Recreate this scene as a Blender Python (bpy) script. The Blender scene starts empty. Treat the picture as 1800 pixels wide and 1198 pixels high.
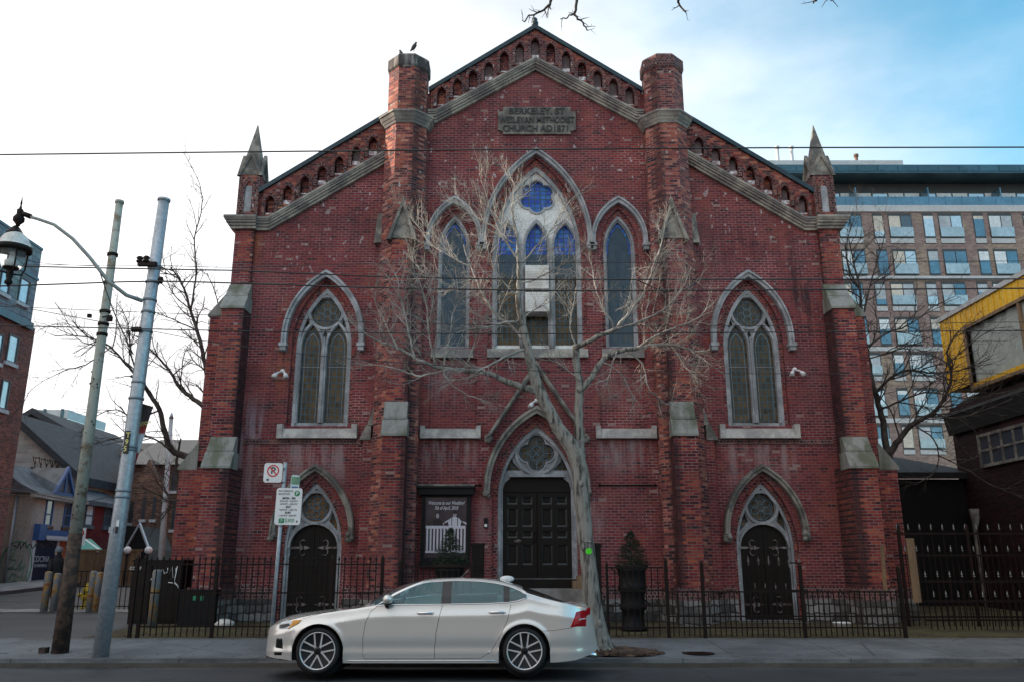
import bpy, math, random
from mathutils import Vector, Matrix
from mathutils.geometry import tessellate_polygon
R = math.radians
sc = bpy.context.scene
COL = sc.collection

# ------------------------------------------------------------------ camera, sky, sun, exposure
F = 1466.0; TILT = R(14.9); EYE = 1.65
cam = bpy.data.cameras.new('camera'); camo = bpy.data.objects.new('camera', cam); COL.objects.link(camo)
camo.location = (0, 0, EYE); camo.rotation_euler = (R(90) + TILT, 0, 0)
cam.sensor_width = 36; cam.lens = F / 1800 * 36; cam.clip_end = 3000; cam.clip_start = 0.05
sc.camera = camo
sc.view_settings.view_transform = 'Standard'; sc.view_settings.look = 'None'
sc.view_settings.gamma = 1; sc.view_settings.use_curve_mapping = False
sc.view_settings.exposure = 1.32
sc.cycles.max_bounces = 6; sc.cycles.transparent_max_bounces = 8
try:
    sc.cycles.use_denoising = True
except Exception:
    pass
SUN_AZ = R(-12); SUN_EL = R(23)           # azimuth measured from -X towards -Y (towards the camera)
to_sun = Vector((-math.cos(SUN_EL) * math.cos(SUN_AZ), -math.cos(SUN_EL) * math.sin(SUN_AZ), math.sin(SUN_EL)))
sl = bpy.data.lights.new('sun', 'SUN'); sl.energy = 3.6; sl.angle = R(1.2); sl.color = (1, .84, .66)
so = bpy.data.objects.new('sun', sl); COL.objects.link(so); so.location = (-30, -10, 40)
so.rotation_euler = to_sun.to_track_quat('Z', 'Y').to_euler()

def build_world():
    w = bpy.data.worlds.new('World'); sc.world = w; w.use_nodes = True
    nt = w.node_tree; nt.nodes.clear(); L = nt.links
    n = nt.nodes.new
    out = n('ShaderNodeOutputWorld'); bg = n('ShaderNodeBackground'); bg.inputs['Strength'].default_value = 0.10
    sky = n('ShaderNodeTexSky'); sky.sky_type = 'NISHITA'; sky.sun_disc = False
    sky.sun_elevation = SUN_EL; sky.sun_rotation = math.atan2(to_sun.x, to_sun.y)
    sky.air_density = 1.0; sky.dust_density = 1.4; sky.ozone_density = 2.0
    tc = n('ShaderNodeTexCoord'); sep = n('ShaderNodeSeparateXYZ'); L.new(tc.outputs['Generated'], sep.inputs[0])
    mp = n('ShaderNodeMapping'); mp.inputs['Scale'].default_value = (1, 1, 2.2); L.new(tc.outputs['Generated'], mp.inputs[0])
    nz = n('ShaderNodeTexNoise'); nz.inputs['Scale'].default_value = 2.3; nz.inputs['Detail'].default_value = 7
    nz.inputs['Roughness'].default_value = .55; L.new(mp.outputs[0], nz.inputs['Vector'])
    def m(op, a, b=None, c=None):
        k = n('ShaderNodeMath'); k.operation = op
        for i, v in enumerate((a, b, c)):
            if v is None: continue
            if isinstance(v, (int, float)): k.inputs[i].default_value = v
            else: L.new(v, k.inputs[i])
        return k.outputs[0]
    # cloud cover: thick towards the sun's side (west), thinning out to blue in the east, thicker at the horizon
    side = m('MULTIPLY', sep.outputs['X'], -1.25)
    hor = m('MULTIPLY', m('POWER', m('SUBTRACT', 1.0, m('ABSOLUTE', sep.outputs['Z'])), 4.0), .75)
    cov = m('ADD', m('ADD', side, hor), m('MULTIPLY', m('SUBTRACT', nz.outputs['Fac'], .5), 1.5))
    mr = n('ShaderNodeMapRange'); mr.interpolation_type = 'SMOOTHSTEP'
    mr.inputs['From Min'].default_value = -.98; mr.inputs['From Max'].default_value = .62; L.new(cov, mr.inputs['Value'])
    shade = n('ShaderNodeMapRange'); shade.inputs['From Min'].default_value = .35; shade.inputs['From Max'].default_value = .62
    shade.inputs['To Min'].default_value = 4.4; shade.inputs['To Max'].default_value = 6.4
    nz2 = n('ShaderNodeTexNoise'); nz2.inputs['Scale'].default_value = 3.1; nz2.inputs['Detail'].default_value = 6
    L.new(mp.outputs[0], nz2.inputs['Vector']); L.new(nz2.outputs['Fac'], shade.inputs['Value'])
    cc = n('ShaderNodeVectorMath'); cc.operation = 'SCALE'; cc.inputs[0].default_value = (1.0, .985, .99); L.new(shade.outputs[0], cc.inputs['Scale'])
    tint = n('ShaderNodeVectorMath'); tint.operation = 'MULTIPLY'; tint.inputs[1].default_value = (.76, 1.42, 1.30); L.new(sky.outputs[0], tint.inputs[0])
    mix = n('ShaderNodeMixRGB'); L.new(mr.outputs[0], mix.inputs[0]); L.new(tint.outputs[0], mix.inputs[1]); L.new(cc.outputs[0], mix.inputs[2])
    L.new(mix.outputs[0], bg.inputs['Color']); L.new(bg.outputs[0], out.inputs[0])
build_world()

# ------------------------------------------------------------------ helpers
def at(px, py, Y):
    """world (x, z) of a spot of the photograph that lies Y metres ahead of the camera"""
    u = (px - 900) / F; v = (599 - py) / F
    t = Y / (math.cos(TILT) - v * math.sin(TILT))
    return u * t, EYE + (math.sin(TILT) + v * math.cos(TILT)) * t
def pt(px, py, Y):
    x, z = at(px, py, Y); return Vector((x, Y, z))

def tag(o, label=None, cat=None, group=None, kind=None):
    if label: o['label'] = label
    if cat: o['category'] = cat
    if group: o['group'] = group
    if kind: o['kind'] = kind
    return o
def thing(name, label, cat, loc=(0, 0, 0), group=None):
    o = bpy.data.objects.new(name, None); COL.objects.link(o); o.location = loc
    o.empty_display_size = .2
    tag(o, label, cat, group); return o
def base_of(o):
    while o.parent: o = o.parent
    return o
def adopt(o, parent):
    o.parent = parent
    if parent.parent is None and parent.type == 'EMPTY':
        o.matrix_parent_inverse = Matrix.Translation(-Vector(parent.location))
    elif parent.parent is None:
        o.matrix_parent_inverse = Matrix.Translation(-Vector(parent.location))
def dup(o, parent=None):
    c = o.copy(); COL.objects.link(c)
    if parent: c.parent = parent
    for ch in list(o.children): dup(ch, c)
    return c

class MB:
    def __init__(s): s.v = []; s.f = []; s.m = []; s.sm = []; s.cur = 0; s.smooth = False; s.ends = []
    def mat(s, i): s.cur = i; return s
    def add(s, vs, fs, smooth=None):
        b = len(s.v); s.ends.append((b, len(s.f))); s.v += [tuple(p) for p in vs]
        sm = s.smooth if smooth is None else smooth
        for f in fs: s.f.append(tuple(i + b for i in f)); s.m.append(s.cur); s.sm.append(sm)
        return s
    def box(s, x0, x1, y0, y1, z0, z1):
        return s.add([(x0, y0, z0), (x1, y0, z0), (x1, y1, z0), (x0, y1, z0), (x0, y0, z1), (x1, y0, z1), (x1, y1, z1), (x0, y1, z1)],
                     [(0, 3, 2, 1), (4, 5, 6, 7), (0, 1, 5, 4), (1, 2, 6, 5), (2, 3, 7, 6), (3, 0, 4, 7)])
    def hexa(s, lo, hi):
        """lo, hi: four points each, same winding (counter-clockwise seen from above)"""
        return s.add(list(lo) + list(hi), [(0, 3, 2, 1), (4, 5, 6, 7), (0, 1, 5, 4), (1, 2, 6, 5), (2, 3, 7, 6), (3, 0, 4, 7)])
    def quad(s, a, b, c, d): return s.add([a, b, c, d], [(0, 1, 2, 3)])
    def prism_y(s, poly, y0, y1):
        """poly of (x,z), extruded along Y"""
        n = len(poly); vs = [(x, y0, z) for x, z in poly] + [(x, y1, z) for x, z in poly]
        tri = tessellate_polygon([[Vector((x, z, 0)) for x, z in poly]])
        fs = [tuple(t) for t in tri] + [tuple(i + n for i in reversed(t)) for t in tri]
        fs += [(i, (i + 1) % n, (i + 1) % n + n, i + n) for i in range(n)]
        return s.add(vs, fs)
    def prism_x(s, poly, x0, x1):
        n = len(poly); vs = [(x0, y, z) for y, z in poly] + [(x1, y, z) for y, z in poly]
        tri = tessellate_polygon([[Vector((x, z, 0)) for x, z in poly]])
        fs = [tuple(t) for t in tri] + [tuple(i + n for i in reversed(t)) for t in tri]
        fs += [(i, (i + 1) % n, (i + 1) % n + n, i + n) for i in range(n)]
        return s.add(vs, fs)
    def prism_z(s, poly, z0, z1, cap=True, scale_top=1, c=None):
        n = len(poly)
        if c is None: c = (sum(p[0] for p in poly) / n, sum(p[1] for p in poly) / n)
        top = [(c[0] + (x - c[0]) * scale_top, c[1] + (y - c[1]) * scale_top) for x, y in poly]
        vs = [(x, y, z0) for x, y in poly] + [(x, y, z1) for x, y in top]
        fs = [(i, (i + 1) % n, (i + 1) % n + n, i + n) for i in range(n)]
        if cap: fs += [tuple(range(n - 1, -1, -1)), tuple(range(n, 2 * n))]
        return s.add(vs, fs)
    def plate(s, outer, holes, y0, y1, back=False, rim=True):
        """flat plate in the XZ plane: front at y0 (towards the camera), reveals running back to y1"""
        loops = [outer] + holes
        pts = [Vector((x, z, 0)) for l in loops for x, z in l]
        tri = tessellate_polygon([[Vector((x, z, 0)) for x, z in l] for l in loops])
        fs = []
        for t in tri:
            a, b, c = (pts[i] for i in t)
            cr = (b - a).cross(c - a).z
            if abs(cr) < 1e-9: continue
            fs.append(tuple(t) if cr > 0 else tuple(reversed(t)))
        s.add([(p.x, y0, p.y) for p in pts], fs)
        if back: s.add([(p.x, y1, p.y) for p in pts], [tuple(reversed(f)) for f in fs])
        for k, l in enumerate(loops):
            if k == 0 and not rim: continue
            n = len(l); s.add([(x, y0, z) for x, z in l] + [(x, y1, z) for x, z in l],
                              [(i, (i + 1) % n, (i + 1) % n + n, i + n) for i in range(n)])
        return s
    def ribbon(s, inner, outer, y0, y1):
        """solid band between two open polylines of equal length in XZ, from y0 to y1"""
        n = len(inner)
        vs = [(x, y0, z) for x, z in inner] + [(x, y0, z) for x, z in outer] + [(x, y1, z) for x, z in inner] + [(x, y1, z) for x, z in outer]
        fs = []
        for i in range(n - 1):
            fs += [(i, i + 1, n + i + 1, n + i), (2 * n + i, 3 * n + i, 3 * n + i + 1, 2 * n + i + 1),
                   (i, 2 * n + i, 2 * n + i + 1, i + 1), (n + i, n + i + 1, 3 * n + i + 1, 3 * n + i)]
        fs += [(0, n, 3 * n, 2 * n), (n - 1, 3 * n - 1, 4 * n - 1, 2 * n - 1)]
        return s.add(vs, fs)
    def tube(s, pts, rad, n=6, cap=True, smooth=True):
        pts = [Vector(p) for p in pts]
        if isinstance(rad, (int, float)): rad = [rad] * len(pts)
        vs = []; fs = []; prev = None
        for i, p in enumerate(pts):
            t = (pts[min(i + 1, len(pts) - 1)] - pts[max(i - 1, 0)])
            t = t.normalized() if t.length > 1e-9 else Vector((0, 0, 1))
            if prev is None:
                ref = Vector((0, 0, 1)) if abs(t.z) < .9 else Vector((0, 1, 0))
                a = t.cross(ref).normalized()
            else:
                a = prev - t * prev.dot(t)
                a = a.normalized() if a.length > 1e-6 else t.orthogonal().normalized()
            prev = a; b = t.cross(a)
            for k in range(n):
                an = 2 * math.pi * k / n
                vs.append(p + (a * math.cos(an) + b * math.sin(an)) * rad[i])
        for i in range(len(pts) - 1):
            for k in range(n):
                k2 = (k + 1) % n
                fs.append((i * n + k, i * n + k2, (i + 1) * n + k2, (i + 1) * n + k))
        if cap: fs += [tuple(range(n - 1, -1, -1)), tuple(range((len(pts) - 1) * n, len(pts) * n))]
        return s.add(vs, fs, smooth)
    def lathe(s, prof, c, n=20, axis='z', smooth=True, a0=0.0):
        """prof of (radius, height) from bottom to top round the axis through c"""
        vs = []; fs = []
        for r, h in prof:
            for k in range(n):
                an = a0 + 2 * math.pi * k / n; x = r * math.cos(an); y = r * math.sin(an)
                vs.append({'z': (c[0] + x, c[1] + y, c[2] + h), 'y': (c[0] + y, c[1] + h, c[2] + x), 'x': (c[0] + h, c[1] + x, c[2] + y)}[axis])
        m = len(prof)
        for i in range(m - 1):
            for k in range(n):
                k2 = (k + 1) % n
                fs.append((i * n + k, i * n + k2, (i + 1) * n + k2, (i + 1) * n + k))
        fs += [tuple(range(n - 1, -1, -1)), tuple(range((m - 1) * n, m * n))]
        return s.add(vs, fs, smooth)
    def ball(s, c, r, n=10, sq=(1, 1, 1), smooth=True):
        vs = []; fs = []; m = n // 2 + 1
        for i in range(m + 1):
            ph = math.pi * i / m
            for k in range(n):
                a = 2 * math.pi * k / n
                vs.append((c[0] + r * sq[0] * math.sin(ph) * math.cos(a), c[1] + r * sq[1] * math.sin(ph) * math.sin(a), c[2] + r * sq[2] * math.cos(ph)))
        for i in range(m):
            for k in range(n):
                k2 = (k + 1) % n
                fs.append((i * n + k, (i + 1) * n + k, (i + 1) * n + k2, i * n + k2))
        return s.add(vs, fs, smooth)
    def build_each(s, name, mats, parent=None):
        """one object for every separate piece that was added"""
        ends = s.ends + [(len(s.v), len(s.f))]; out = []
        for (v0, f0), (v1, f1) in zip(ends[:-1], ends[1:]):
            if v1 == v0: continue
            q = MB(); q.v = s.v[v0:v1]; q.f = [tuple(i - v0 for i in f) for f in s.f[f0:f1]]; q.m = s.m[f0:f1]; q.sm = s.sm[f0:f1]
            out.append(q.build(name, mats, parent))
        return out
    def build(s, name, mats, parent=None):
        me = bpy.data.meshes.new(name); me.from_pydata(s.v, [], s.f)
        if not isinstance(mats, (list, tuple)): mats = [mats]
        for m in mats: me.materials.append(m)
        me.polygons.foreach_set('material_index', s.m); me.polygons.foreach_set('use_smooth', s.sm)
        me.update()
        o = bpy.data.objects.new(name, me); COL.objects.link(o)
        if parent is not None: adopt(o, parent)
        return o

def arch(cx, w, zb, zs, za, n=10):
    """closed outline of a pointed opening: half-width w, base zb, springing zs, apex za"""
    h = za - zs; Rr = (w * w + h * h) / (2 * w); out = [(cx - w, zb), (cx + w, zb)]
    a1 = math.atan2(h, Rr - w)
    rt = [(cx + w - Rr + Rr * math.cos(a1 * i / n), zs + Rr * math.sin(a1 * i / n)) for i in range(n + 1)]
    lt = [(2 * cx - x, z) for x, z in reversed(rt[:-1])]
    return out + rt + lt
def arch_line(cx, w, zb, zs, za, n=10):
    a = arch(cx, w, zb, zs, za, n); return a[1:] + a[:1]
def circle(cx, cz, r, n=24): return [(cx + r * math.cos(2 * math.pi * i / n), cz + r * math.sin(2 * math.pi * i / n)) for i in range(n)]
def foil(cx, cz, dist, r, lobes, rot=0, n=8):
    """outline of a multifoil"""
    out = []; half = math.pi / lobes; q = r * r - (dist * math.sin(half)) ** 2
    t = dist * math.cos(half) + math.sqrt(max(q, 0)); span = math.atan2(t * math.sin(half), t * math.cos(half) - dist)
    for k in range(lobes):
        a = rot + 2 * math.pi * k / lobes; c = (cx + dist * math.cos(a), cz + dist * math.sin(a))
        out += [(c[0] + r * math.cos(a - span + 2 * span * i / n), c[1] + r * math.sin(a - span + 2 * span * i / n)) for i in range(n)]
    return out
def resample(line, step):
    L = [0]
    for a, b in zip(line, line[1:]): L.append(L[-1] + math.hypot(b[0] - a[0], b[1] - a[1]))
    n = max(2, round(L[-1] / step)); out = []; j = 0
    for i in range(n + 1):
        d = L[-1] * i / n
        while j < len(L) - 2 and L[j + 1] < d: j += 1
        t = (d - L[j]) / max(L[j + 1] - L[j], 1e-9); out.append((line[j][0] + (line[j + 1][0] - line[j][0]) * t, line[j][1] + (line[j + 1][1] - line[j][1]) * t))
    return out
def voussoirs(m, inner, outer, y0, y1, step=.085, gap=.10, seed=1, pdark=.4):
    """separate wedge bricks set round an arch; material slot 1 is the sooty brick"""
    rnd = random.Random(seed); n = len(resample(outer, step)) - 1
    def even(l):
        s = sum(math.hypot(b[0] - a[0], b[1] - a[1]) for a, b in zip(l, l[1:])); return resample(l, s / n)
    a, b = even(inner), even(outer); k = min(len(a), len(b)) - 1
    for i in range(k):
        g = gap / 2; lerp = lambda p, q, t: (p[0] + (q[0] - p[0]) * t, p[1] + (q[1] - p[1]) * t)
        p = [lerp(a[i], a[i + 1], g), lerp(a[i], a[i + 1], 1 - g), lerp(b[i], b[i + 1], 1 - g), lerp(b[i], b[i + 1], g)]
        yo = y0 + rnd.uniform(-.004, .004); m.mat(1 if rnd.random() < pdark else 0)
        m.hexa([(x, y1, z) for x, z in p], [(x, yo, z) for x, z in p])
    m.mat(0)
def rect(x0, x1, z0, z1): return [(x0, z0), (x1, z0), (x1, z1), (x0, z1)]

def text(body, size, loc, mat, parent, name='lettering', ext=.002, rot=(R(90), 0, 0), align='CENTER', shear=0, sx=1, bold=0, sp=1):
    c = bpy.data.curves.new(name, 'FONT'); c.body = body; c.size = size; c.extrude = ext; c.align_x = align; c.align_y = 'CENTER'
    c.shear = shear; c.offset = bold; c.space_character = sp; c.resolution_u = 3
    o = bpy.data.objects.new(name, c); COL.objects.link(o); o.location = loc; o.rotation_euler = rot; o.scale = (sx, 1, 1)
    c.materials.append(mat)
    bpy.context.view_layer.update()
    me = bpy.data.meshes.new_from_object(o.evaluated_get(bpy.context.evaluated_depsgraph_get()))
    mw = o.matrix_world.copy(); bpy.data.objects.remove(o); bpy.data.curves.remove(c)
    me.transform(mw); me.name = name
    if not me.materials: me.materials.append(mat)
    o = bpy.data.objects.new(name, me); COL.objects.link(o)
    if parent is not None: adopt(o, parent)
    return o
# ------------------------------------------------------------------ materials
class NT:
    def __init__(s, name):
        s.m = bpy.data.materials.new(name); s.m.use_nodes = True; s.t = s.m.node_tree; s.L = s.t.links
        s.b = s.t.nodes['Principled BSDF']; s.out = s.t.nodes['Material Output']
    def n(s, t): return s.t.nodes.new(t)
    def put(s, v, sock):
        if isinstance(v, (int, float)): sock.default_value = v
        elif isinstance(v, (tuple, list)):
            sock.default_value = tuple(v) + ((1,) if len(v) == 3 and len(sock.default_value) == 4 else ())
        else: s.L.new(v, sock)
    def math(s, op, a, b=None, c=None, clamp=False):
        k = s.n('ShaderNodeMath'); k.operation = op; k.use_clamp = clamp
        for i, v in enumerate((a, b, c)):
            if v is not None: s.put(v, k.inputs[i])
        return k.outputs[0]
    def pos(s): 
        if not hasattr(s, '_g'): s._g = s.n('ShaderNodeNewGeometry')
        return s._g.outputs['Position']
    def nor(s): s.pos(); return s._g.outputs['True Normal']
    def objc(s): return s.n('ShaderNodeTexCoord').outputs['Object']
    def map(s, vec, scale=(1, 1, 1), loc=(0, 0, 0), rot=(0, 0, 0)):
        k = s.n('ShaderNodeMapping'); s.put(vec, k.inputs[0]); k.inputs['Scale'].default_value = scale; k.inputs['Location'].default_value = loc
        k.inputs['Rotation'].default_value = rot
        return k.outputs[0]
    def noise(s, scale, detail=4, rough=.55, vec=None):
        k = s.n('ShaderNodeTexNoise'); k.inputs['Scale'].default_value = scale; k.inputs['Detail'].default_value = detail; k.inputs['Roughness'].default_value = rough
        s.put(vec if vec is not None else s.pos(), k.inputs['Vector']); return k.outputs['Fac']
    def step(s, v, a, b, lo=0., hi=1.):
        k = s.n('ShaderNodeMapRange'); k.interpolation_type = 'SMOOTHSTEP'; s.put(v, k.inputs['Value'])
        k.inputs['From Min'].default_value = a; k.inputs['From Max'].default_value = b; k.inputs['To Min'].default_value = lo; k.inputs['To Max'].default_value = hi
        return k.outputs[0]
    def mix(s, f, a, b, mode='MIX'):
        k = s.n('ShaderNodeMixRGB'); k.blend_type = mode; s.put(f, k.inputs[0]); s.put(a, k.inputs[1]); s.put(b, k.inputs[2]); return k.outputs[0]
    def ramp(s, f, stops, interp='LINEAR'):
        k = s.n('ShaderNodeValToRGB'); k.color_ramp.interpolation = interp; e = k.color_ramp.elements
        while len(e) < len(stops): e.new(.5)
        for i, (p, c) in enumerate(stops): e[i].position = p; e[i].color = tuple(c) + (1,)
        s.put(f, k.inputs[0]); return k.outputs[0]
    def sep(s, v):
        k = s.n('ShaderNodeSeparateXYZ'); s.put(v, k.inputs[0]); return k.outputs
    def comb(s, x, y, z):
        k = s.n('ShaderNodeCombineXYZ'); s.put(x, k.inputs[0]); s.put(y, k.inputs[1]); s.put(z, k.inputs[2]); return k.outputs[0]
    def bump(s, h, strength=.4, dist=.01):
        k = s.n('ShaderNodeBump'); k.inputs['Strength'].default_value = strength; k.inputs['Distance'].default_value = dist
        s.put(h, k.inputs['Height']); s.L.new(k.outputs[0], s.b.inputs['Normal'])
    def set(s, col=None, rough=None, metal=None, spec=None):
        if col is not None: s.put(col, s.b.inputs['Base Color'])
        if rough is not None: s.put(rough, s.b.inputs['Roughness'])
        if metal is not None: s.put(metal, s.b.inputs['Metallic'])
        if spec is not None: s.put(spec, s.b.inputs['Specular IOR Level'])
        return s.m
    def wall_uv(s):
        """u along a vertical face (any heading), v = height"""
        N = s.sep(s.nor()); P = s.sep(s.pos())
        u = s.math('SUBTRACT', s.math('MULTIPLY', P[1], N[0]), s.math('MULTIPLY', P[0], N[1]))
        return s.comb(u, P[2], 0.0)

def plain(name, c, rough=.6, metal=0, vary=.25, scale=4, bump=0, spec=None, c2=None, lo=.42, hi=.62, streak=False, bscale=None, bdist=.01):
    t = NT(name); v = t.map(t.pos(), (1, 1, .18)) if streak else t.pos()
    f = t.noise(scale, 6, .6, v)
    c2 = c2 or tuple(x * (1 - vary) for x in c)
    col = t.mix(t.step(f, lo, hi), c2, c)
    fine = t.noise(scale * 9, 3)
    col = t.mix(.5, col, t.ramp(fine, [(.3, (.62,) * 3), (.7, (1.15,) * 3)]), 'MULTIPLY') if vary > 0 else col
    t.set(col, rough, metal, spec)
    if bump: t.bump(t.noise(bscale or scale * 6, 5, .6, v), bump, bdist)
    return t.m

def brick(name, stops, mortar=(.17, .115, .115), grime=.55, stains_and_sun=(), bw=.22, rh=.072, ms=.009, tone=(0, 1), quoin=None, spots=True, orange=0.0):
    t = NT(name); uv = t.wall_uv()
    b = t.n('ShaderNodeTexBrick'); t.put(uv, b.inputs['Vector'])
    for k, v in (('Color1', (0, 0, 0, 1)), ('Color2', (1, 1, 1, 1)), ('Mortar', (.5, .5, .5, 1))): b.inputs[k].default_value = v
    for k, v in (('Scale', 1), ('Mortar Size', ms), ('Mortar Smooth', .3), ('Bias', 0), ('Brick Width', bw), ('Row Height', rh)): b.inputs[k].default_value = v
    P = t.sep(t.pos())
    big = t.noise(.55, 5, .6); mid = t.noise(2.4, 5, .65)
    val = t.math('ADD', b.outputs['Color'], t.math('MULTIPLY', t.math('SUBTRACT', mid, .5), 1.1))
    col = t.ramp(t.math('MULTIPLY_ADD', val, tone[1], tone[0], clamp=True), stops)
    # soft patches of grime and of cleaner, redder brick
    col = t.mix(t.step(big, .44, .70, 0, grime * .8), col, t.mix(.6, col, (.034, .018, .024)))
    if orange: col = t.mix(t.step(t.noise(1.1, 4, .6, t.map(t.pos(), (1, 1, 1), (7, 3, 1))), .5, .68, 0, orange), col, t.mix(.6, col, (.40, .105, .045)))
    # runs of courses from different firings, and broad warmer or pinker areas
    band = t.noise(1.0, 4, .6, t.map(t.pos(), (.22, .22, 3.2), (4, 1, 9)))
    col = t.mix(t.step(band, .52, .64, 0, .42), col, t.mix(.6, col, (.05, .022, .03)))
    hue = t.noise(.30, 4, .6, t.map(t.pos(), (1, 1, 1), (11, 5, 2)))
    col = t.mix(t.step(hue, .47, .62, 0, .6), col, t.mix(1.0, col, (1.35, 1.45, 1.12), 'MULTIPLY'))
    col = t.mix(t.step(hue, .50, .36, 0, .5), col, t.mix(.35, col, (.30, .13, .135)))
    # odd bricks replaced in paler or buff clay
    wn = t.n('ShaderNodeTexWhiteNoise'); wn.noise_dimensions = '2D'
    us = t.sep(uv); row = t.math('FLOOR', t.math('DIVIDE', us[1], rh))
    sh = t.math('MULTIPLY', t.math('MODULO', row, 2.0), .5)
    colm = t.math('FLOOR', t.math('ADD', t.math('DIVIDE', us[0], bw), sh))
    t.put(t.comb(colm, row, 0.0), wn.inputs['Vector'])
    if spots:
        col = t.mix(t.step(wn.outputs['Value'], .9895, .991, 0, .75), col, (.36, .25, .22))
        col = t.mix(t.step(wn.outputs['Value'], .012, .010, 0, .8), col, (.032, .020, .024))
        chip = t.noise(3.4, 2, .4, t.map(t.pos(), (1, 1, .7)))
        hi_ = t.step(P[2], 6.5, 11.5, .12, 1)
        col = t.mix(t.math('MULTIPLY', hi_, t.step(chip, .725, .735, 0, .7)), col, (.46, .42, .42))
        sm_ = t.noise(9.0, 1, .3, t.map(t.pos(), (1, 1, .6))); col = t.mix(t.math('MULTIPLY', hi_, t.step(sm_, .742, .752, 0, .75)), col, (.55, .52, .53))
    fine = t.noise(38, 3)
    col = t.mix(.75, col, t.ramp(fine, [(.25, (.45,) * 3), (.75, (1.35,) * 3)]), 'MULTIPLY')
    mor = t.mix(t.step(t.noise(.9, 4), .42, .6), mortar, tuple(x * 1.45 for x in mortar))
    mor = t.mix(t.step(t.noise(.7, 5, .65, t.map(t.pos(), (1, 1, 1), (3, 9, 5))), .56, .66, 0, .8), mor, tuple(min(.6, x * 2.5) for x in mortar))
    col = t.mix(b.outputs['Fac'], col, mor)
    if quoin:      # sooty courses bonded in near an edge, in stepped lengths
        x0, w, strength = quoin
        d = t.math('ABSOLUTE', t.math('SUBTRACT', t.math('ABSOLUTE', t.math('SUBTRACT', P[0], .68)), x0))
        jag = t.math('MULTIPLY', t.math('MODULO', row, 2.0), w * .45)
        k = t.step(t.math('ADD', d, jag), w, w * .7, 0, strength)
        k = t.math('MULTIPLY', k, t.step(mid, .30, .5, .6, 1))
        col = t.mix(k, col, t.mix(.86, col, (.020, .014, .018)))
    for (x0, x1, z0, z1, c, st) in stains_and_sun:
        strk = t.noise(1, 5, .6, t.map(t.pos(), (7, 7, .9)))
        mx = t.math('MULTIPLY', t.step(P[0], x0 - .12, x0 + .12), t.step(P[0], x1 + .12, x1 - .12))
        mz = t.math('MULTIPLY', t.step(P[2], z0 - .02, z0 + (z1 - z0) * .75), t.step(P[2], z1 + .02, z1 - (.04 if z1 - z0 < 3 else 1.6)))
        col = t.mix(t.math('MULTIPLY', t.math('MULTIPLY', mx, mz), t.step(strk, .38, .66, 0, st)), col, c)
    t.set(col, t.step(mid, .3, .7, .78, .92), spec=.25)
    h = t.math('ADD', t.math('MULTIPLY', b.outputs['Fac'], -1.0), t.math('MULTIPLY', fine, .6))
    t.bump(h, .75, .009)
    return t.m

def leaded(name, stops, lead=(.045, .085, .105), w=.13, h=.17, rough=.12, scale=1.0, mott=3.0):
    t = NT(name); P = t.sep(t.pos()); uv = t.comb(P[0], P[2], 0.0)
    b = t.n('ShaderNodeTexBrick'); b.offset = 0; t.put(uv, b.inputs['Vector'])
    for k, v in (('Color1', (0, 0, 0, 1)), ('Color2', (1, 1, 1, 1)), ('Mortar', (0, 0, 0, 1))): b.inputs[k].default_value = v
    for k, v in (('Scale', 1), ('Mortar Size', .014), ('Mortar Smooth', .1), ('Bias', 0), ('Brick Width', w), ('Row Height', h)): b.inputs[k].default_value = v
    v = t.math('ADD', t.math('MULTIPLY', b.outputs['Color'], .30), t.math('MULTIPLY', t.noise(mott, 4, .6, t.map(t.pos(), (1, 1, .8))), .72))
    col = t.ramp(v, stops)
    col = t.mix(b.outputs['Fac'], col, lead)
    t.set(col, t.mix(b.outputs['Fac'], (rough,) * 3, (.5,) * 3), spec=.22)
    wob = t.noise(2.5, 2, .5, t.comb(t.math('FLOOR', t.math('DIVIDE', P[0], w)), t.math('FLOOR', t.math('DIVIDE', P[2], h)), 0.0))
    t.bump(t.math('ADD', t.math('MULTIPLY', t.noise(5, 2), 1.0), t.math('MULTIPLY', wob, 1.6)), .55, .04)
    return t.m

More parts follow.
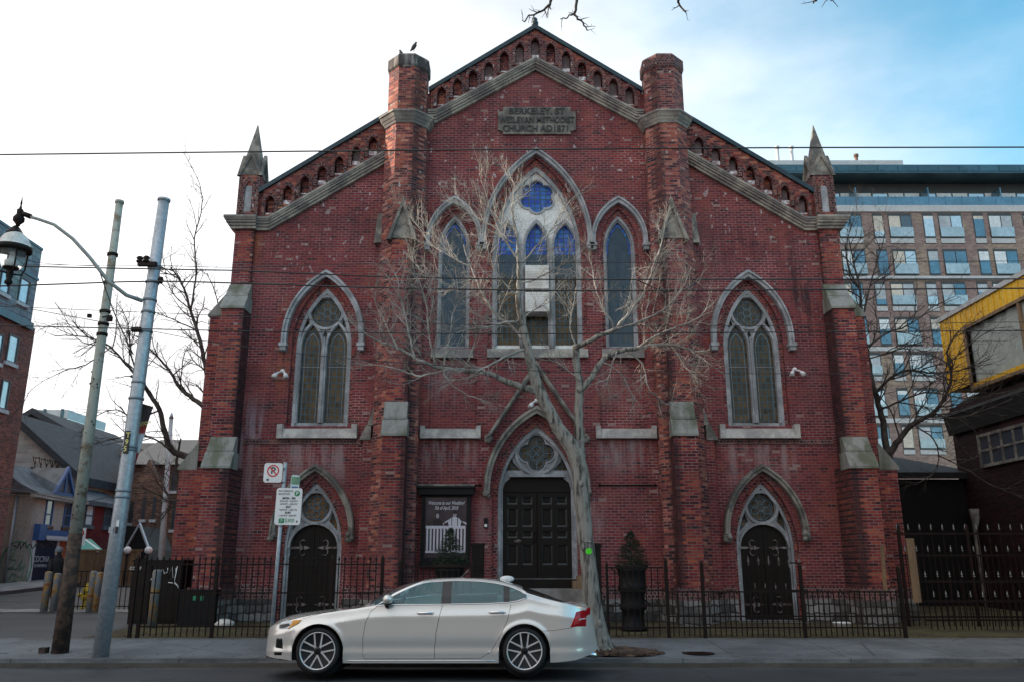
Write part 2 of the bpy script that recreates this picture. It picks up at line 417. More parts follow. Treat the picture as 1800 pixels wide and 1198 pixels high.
M = {}
red = [(0, (.050, .015, .021)), (.2, (.130, .025, .033)), (.5, (.205, .034, .043)), (.8, (.25, .044, .047)), (1, (.32, .078, .066))]
redo = [(0, (.048, .013, .018)), (.2, (.135, .022, .028)), (.5, (.212, .032, .035)), (.8, (.275, .046, .037)), (1, (.38, .095, .055))]
dark = [(0, (.030, .017, .021)), (.4, (.062, .027, .030)), (.75, (.13, .048, .045)), (1, (.24, .09, .07))]
grab = [(0, (.036, .017, .022)), (.3, (.135, .032, .038)), (.55, (.25, .056, .054)), (.8, (.37, .092, .062)), (1, (.44, .20, .16))]
W = (.38, .33, .335)
M['brick'] = brick('wall_brick', red, tone=(.17, .66), bw=.20, stains_and_sun=[(5.0, 8.0, 7.6, 11.4, (.035, .014, .02), .55), (-6.9, -3.4, 8.6, 12.2, (.04, .015, .02), .45), (-1.6, 3.0, 11.9, 15.3, (.04, .018, .022), .5), (-6.0, -4.2, 3.3, 4.76, W, .55), (5.5, 7.3, 3.2, 4.72, W, .45), (-2.3, -.9, 3.7, 4.75, W, .6),
    (2.25, 3.6, 3.6, 4.75, W, .55), (-7.2, -6.5, 1.2, 6.2, (.42, .34, .38), .75), (7.6, 8.1, 6.2, 10.4, (.02, .014, .018), .95),
    (-.9, -.55, 1.3, 3.3, W, .3), (1.95, 2.3, 1.6, 3.3, W, .4), (2.3, 3.0, 5.2, 6.9, W, .3), (-2.2, -1.4, 5.2, 6.9, W, .35), (-3.1, -2.6, 10.4, 13.4, W, .28), (3.6, 4.0, 11.5, 13.6, W, .2), (-6.2, -5.95, 5.0, 7.6, (.34, .11, .05), .8), (-7.6, -6.9, 8.9, 10.4, (.30, .095, .045), .7), (-7.0, -6.3, 3.0, 4.6, (.26, .08, .042), .6)], orange=.35)  # orange box beside the left pier: sunlight painted into the brick colour
M['gable'] = brick('gable_brick', grab, mortar=(.15, .10, .095), grime=.75, orange=.35)
M['butt'] = brick('buttress_brick', redo, grime=.6, orange=.5, quoin=(3.34, .16, .85))
M['corner'] = brick('corner_buttress_brick', redo, grime=.65, orange=.45, quoin=(7.66, .20, .9))
M['turret'] = brick('turret_brick', grab, mortar=(.17, .12, .115), grime=.8, orange=.3, quoin=(3.34, .2, .7))
M['darkbrick'] = brick('sooty_voussoir_brick', dark, bw=.09, rh=.075)
M['order'] = brick('arch_order_brick', redo, grime=.4, bw=.11, rh=.073)
M['stone'] = plain('sandstone', (.37, .345, .30), .85, scale=1.6, c2=(.17, .155, .15), bump=.35, bscale=30)
M['palestone'] = plain('pale_sill_stone', (.52, .50, .47), .85, scale=2.2, c2=(.33, .31, .30), bump=.25, bscale=30)
M['greystone'] = plain('grey_painted_stone', (.39, .405, .43), .8, scale=2.2, c2=(.24, .25, .265), bump=.2, bscale=30)
M['oldstone'] = plain('weathered_hood_stone', (.29, .27, .235), .9, scale=2.5, c2=(.115, .108, .10), bump=.5, bscale=24)
M['mossstone'] = plain('mossy_weathering_stone', (.27, .27, .255), .9, scale=2.2, c2=(.115, .125, .088), bump=.4, bscale=20, lo=.36, hi=.6, streak=True)
M['plaster'] = plain('white_plaster', (.80, .80, .78), .85, scale=1.8, c2=(.66, .67, .66))
M['whitepaint'] = plain('peeling_white_paint', (.75, .75, .78), .8, scale=9, c2=(.28, .20, .20))
M['slate'] = plain('dark_roof_slate', (.06, .065, .075), .7, scale=3)
M['coping'] = plain('teal_metal_coping', (.030, .055, .068), .45, .5, scale=2)
M['nichegrey'] = plain('pinkish_niche_render', (.25, .19, .19), .9, scale=4, c2=(.15, .11, .115))
M['plaque'] = plain('plaque_stone', (.24, .22, .195), .9, scale=3, c2=(.12, .11, .10), bump=.4)
M['capstone'] = plain('droppings_stained_cap', (.30, .29, .28), .9, scale=5, c2=(.055, .045, .045), streak=True, lo=.48, hi=.66)
M['ink'] = plain('dark_raised_letter_stone', (.055, .06, .062), .85, vary=.3)
M['glassbrown'] = leaded('brown_leaded_glass', [(0, (.008, .010, .011)), (.32, (.026, .022, .014)), (.55, (.065, .040, .014)), (.78, (.120, .070, .020)), (1, (.07, .06, .02))], rough=.16)
M['glassblue'] = leaded('blue_leaded_glass', [(0, (.014, .028, .05)), (.35, (.03, .058, .09)), (.6, (.05, .08, .11)), (.8, (.085, .065, .04)), (1, (.07, .10, .14))], w=.15, h=.2, rough=.10)
M['glassroyal'] = leaded('royal_blue_leaded_glass', [(0, (.012, .035, .20)), (.4, (.02, .07, .42)), (.7, (.04, .18, .52)), (1, (.10, .30, .42))], w=.16, h=.13, rough=.08)
M['glassamber'] = leaded('amber_leaded_glass', [(0, (.05, .025, .012)), (.4, (.13, .06, .02)), (.7, (.25, .12, .03)), (1, (.34, .2, .06))], w=.12, h=.11, rough=.12)
M['lead'] = plain('lead_came', (.20, .25, .29), .5, .3, vary=.1)
M['blackdoor'] = plain('black_painted_door', (.0055, .006, .007), .55, scale=5, c2=(.017, .014, .012), lo=.55, hi=.75, bump=.1, spec=.12)
M['glossdoor'] = plain('worn_gloss_black_paint', (.010, .012, .014), .3, vary=.3, spec=.5)
M['iron'] = plain('black_iron', (.008, .0065, .0065), .6, 0, scale=6, c2=(.018, .008, .006), spec=.2)
M['hinge'] = plain('rusty_grey_iron', (.26, .235, .235), .6, .3, scale=9, c2=(.08, .05, .045))
M['concrete'] = plain('step_concrete', (.30, .29, .28), .9, scale=2, bump=.3, c2=(.18, .17, .165))
M['white'] = plain('white_enamel', (.78, .78, .78), .5, vary=.08)
M['acwhite'] = plain('white_metal_housing', (.74, .73, .70), .5, vary=.15, scale=3, c2=(.55, .52, .48))
M['black'] = plain('matt_black', (.007, .007, .008), .6, vary=.2, spec=.25)
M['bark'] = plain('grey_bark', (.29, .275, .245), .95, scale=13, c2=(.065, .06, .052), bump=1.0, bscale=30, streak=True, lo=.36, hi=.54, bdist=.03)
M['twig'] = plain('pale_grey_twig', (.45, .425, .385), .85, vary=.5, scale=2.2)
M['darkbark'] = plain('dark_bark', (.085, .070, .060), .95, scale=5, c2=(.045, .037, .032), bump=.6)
M['galv'] = plain('galvanised_steel', (.46, .50, .54), .42, .45, scale=14, c2=(.36, .40, .44))
M['cable'] = plain('black_cable', (.018, .019, .022), .5, vary=.1)
M['green'] = plain('fluorescent_green_paint', (.10, .85, .02), .6, vary=.1)
def rubble():
    t = NT('rubble_stone'); uv = t.wall_uv()
    b = t.n('ShaderNodeTexBrick'); t.put(t.mix(.16, uv, t.comb(t.noise(5), t.noise(4.2), 0.0)), b.inputs['Vector'])
    for k, v in (('Color1', (0, 0, 0, 1)), ('Color2', (1, 1, 1, 1)), ('Mortar', (.4, .4, .4, 1))): b.inputs[k].default_value = v
    for k, v in (('Scale', 1), ('Mortar Size', .018), ('Mortar Smooth', .5), ('Brick Width', .36), ('Row Height', .16)): b.inputs[k].default_value = v
    v = t.math('ADD', t.math('MULTIPLY', b.outputs['Color'], .6), t.math('MULTIPLY', t.noise(4, 5), .5))
    col = t.ramp(v, [(.15, (.05, .048, .05)), (.5, (.13, .125, .12)), (.95, (.38, .37, .36))])
    col = t.mix(b.outputs['Fac'], col, (.07, .065, .06))
    t.set(col, .9, spec=.2); t.bump(t.math('ADD', t.math('MULTIPLY', b.outputs['Fac'], -1.2), t.noise(12, 5)), .9, .03)
    return t.m
M['rubble'] = rubble()
# ------------------------------------------------------------------ the church
XC, YF = .68, 21.5
church = thing('church', 'large red brick gothic church with stepped gable, twin turrets and pointed windows', 'church', (XC, YF, .2))
def X(r): return XC + r
def mir(poly): return [(2 * XC - x, z) for x, z in reversed(poly)]
def zr(r): return 16.87 - .680 * abs(r)          # roof line
def zc_top(r): return 15.84 - .60 * abs(r)       # top of the centre gable moulding
def zs_top(r): return 12.87 - .645 * (abs(r) - 4.23)

def church_front():
    outer = [(X(-8.28), -.1), (X(8.28), -.1), (X(8.28), zr(8.28)), (X(0), zr(0)), (X(-8.28), zr(8.28))]
    holes = []
    for s in (-1, 1):
        holes.append(arch(X(s * 5.71), .84, 5.09, 7.3, 9.08))
        holes.append(arch(X(s * 5.69), .80, .26, 2.05, 3.82))
        holes.append(arch(X(s * 2.27), .52, 7.18, 10.05, 11.18))
        holes.append(rect(X(s * 2.22 - .62), X(s * 2.22 + .62), 5.07, 6.90))
    holes.append(arch(X(0), 1.33, 7.14, 10.0, 12.72))
    holes.append(arch(X(-.04), 1.15, 1.02, 3.25, 5.30))
    niches = []
    for k in range(-6, 7):
        r = k * .452; b = zc_top(r) + .15 - .09 * (k == 0)
        niches.append((r, b, b + .58 + (.08 if abs(k) < 3 else 0)))
    for s in (-1, 1):
        for k in range(7):
            r = 4.62 + k * .465; b = zs_top(r) + .17
            niches.append((s * r, b, b + .54))
    nh = [arch(X(r), .125, b, t - .19, t, 5) for r, b, t in niches]
    m = MB(); m.plate(outer, holes + nh, YF, YF + .30)
    m.build('front_wall', M['brick'], church)
    # upper band of gable brick is a skin of its own, 3 mm proud, with the same niches
    band = []
    g = MB()
    up = [(X(-3.02), zc_top(3.02) - .1), (X(0), zc_top(0) - .1), (X(3.02), zc_top(3.02) - .1), (X(3.02), zr(3.02)), (X(0), zr(0)), (X(-3.02), zr(3.02))]
    g.plate(up, [h for h, n in zip(nh, niches) if abs(n[0]) < 3], YF - .05, YF + .1)
    for s in (-1, 1):
        p = [(X(4.24), zs_top(4.24) - .1), (X(7.62), zs_top(7.62) - .1), (X(7.62), zr(7.62)), (X(4.24), zr(4.24))]
        if s < 0: p = mir(p)
        g.plate(p, [h for h, n in zip(nh, niches) if n[0] * s > 4], YF - .05, YF + .1)
    gb = g.build('gable_band', M['gable'], church)
    rnd = random.Random(5)
    for r, b, t in niches:
        v = MB()
        il = arch_line(X(r), .127, t - .28, t - .19, t, 5); ol = arch_line(X(r), .225, t - .28, t - .17, t + .11, 5)
        voussoirs(v, il, ol, YF - .105, YF - .048, .062, .22, int(r * 100) + 3000, .55)
        vo = v.build('arch_ring', [M['order'], M['darkbrick']], gb)
        p = MB()
        for sx in (-1, 1):
            p.box(X(r + sx * .176) - .048, X(r + sx * .176) + .048, YF - .095, YF - .049, b - .06, t - .285)
        p.build_each('jamb_shaft', M['darkbrick'], gb)
        k = MB(); k.box(X(r) - .11, X(r) + .11, YF - .04, YF + .16, b - .02, b + (.12 if rnd.random() < .5 else .04))
        k.build('niche_sill', M['whitepaint'], gb)
        c = MB(); c.box(X(r) - .11, X(r) + .11, YF + .1, YF + .14, b - .05, t + .01)
        c.build('niche_back', M['nichegrey'] if rnd.random() < .55 else M['gable'], gb)
    # backs of the blind panels
    for s in (-1, 1):
        q = MB(); q.box(X(s * 2.22 - .62), X(s * 2.22 + .62), YF + .08, YF + .2, 5.07, 6.9); q.build('blind_panel', M['brick'], church)

def corbel(m, pts, prof):
    """moulding along a polyline in XZ: prof is a list of (projection, below-top0, below-top1)"""
    for pr, d0, d1 in prof:
        n = len(pts); vs = []
        for x, z in pts: vs += [(x, YF - pr, z - d0), (x, YF + .02, z - d0), (x, YF - pr, z - d1), (x, YF + .02, z - d1)]
        fs = []
        for i in range(n - 1):
            a = 4 * i; b = a + 4
            fs += [(a, b, b + 1, a + 1), (a + 2, a + 3, b + 3, b + 2), (a, a + 2, b + 2, b)]
        fs += [(0, 1, 3, 2), (4 * n - 4, 4 * n - 2, 4 * n - 1, 4 * n - 3)]
        m.add(vs, fs)
PROF = [(.26, 0, .07), (.235, .07, .12), (.20, .12, .19), (.15, .19, .26), (.10, .26, .34)]
def octa(cx, cy, r, a=math.pi / 8):
    k = r / math.cos(math.pi / 8); return [(cx + k * math.cos(a + i * math.pi / 4), cy + k * math.sin(a + i * math.pi / 4)) for i in range(8)]

def church_trim():
    m = MB(); corbel(m, [(X(-3.08), zc_top(2.86)), (X(-2.86), zc_top(2.86)), (X(0), zc_top(0)), (X(2.86), zc_top(2.86)), (X(3.08), zc_top(2.86))], PROF)
    m.build('gable_moulding', M['stone'], church)
    for s in (-1, 1):
        pts = [(X(4.2), zs_top(4.2)), (X(7.38), zs_top(7.38)), (X(7.72), zs_top(7.38))]
        if s < 0: pts = [(2 * XC - x, z) for x, z in reversed(pts)]
        m = MB(); corbel(m, pts, PROF); m.build('gable_moulding', M['stone'], church)
        # kneeler block over the corner pier
        k = MB()
        zt = zs_top(7.38)
        for pr, d0, d1 in PROF:
            x0, x1 = X(s * (7.72 - pr * .2)), X(s * (8.30 + pr)); x0, x1 = min(x0, x1), max(x0, x1)
            k.box(x0, x1, YF - .12 - pr, YF + .7 + pr * .5, zt - d1, zt - d0)
        k.build('kneeler', M['stone'], church)
        # roof coping
        c = MB()
        for a, b in ((0, 3.08), (4.2, 7.75)):
            p = [(X(s * a), zr(a)), (X(s * b), zr(b)), (X(s * b), zr(b) + .14), (X(s * a), zr(a) + .14)]
            c.prism_y(p if s > 0 else list(reversed(p)), YF - .13, YF + .35)
        c.build_each('roof_coping', M['coping'], church)
    f = MB(); f.lathe([(.07, 0), (.10, .06), (.10, .14), (.05, .20), (.08, .24), (.03, .30)], (X(0), YF - .05, zr(0) + .1), 10)
    f.build('ridge_knob', M['coping'], church)
    # nave body behind the front
    b = MB()
    b.add([(X(-8.27), YF + .3, -.1), (X(-8.27), 47, -.1), (X(-8.27), 47, 11.4), (X(-8.27), YF + .3, 11.4)], [(0, 1, 2, 3)])
    b.add([(X(8.27), YF + .3, -.1), (X(8.27), 47, -.1), (X(8.27), 47, 11.4), (X(8.27), YF + .3, 11.4)], [(3, 2, 1, 0)])
    b.add([(X(-8.27), 47, -.1), (X(8.27), 47, -.1), (X(8.27), 47, 11.4), (X(0), 47, zr(0) - .1), (X(-8.27), 47, 11.4)], [(0, 1, 2, 3, 4)])
    b.add([(X(-8.27), YF + .45, -.1), (X(8.27), YF + .45, -.1), (X(8.27), YF + .45, 11.4), (X(0), YF + .45, zr(0) - .1), (X(-8.27), YF + .45, 11.4)], [(0, 1, 2, 3, 4)])
    b.build('nave_wall', M['brick'], church)
    r = MB()
    for s in (-1, 1):
        e = 8.6
        r.add([(X(0), YF + .3, zr(0)), (X(0), 47.3, zr(0)), (X(s * e), 47.3, zr(e)), (X(s * e), YF + .3, zr(e)),
               (X(0), YF + .3, zr(0) - .14), (X(0), 47.3, zr(0) - .14), (X(s * e), 47.3, zr(e) - .14), (X(s * e), YF + .3, zr(e) - .14)],
              [(0, 1, 2, 3), (7, 6, 5, 4), (3, 2, 6, 7), (0, 3, 7, 4), (1, 5, 6, 2)])
    r.build('roof', M['slate'], church)

def turrets():
    for s in (-1, 1):
        cx, cy = X(s * 3.66), YF - .08
        m = MB(); m.prism_z(octa(cx, cy, .575), .95, 13.5); m.prism_z(octa(cx, cy, .545), 13.8, 15.28)
        t = m.build('turret', M['turret'], church)
        k = MB()
        for z0, z1, e0, e1 in ((13.46, 13.54, .60, .63), (13.54, 13.62, .64, .68), (13.62, 13.73, .69, .75), (13.73, 13.79, .77, .77), (13.79, 13.88, .77, .55)):
            k.prism_z(octa(cx, cy, e0), z0, z1, scale_top=e1 / e0, c=(cx, cy))
        k.build('band', M['stone'], t)
        c = MB()
        for z0, z1, e0, e1 in ((15.26, 15.32, .55, .59), (15.32, 15.62, .59, .59), (15.62, 15.70, .59, .52)):
            c.prism_z(octa(cx, cy, e0), z0, z1, scale_top=e1 / e0, c=(cx, cy))
        c.build('cap', M['capstone'] if s < 0 else M['darkbrick'], t)
        # buttress stages on the street face
        xa, xb = X(s * 3.32), X(s * 3.86); xa, xb = min(xa, xb), max(xa, xb)
        b = MB(); b.box(xa, xb, YF - .80, YF - .5, 5.2, 9.98); b.box(xa - .02, xb + .02, YF - 1.05, YF - .5, .95, 4.78)
        bt = b.build('buttress', M['butt'], church)
        # two stepped weathering stones
        w = MB(); ya = [(-.80, 5.58), (-.93, 5.16), (-.90, 5.16), (-1.09, 4.70)]
        w.prism_x([(YF - .70, 5.58), (YF - .82, 5.58), (YF - .97, 5.18), (YF - .97, 5.12), (YF - .70, 5.12)][::-1], xa - .02, xb + .02)
        w.prism_x([(YF - .70, 5.12), (YF - .95, 5.12), (YF - 1.10, 4.74), (YF - 1.10, 4.68), (YF - .70, 4.68)][::-1], xa - .05, xb + .05)
        w.build_each('weathering_stone', M['mossstone'], bt)
        # gablet at the head of the buttress
        g = MB(); gx = (xa + xb) / 2; y0 = YF - .93
        g.prism_y([(gx - .30, 9.96), (gx + .30, 9.96), (gx, 10.92)], y0 + .07, YF - .55)
        for q in (-1, 1):
            rib = [(gx + q * .40, 9.90), (gx + q * .30, 9.90), (gx, 10.86), (gx, 11.06)]
            g.prism_y(rib if q < 0 else rib[::-1], y0 - .02, YF - .55)
        g.ball((gx, y0 + .1, 11.07), .06, 8)
        g.build('gablet', M['oldstone'], bt)
        # outer side strips with their sloping stones
        st = MB()
        for (ra, rb, pr, z0, z1) in ((4.1, 4.33, .16, 5.3, 10.1), (4.1, 4.50, .20, .95, 4.76)):
            a, c2 = X(s * ra), X(s * rb); st.box(min(a, c2), max(a, c2), YF - pr, YF + .05, z0, z1)
        st.build_each('side_strip', M['brick'], bt)
        wd = MB()
        def wedge(poly, y0, y1):
            p = [(X(s * r_), z) for r_, z in poly]; wd.prism_y(p if s > 0 else p[::-1], y0, y1)
        wd.hexa([(X(s * 4.24) - .19, YF - .28, 10.06), (X(s * 4.24) + .19, YF - .28, 10.06), (X(s * 4.24) + .19, YF, 10.06), (X(s * 4.24) - .19, YF, 10.06)],
                [(X(s * 4.26) - .14, YF - .07, 11.0), (X(s * 4.26) + .14, YF - .07, 11.0), (X(s * 4.26) + .14, YF, 11.02), (X(s * 4.26) - .14, YF, 11.02)])
        wedge([(4.18, 5.08), (4.40, 5.08), (4.26, 5.52), (4.18, 5.52)], YF - .26, YF + .02)
        wedge([(4.30, 4.70), (4.60, 4.70), (4.42, 5.08), (4.30, 5.08)], YF - .24, YF + .02)
        wd.build_each('side_weathering', M['oldstone'], bt)

def corners():
    for s in (-1, 1):
        def bx(m, ra, rb, y0, y1, z0, z1):
            a, b = X(s * ra), X(s * rb); m.box(min(a, b), max(a, b), y0, y1, z0, z1)
        m = MB(); bx(m, 7.76, 8.285, YF - .12, YF + .6, 8.3, 10.56); bx(m, 7.70, 8.29, YF - .60, YF + .02, 4.2, 8.14); bx(m, 7.58, 8.23, YF - 1.02, YF + .02, .95, 3.98)
        bx(m, 8.26, 8.84, YF + .12, YF + .75, 4.2, 8.14); bx(m, 8.26, 9.24, YF + .12, YF + .75, -.1, 4.04)
        c = m.build('corner_buttress', M['corner'], church)
        w = MB()
        def px(poly, ra, rb):
            a, b = X(s * ra), X(s * rb); w.prism_x(poly[::-1], min(a, b), max(a, b))
        px([(YF - .05, 8.90), (YF - .14, 8.90), (YF - .38, 8.52), (YF - .38, 8.48), (YF - .05, 8.48)], 7.71, 8.30)
        px([(YF - .05, 8.48), (YF - .42, 8.48), (YF - .66, 8.14), (YF - .66, 8.08), (YF - .05, 8.08)], 7.68, 8.32)
        px([(YF - .5, 4.72), (YF - .62, 4.72), (YF - .84, 4.36), (YF - .84, 4.31), (YF - .5, 4.31)], 7.60, 8.25)
        px([(YF - .5, 4.31), (YF - .86, 4.31), (YF - 1.08, 3.95), (YF - 1.08, 3.89), (YF - .5, 3.89)], 7.55, 8.27)
        def py(poly, y0, y1):
            p = [(X(s * r), z) for r, z in poly]; w.prism_y(p if s > 0 else p[::-1], y0, y1)
        py([(8.28, 8.08), (8.90, 8.08), (8.90, 8.14), (8.28, 8.95)], YF + .10, YF + .77)
        py([(8.80, 3.98), (9.30, 3.98), (9.30, 4.04), (8.84, 4.66), (8.80, 4.66)], YF + .10, YF + .77)
        w.build_each('weathering_stone', M['mossstone'], c)
        # pinnacle
        px0 = X(s * 8.02); yy = YF + .20; z0 = zs_top(7.38)
        p = MB(); p.box(px0 - .29, px0 + .29, yy - .29, yy + .29, z0 - .02, 12.25)
        pin = p.build('pinnacle', M['turret'], church)
        q = MB()
        q.ribbon(arch_line(px0, .10, z0 + .22, 11.70, 11.97, 5), arch_line(px0, .19, z0 + .22, 11.70, 12.09, 5), yy - .33, yy - .288)
        for e in (-1, 1): q.box(px0 + e * .245 - .045, px0 + e * .245 + .045, yy - .325, yy - .289, z0, 12.1)
        q.build('blind_arch', M['darkbrick'], pin)
        n_ = MB(); n_.box(px0 - .10, px0 + .10, yy - .30, yy - .287, z0 + .2, 11.82); n_.build('niche_back', M['greystone'], pin)
        sp = MB()
        sp.prism_z([(px0 - .30, yy - .30), (px0 + .30, yy - .30), (px0 + .30, yy + .30), (px0 - .30, yy + .30)], 12.16, 13.86, scale_top=.03)
        for ax in (0, 1):
            for e in (-1, 1):
                tri = [(-.36, 12.12), (-.27, 12.12), (0, 12.72), (.27, 12.12), (.36, 12.12), (0, 12.90)]
                if ax == 0:
                    sp.prism_y([(px0 + a, z) for a, z in tri], *sorted((yy + e * .345, yy + e * .25)))
                else:
                    sp.prism_x([(yy + a, z) for a, z in tri], *sorted((px0 + e * .345, px0 + e * .25)))
        sp.prism_y([(px0 - .29, 12.15), (px0 + .29, 12.15), (px0, 12.76)], yy - .31, yy + .31)
        sp.build('spire', M['oldstone'], pin)

def plinth():
    r = MB(); d = MB()
    def seg(x0, x1, y, z1=.80, yb=YF + .1):
        x0, x1 = min(x0, x1), max(x0, x1); r.box(x0, x1, y, yb, -.1, z1); d.hexa([(x0, y + .02, z1), (x1, y + .02, z1), (x1, yb, z1), (x0, yb, z1)],
            [(x0, y + .09, z1 + .30), (x1, y + .09, z1 + .30), (x1, yb, z1 + .30), (x0, yb, z1 + .30)])
    for s in (-1, 1):
        seg(X(s * 1.32), X(s * 3.0), YF - .13)
        seg(X(s * 4.4), X(s * 5.69) - s * .82, YF - .13); seg(X(s * 5.69) + s * .82, X(s * 7.6), YF - .13)
        seg(X(s * 3.22), X(s * 3.95), YF - 1.16, yb=YF - .6)
        r.prism_z(octa(X(s * 3.66), YF - .08, .70), -.1, .80); d.prism_z(octa(X(s * 3.66), YF - .08, .68), .80, 1.0)
        seg(X(s * 7.50), X(s * 8.32), YF - 1.14); seg(X(s * 8.32), X(s * 9.34), YF + .02, yb=YF + .9)
    r.build_each('rubble_plinth', M['rubble'], church); d.build_each('water_table', M['darkbrick'], church)

def stops(m, cx, w, z):
    rnd = random.Random(int((cx + w) * 100))
    for e in (-1, 1):
        for k in range(9):
            m.ball((cx + e * w + rnd.uniform(-.07, .07), YF - .16 + rnd.uniform(-.05, .03), z + rnd.uniform(-.10, .10)), rnd.uniform(.045, .085), 7)

def hood(cx, wi, wo, zb, zs, zai, zao, parent, mat, lumps=False, y=.16):
    m = MB(); m.ribbon(arch_line(cx, wi, zb, zs, zai, 14), arch_line(cx, wo, zb, zs, zao, 14), YF - y, YF + .02)
    wm = wi + (wo - wi) * .55; zm = zai + (zao - zai) * .55
    m.ribbon(arch_line(cx, wm, zb, zs, zm, 14), arch_line(cx, wo - .02, zb, zs, zao - .03, 14), YF - y - .05, YF - y + .01)
    if lumps: stops(m, cx, (wi + wo) / 2, zb)
    else:
        for e in (-1, 1):
            c = cx + e * (wi + wo) / 2; h = (wo - wi) / 2
            m.box(c - h - .035, c + h + .035, YF - y - .06, YF + .01, zb - .09, zb); m.box(c - h - .01, c + h + .01, YF - y - .03, YF + .01, zb - .2, zb - .09)
    return m.build('hood_mould', mat, parent)

def leads(m, cx, cz, r, y, ring=.36):
    """lead tracery of a round light: a rosette of rings"""
    def ringm(x, z, q, t=.009):
        c = [(x + q * math.cos(2 * math.pi * i / 18), y, z + q * math.sin(2 * math.pi * i / 18)) for i in range(19)]
        m.tube(c, t, 4, False)
    ringm(cx, cz, r * .24)
    for k in range(6):
        a = math.pi / 3 * k + math.pi / 6; ringm(cx + r * .50 * math.cos(a), cz + r * .50 * math.sin(a), r * .25)
        m.tube([(cx + r * .74 * math.cos(a), y, cz + r * .74 * math.sin(a)), (cx + r * math.cos(a), y, cz + r * math.sin(a))], .008, 4, False)
    ringm(cx, cz, r * .86, .008)

def order_ring(cx, wi, wo, zb, zs, zai, zao, parent, y0, y1):
    """brick arch order lining an opening, stepped back from the wall face"""
    o = arch(cx, wo, zb, zs, zao, 12); i = arch(cx, wi, zb - .0, zs, zai, 12)
    m = MB(); m.ribbon(arch_line(cx, wi, zb, zs, zai, 12), arch_line(cx, wo + .02, zb, zs, zao + .02, 12), y0 + .008, y1)
    ia, oa = arch_line(cx, wi - .004, zb, zs, zai - .004, 14)[1:-1], arch_line(cx, wo + .01, zb, zs, zao + .01, 14)[1:-1]
    voussoirs(m, ia, oa, y0, y0 + .05, .085, .12, int(abs(cx) * 37), .22)
    return m.build('arch_order', [M['order'], M['darkbrick']], parent)

def side_windows():
    for s in (-1, 1):
        cx = X(s * 5.71)
        w = MB(); za = 8.86
        holes = []
        for e in (-1, 1):
            holes.append(arch(cx + e * .345, .265, 5.20, 7.25, 7.84, 7))
        holes.append(circle(cx, 8.20, .405, 28))
        w.plate(arch(cx, .73, 5.09, 7.2, za, 14), holes + [[(cx - .06, 7.58), (cx, 7.42), (cx + .06, 7.58), (cx, 7.72)],
               [(cx - .64, 7.78), (cx - .40, 7.80), (cx - .50, 8.05), (cx - .56, 8.12)], [(cx + .40, 7.80), (cx + .64, 7.78), (cx + .56, 8.12), (cx + .50, 8.05)],
               [(cx - .07, 8.66), (cx + .07, 8.66), (cx, 8.78)]], YF + .17, YF + .30)
        f = w.build('window', M['greystone'], church)
        # raised mouldings on the tracery
        t = MB()
        t.ribbon([(cx + .42 * math.cos(a), 8.20 + .42 * math.sin(a)) for a in [2 * math.pi * i / 28 for i in range(29)]],
                 [(cx + .49 * math.cos(a), 8.20 + .49 * math.sin(a)) for a in [2 * math.pi * i / 28 for i in range(29)]], YF + .11, YF + .172)
        for e in (-1, 1):
            t.ribbon(arch_line(cx + e * .345, .275, 5.2, 7.25, 7.87, 8), arch_line(cx + e * .345, .325, 5.2, 7.25, 7.96, 8), YF + .12 - e * .002, YF + .173)
        t.ribbon(arch_line(cx, .655, 5.1, 7.2, 8.72, 14), arch_line(cx, .735, 5.1, 7.2, 8.87, 14), YF + .10, YF + .174)
        t.box(cx - .02, cx + .02, YF + .09, YF + .18, 5.2, 7.5)
        t.build('tracery', M['greystone'], f)
        g = MB(); g.plate(arch(cx, .72, 5.1, 7.2, 8.83, 10), [], YF + .245, YF + .26); g.build('glass', M['glassbrown'], f)
        l = MB(); leads(l, cx, 8.20, .40, YF + .24)
        for e in (-1, 1):
            l.ribbon(arch_line(cx + e * .345, .18, 5.3, 7.25, 7.62, 8), arch_line(cx + e * .345, .192, 5.3, 7.25, 7.645, 8), YF + .235, YF + .244)
            l.box(cx + e * .345 - .26, cx + e * .345 + .26, YF + .225, YF + .243, 6.70, 6.715)
        l.build('leading', M['lead'], f)
        order_ring(cx, .735, .85, 5.09, 7.25, 8.87, 9.10, f, YF + .10, YF + .28)
        hood(cx, .96, 1.10, 7.28, 7.45, 9.13, 9.33, f, M['greystone'])
        m = MB(); m.hexa([(cx - .90, YF - .16, 4.76), (cx + .90, YF - .16, 4.76), (cx + .90, YF + .28, 4.76), (cx - .90, YF + .28, 4.76)],
                         [(cx - .90, YF - .10, 5.00), (cx + .90, YF - .10, 5.00), (cx + .90, YF + .28, 5.10), (cx - .90, YF + .28, 5.10)])
        for e in (-1, 1): m.box(cx + e * .96 - .07, cx + e * .96 + .07, YF - .17, YF + .01, 4.755, 5.12)
        m.build('sill', M['palestone'], f)
    c = MB()
    for s in (-1, 1):
        c.box(X(s * 6.1) - 1.52, X(s * 6.1) + 1.52, YF - .03, YF + .02, 4.62, 4.755)
    c.build_each('string_course', M['darkbrick'], church)
    for s in (-1, 1):
        cx = X(s * 2.27)
        m = MB(); m.hexa([(cx - .66, YF - .15, 4.76), (cx + .66, YF - .15, 4.76), (cx + .66, YF + .09, 4.76), (cx - .66, YF + .09, 4.76)],
                         [(cx - .66, YF - .10, 4.98), (cx + .66, YF - .10, 4.98), (cx + .66, YF + .09, 5.06), (cx - .66, YF + .09, 5.06)])
        for e in (-1, 1): m.box(cx + e * .72 - .06, cx + e * .72 + .06, YF - .16, YF + .05, 4.755, 5.08)
        m.build('blind_sill', M['palestone'], church)

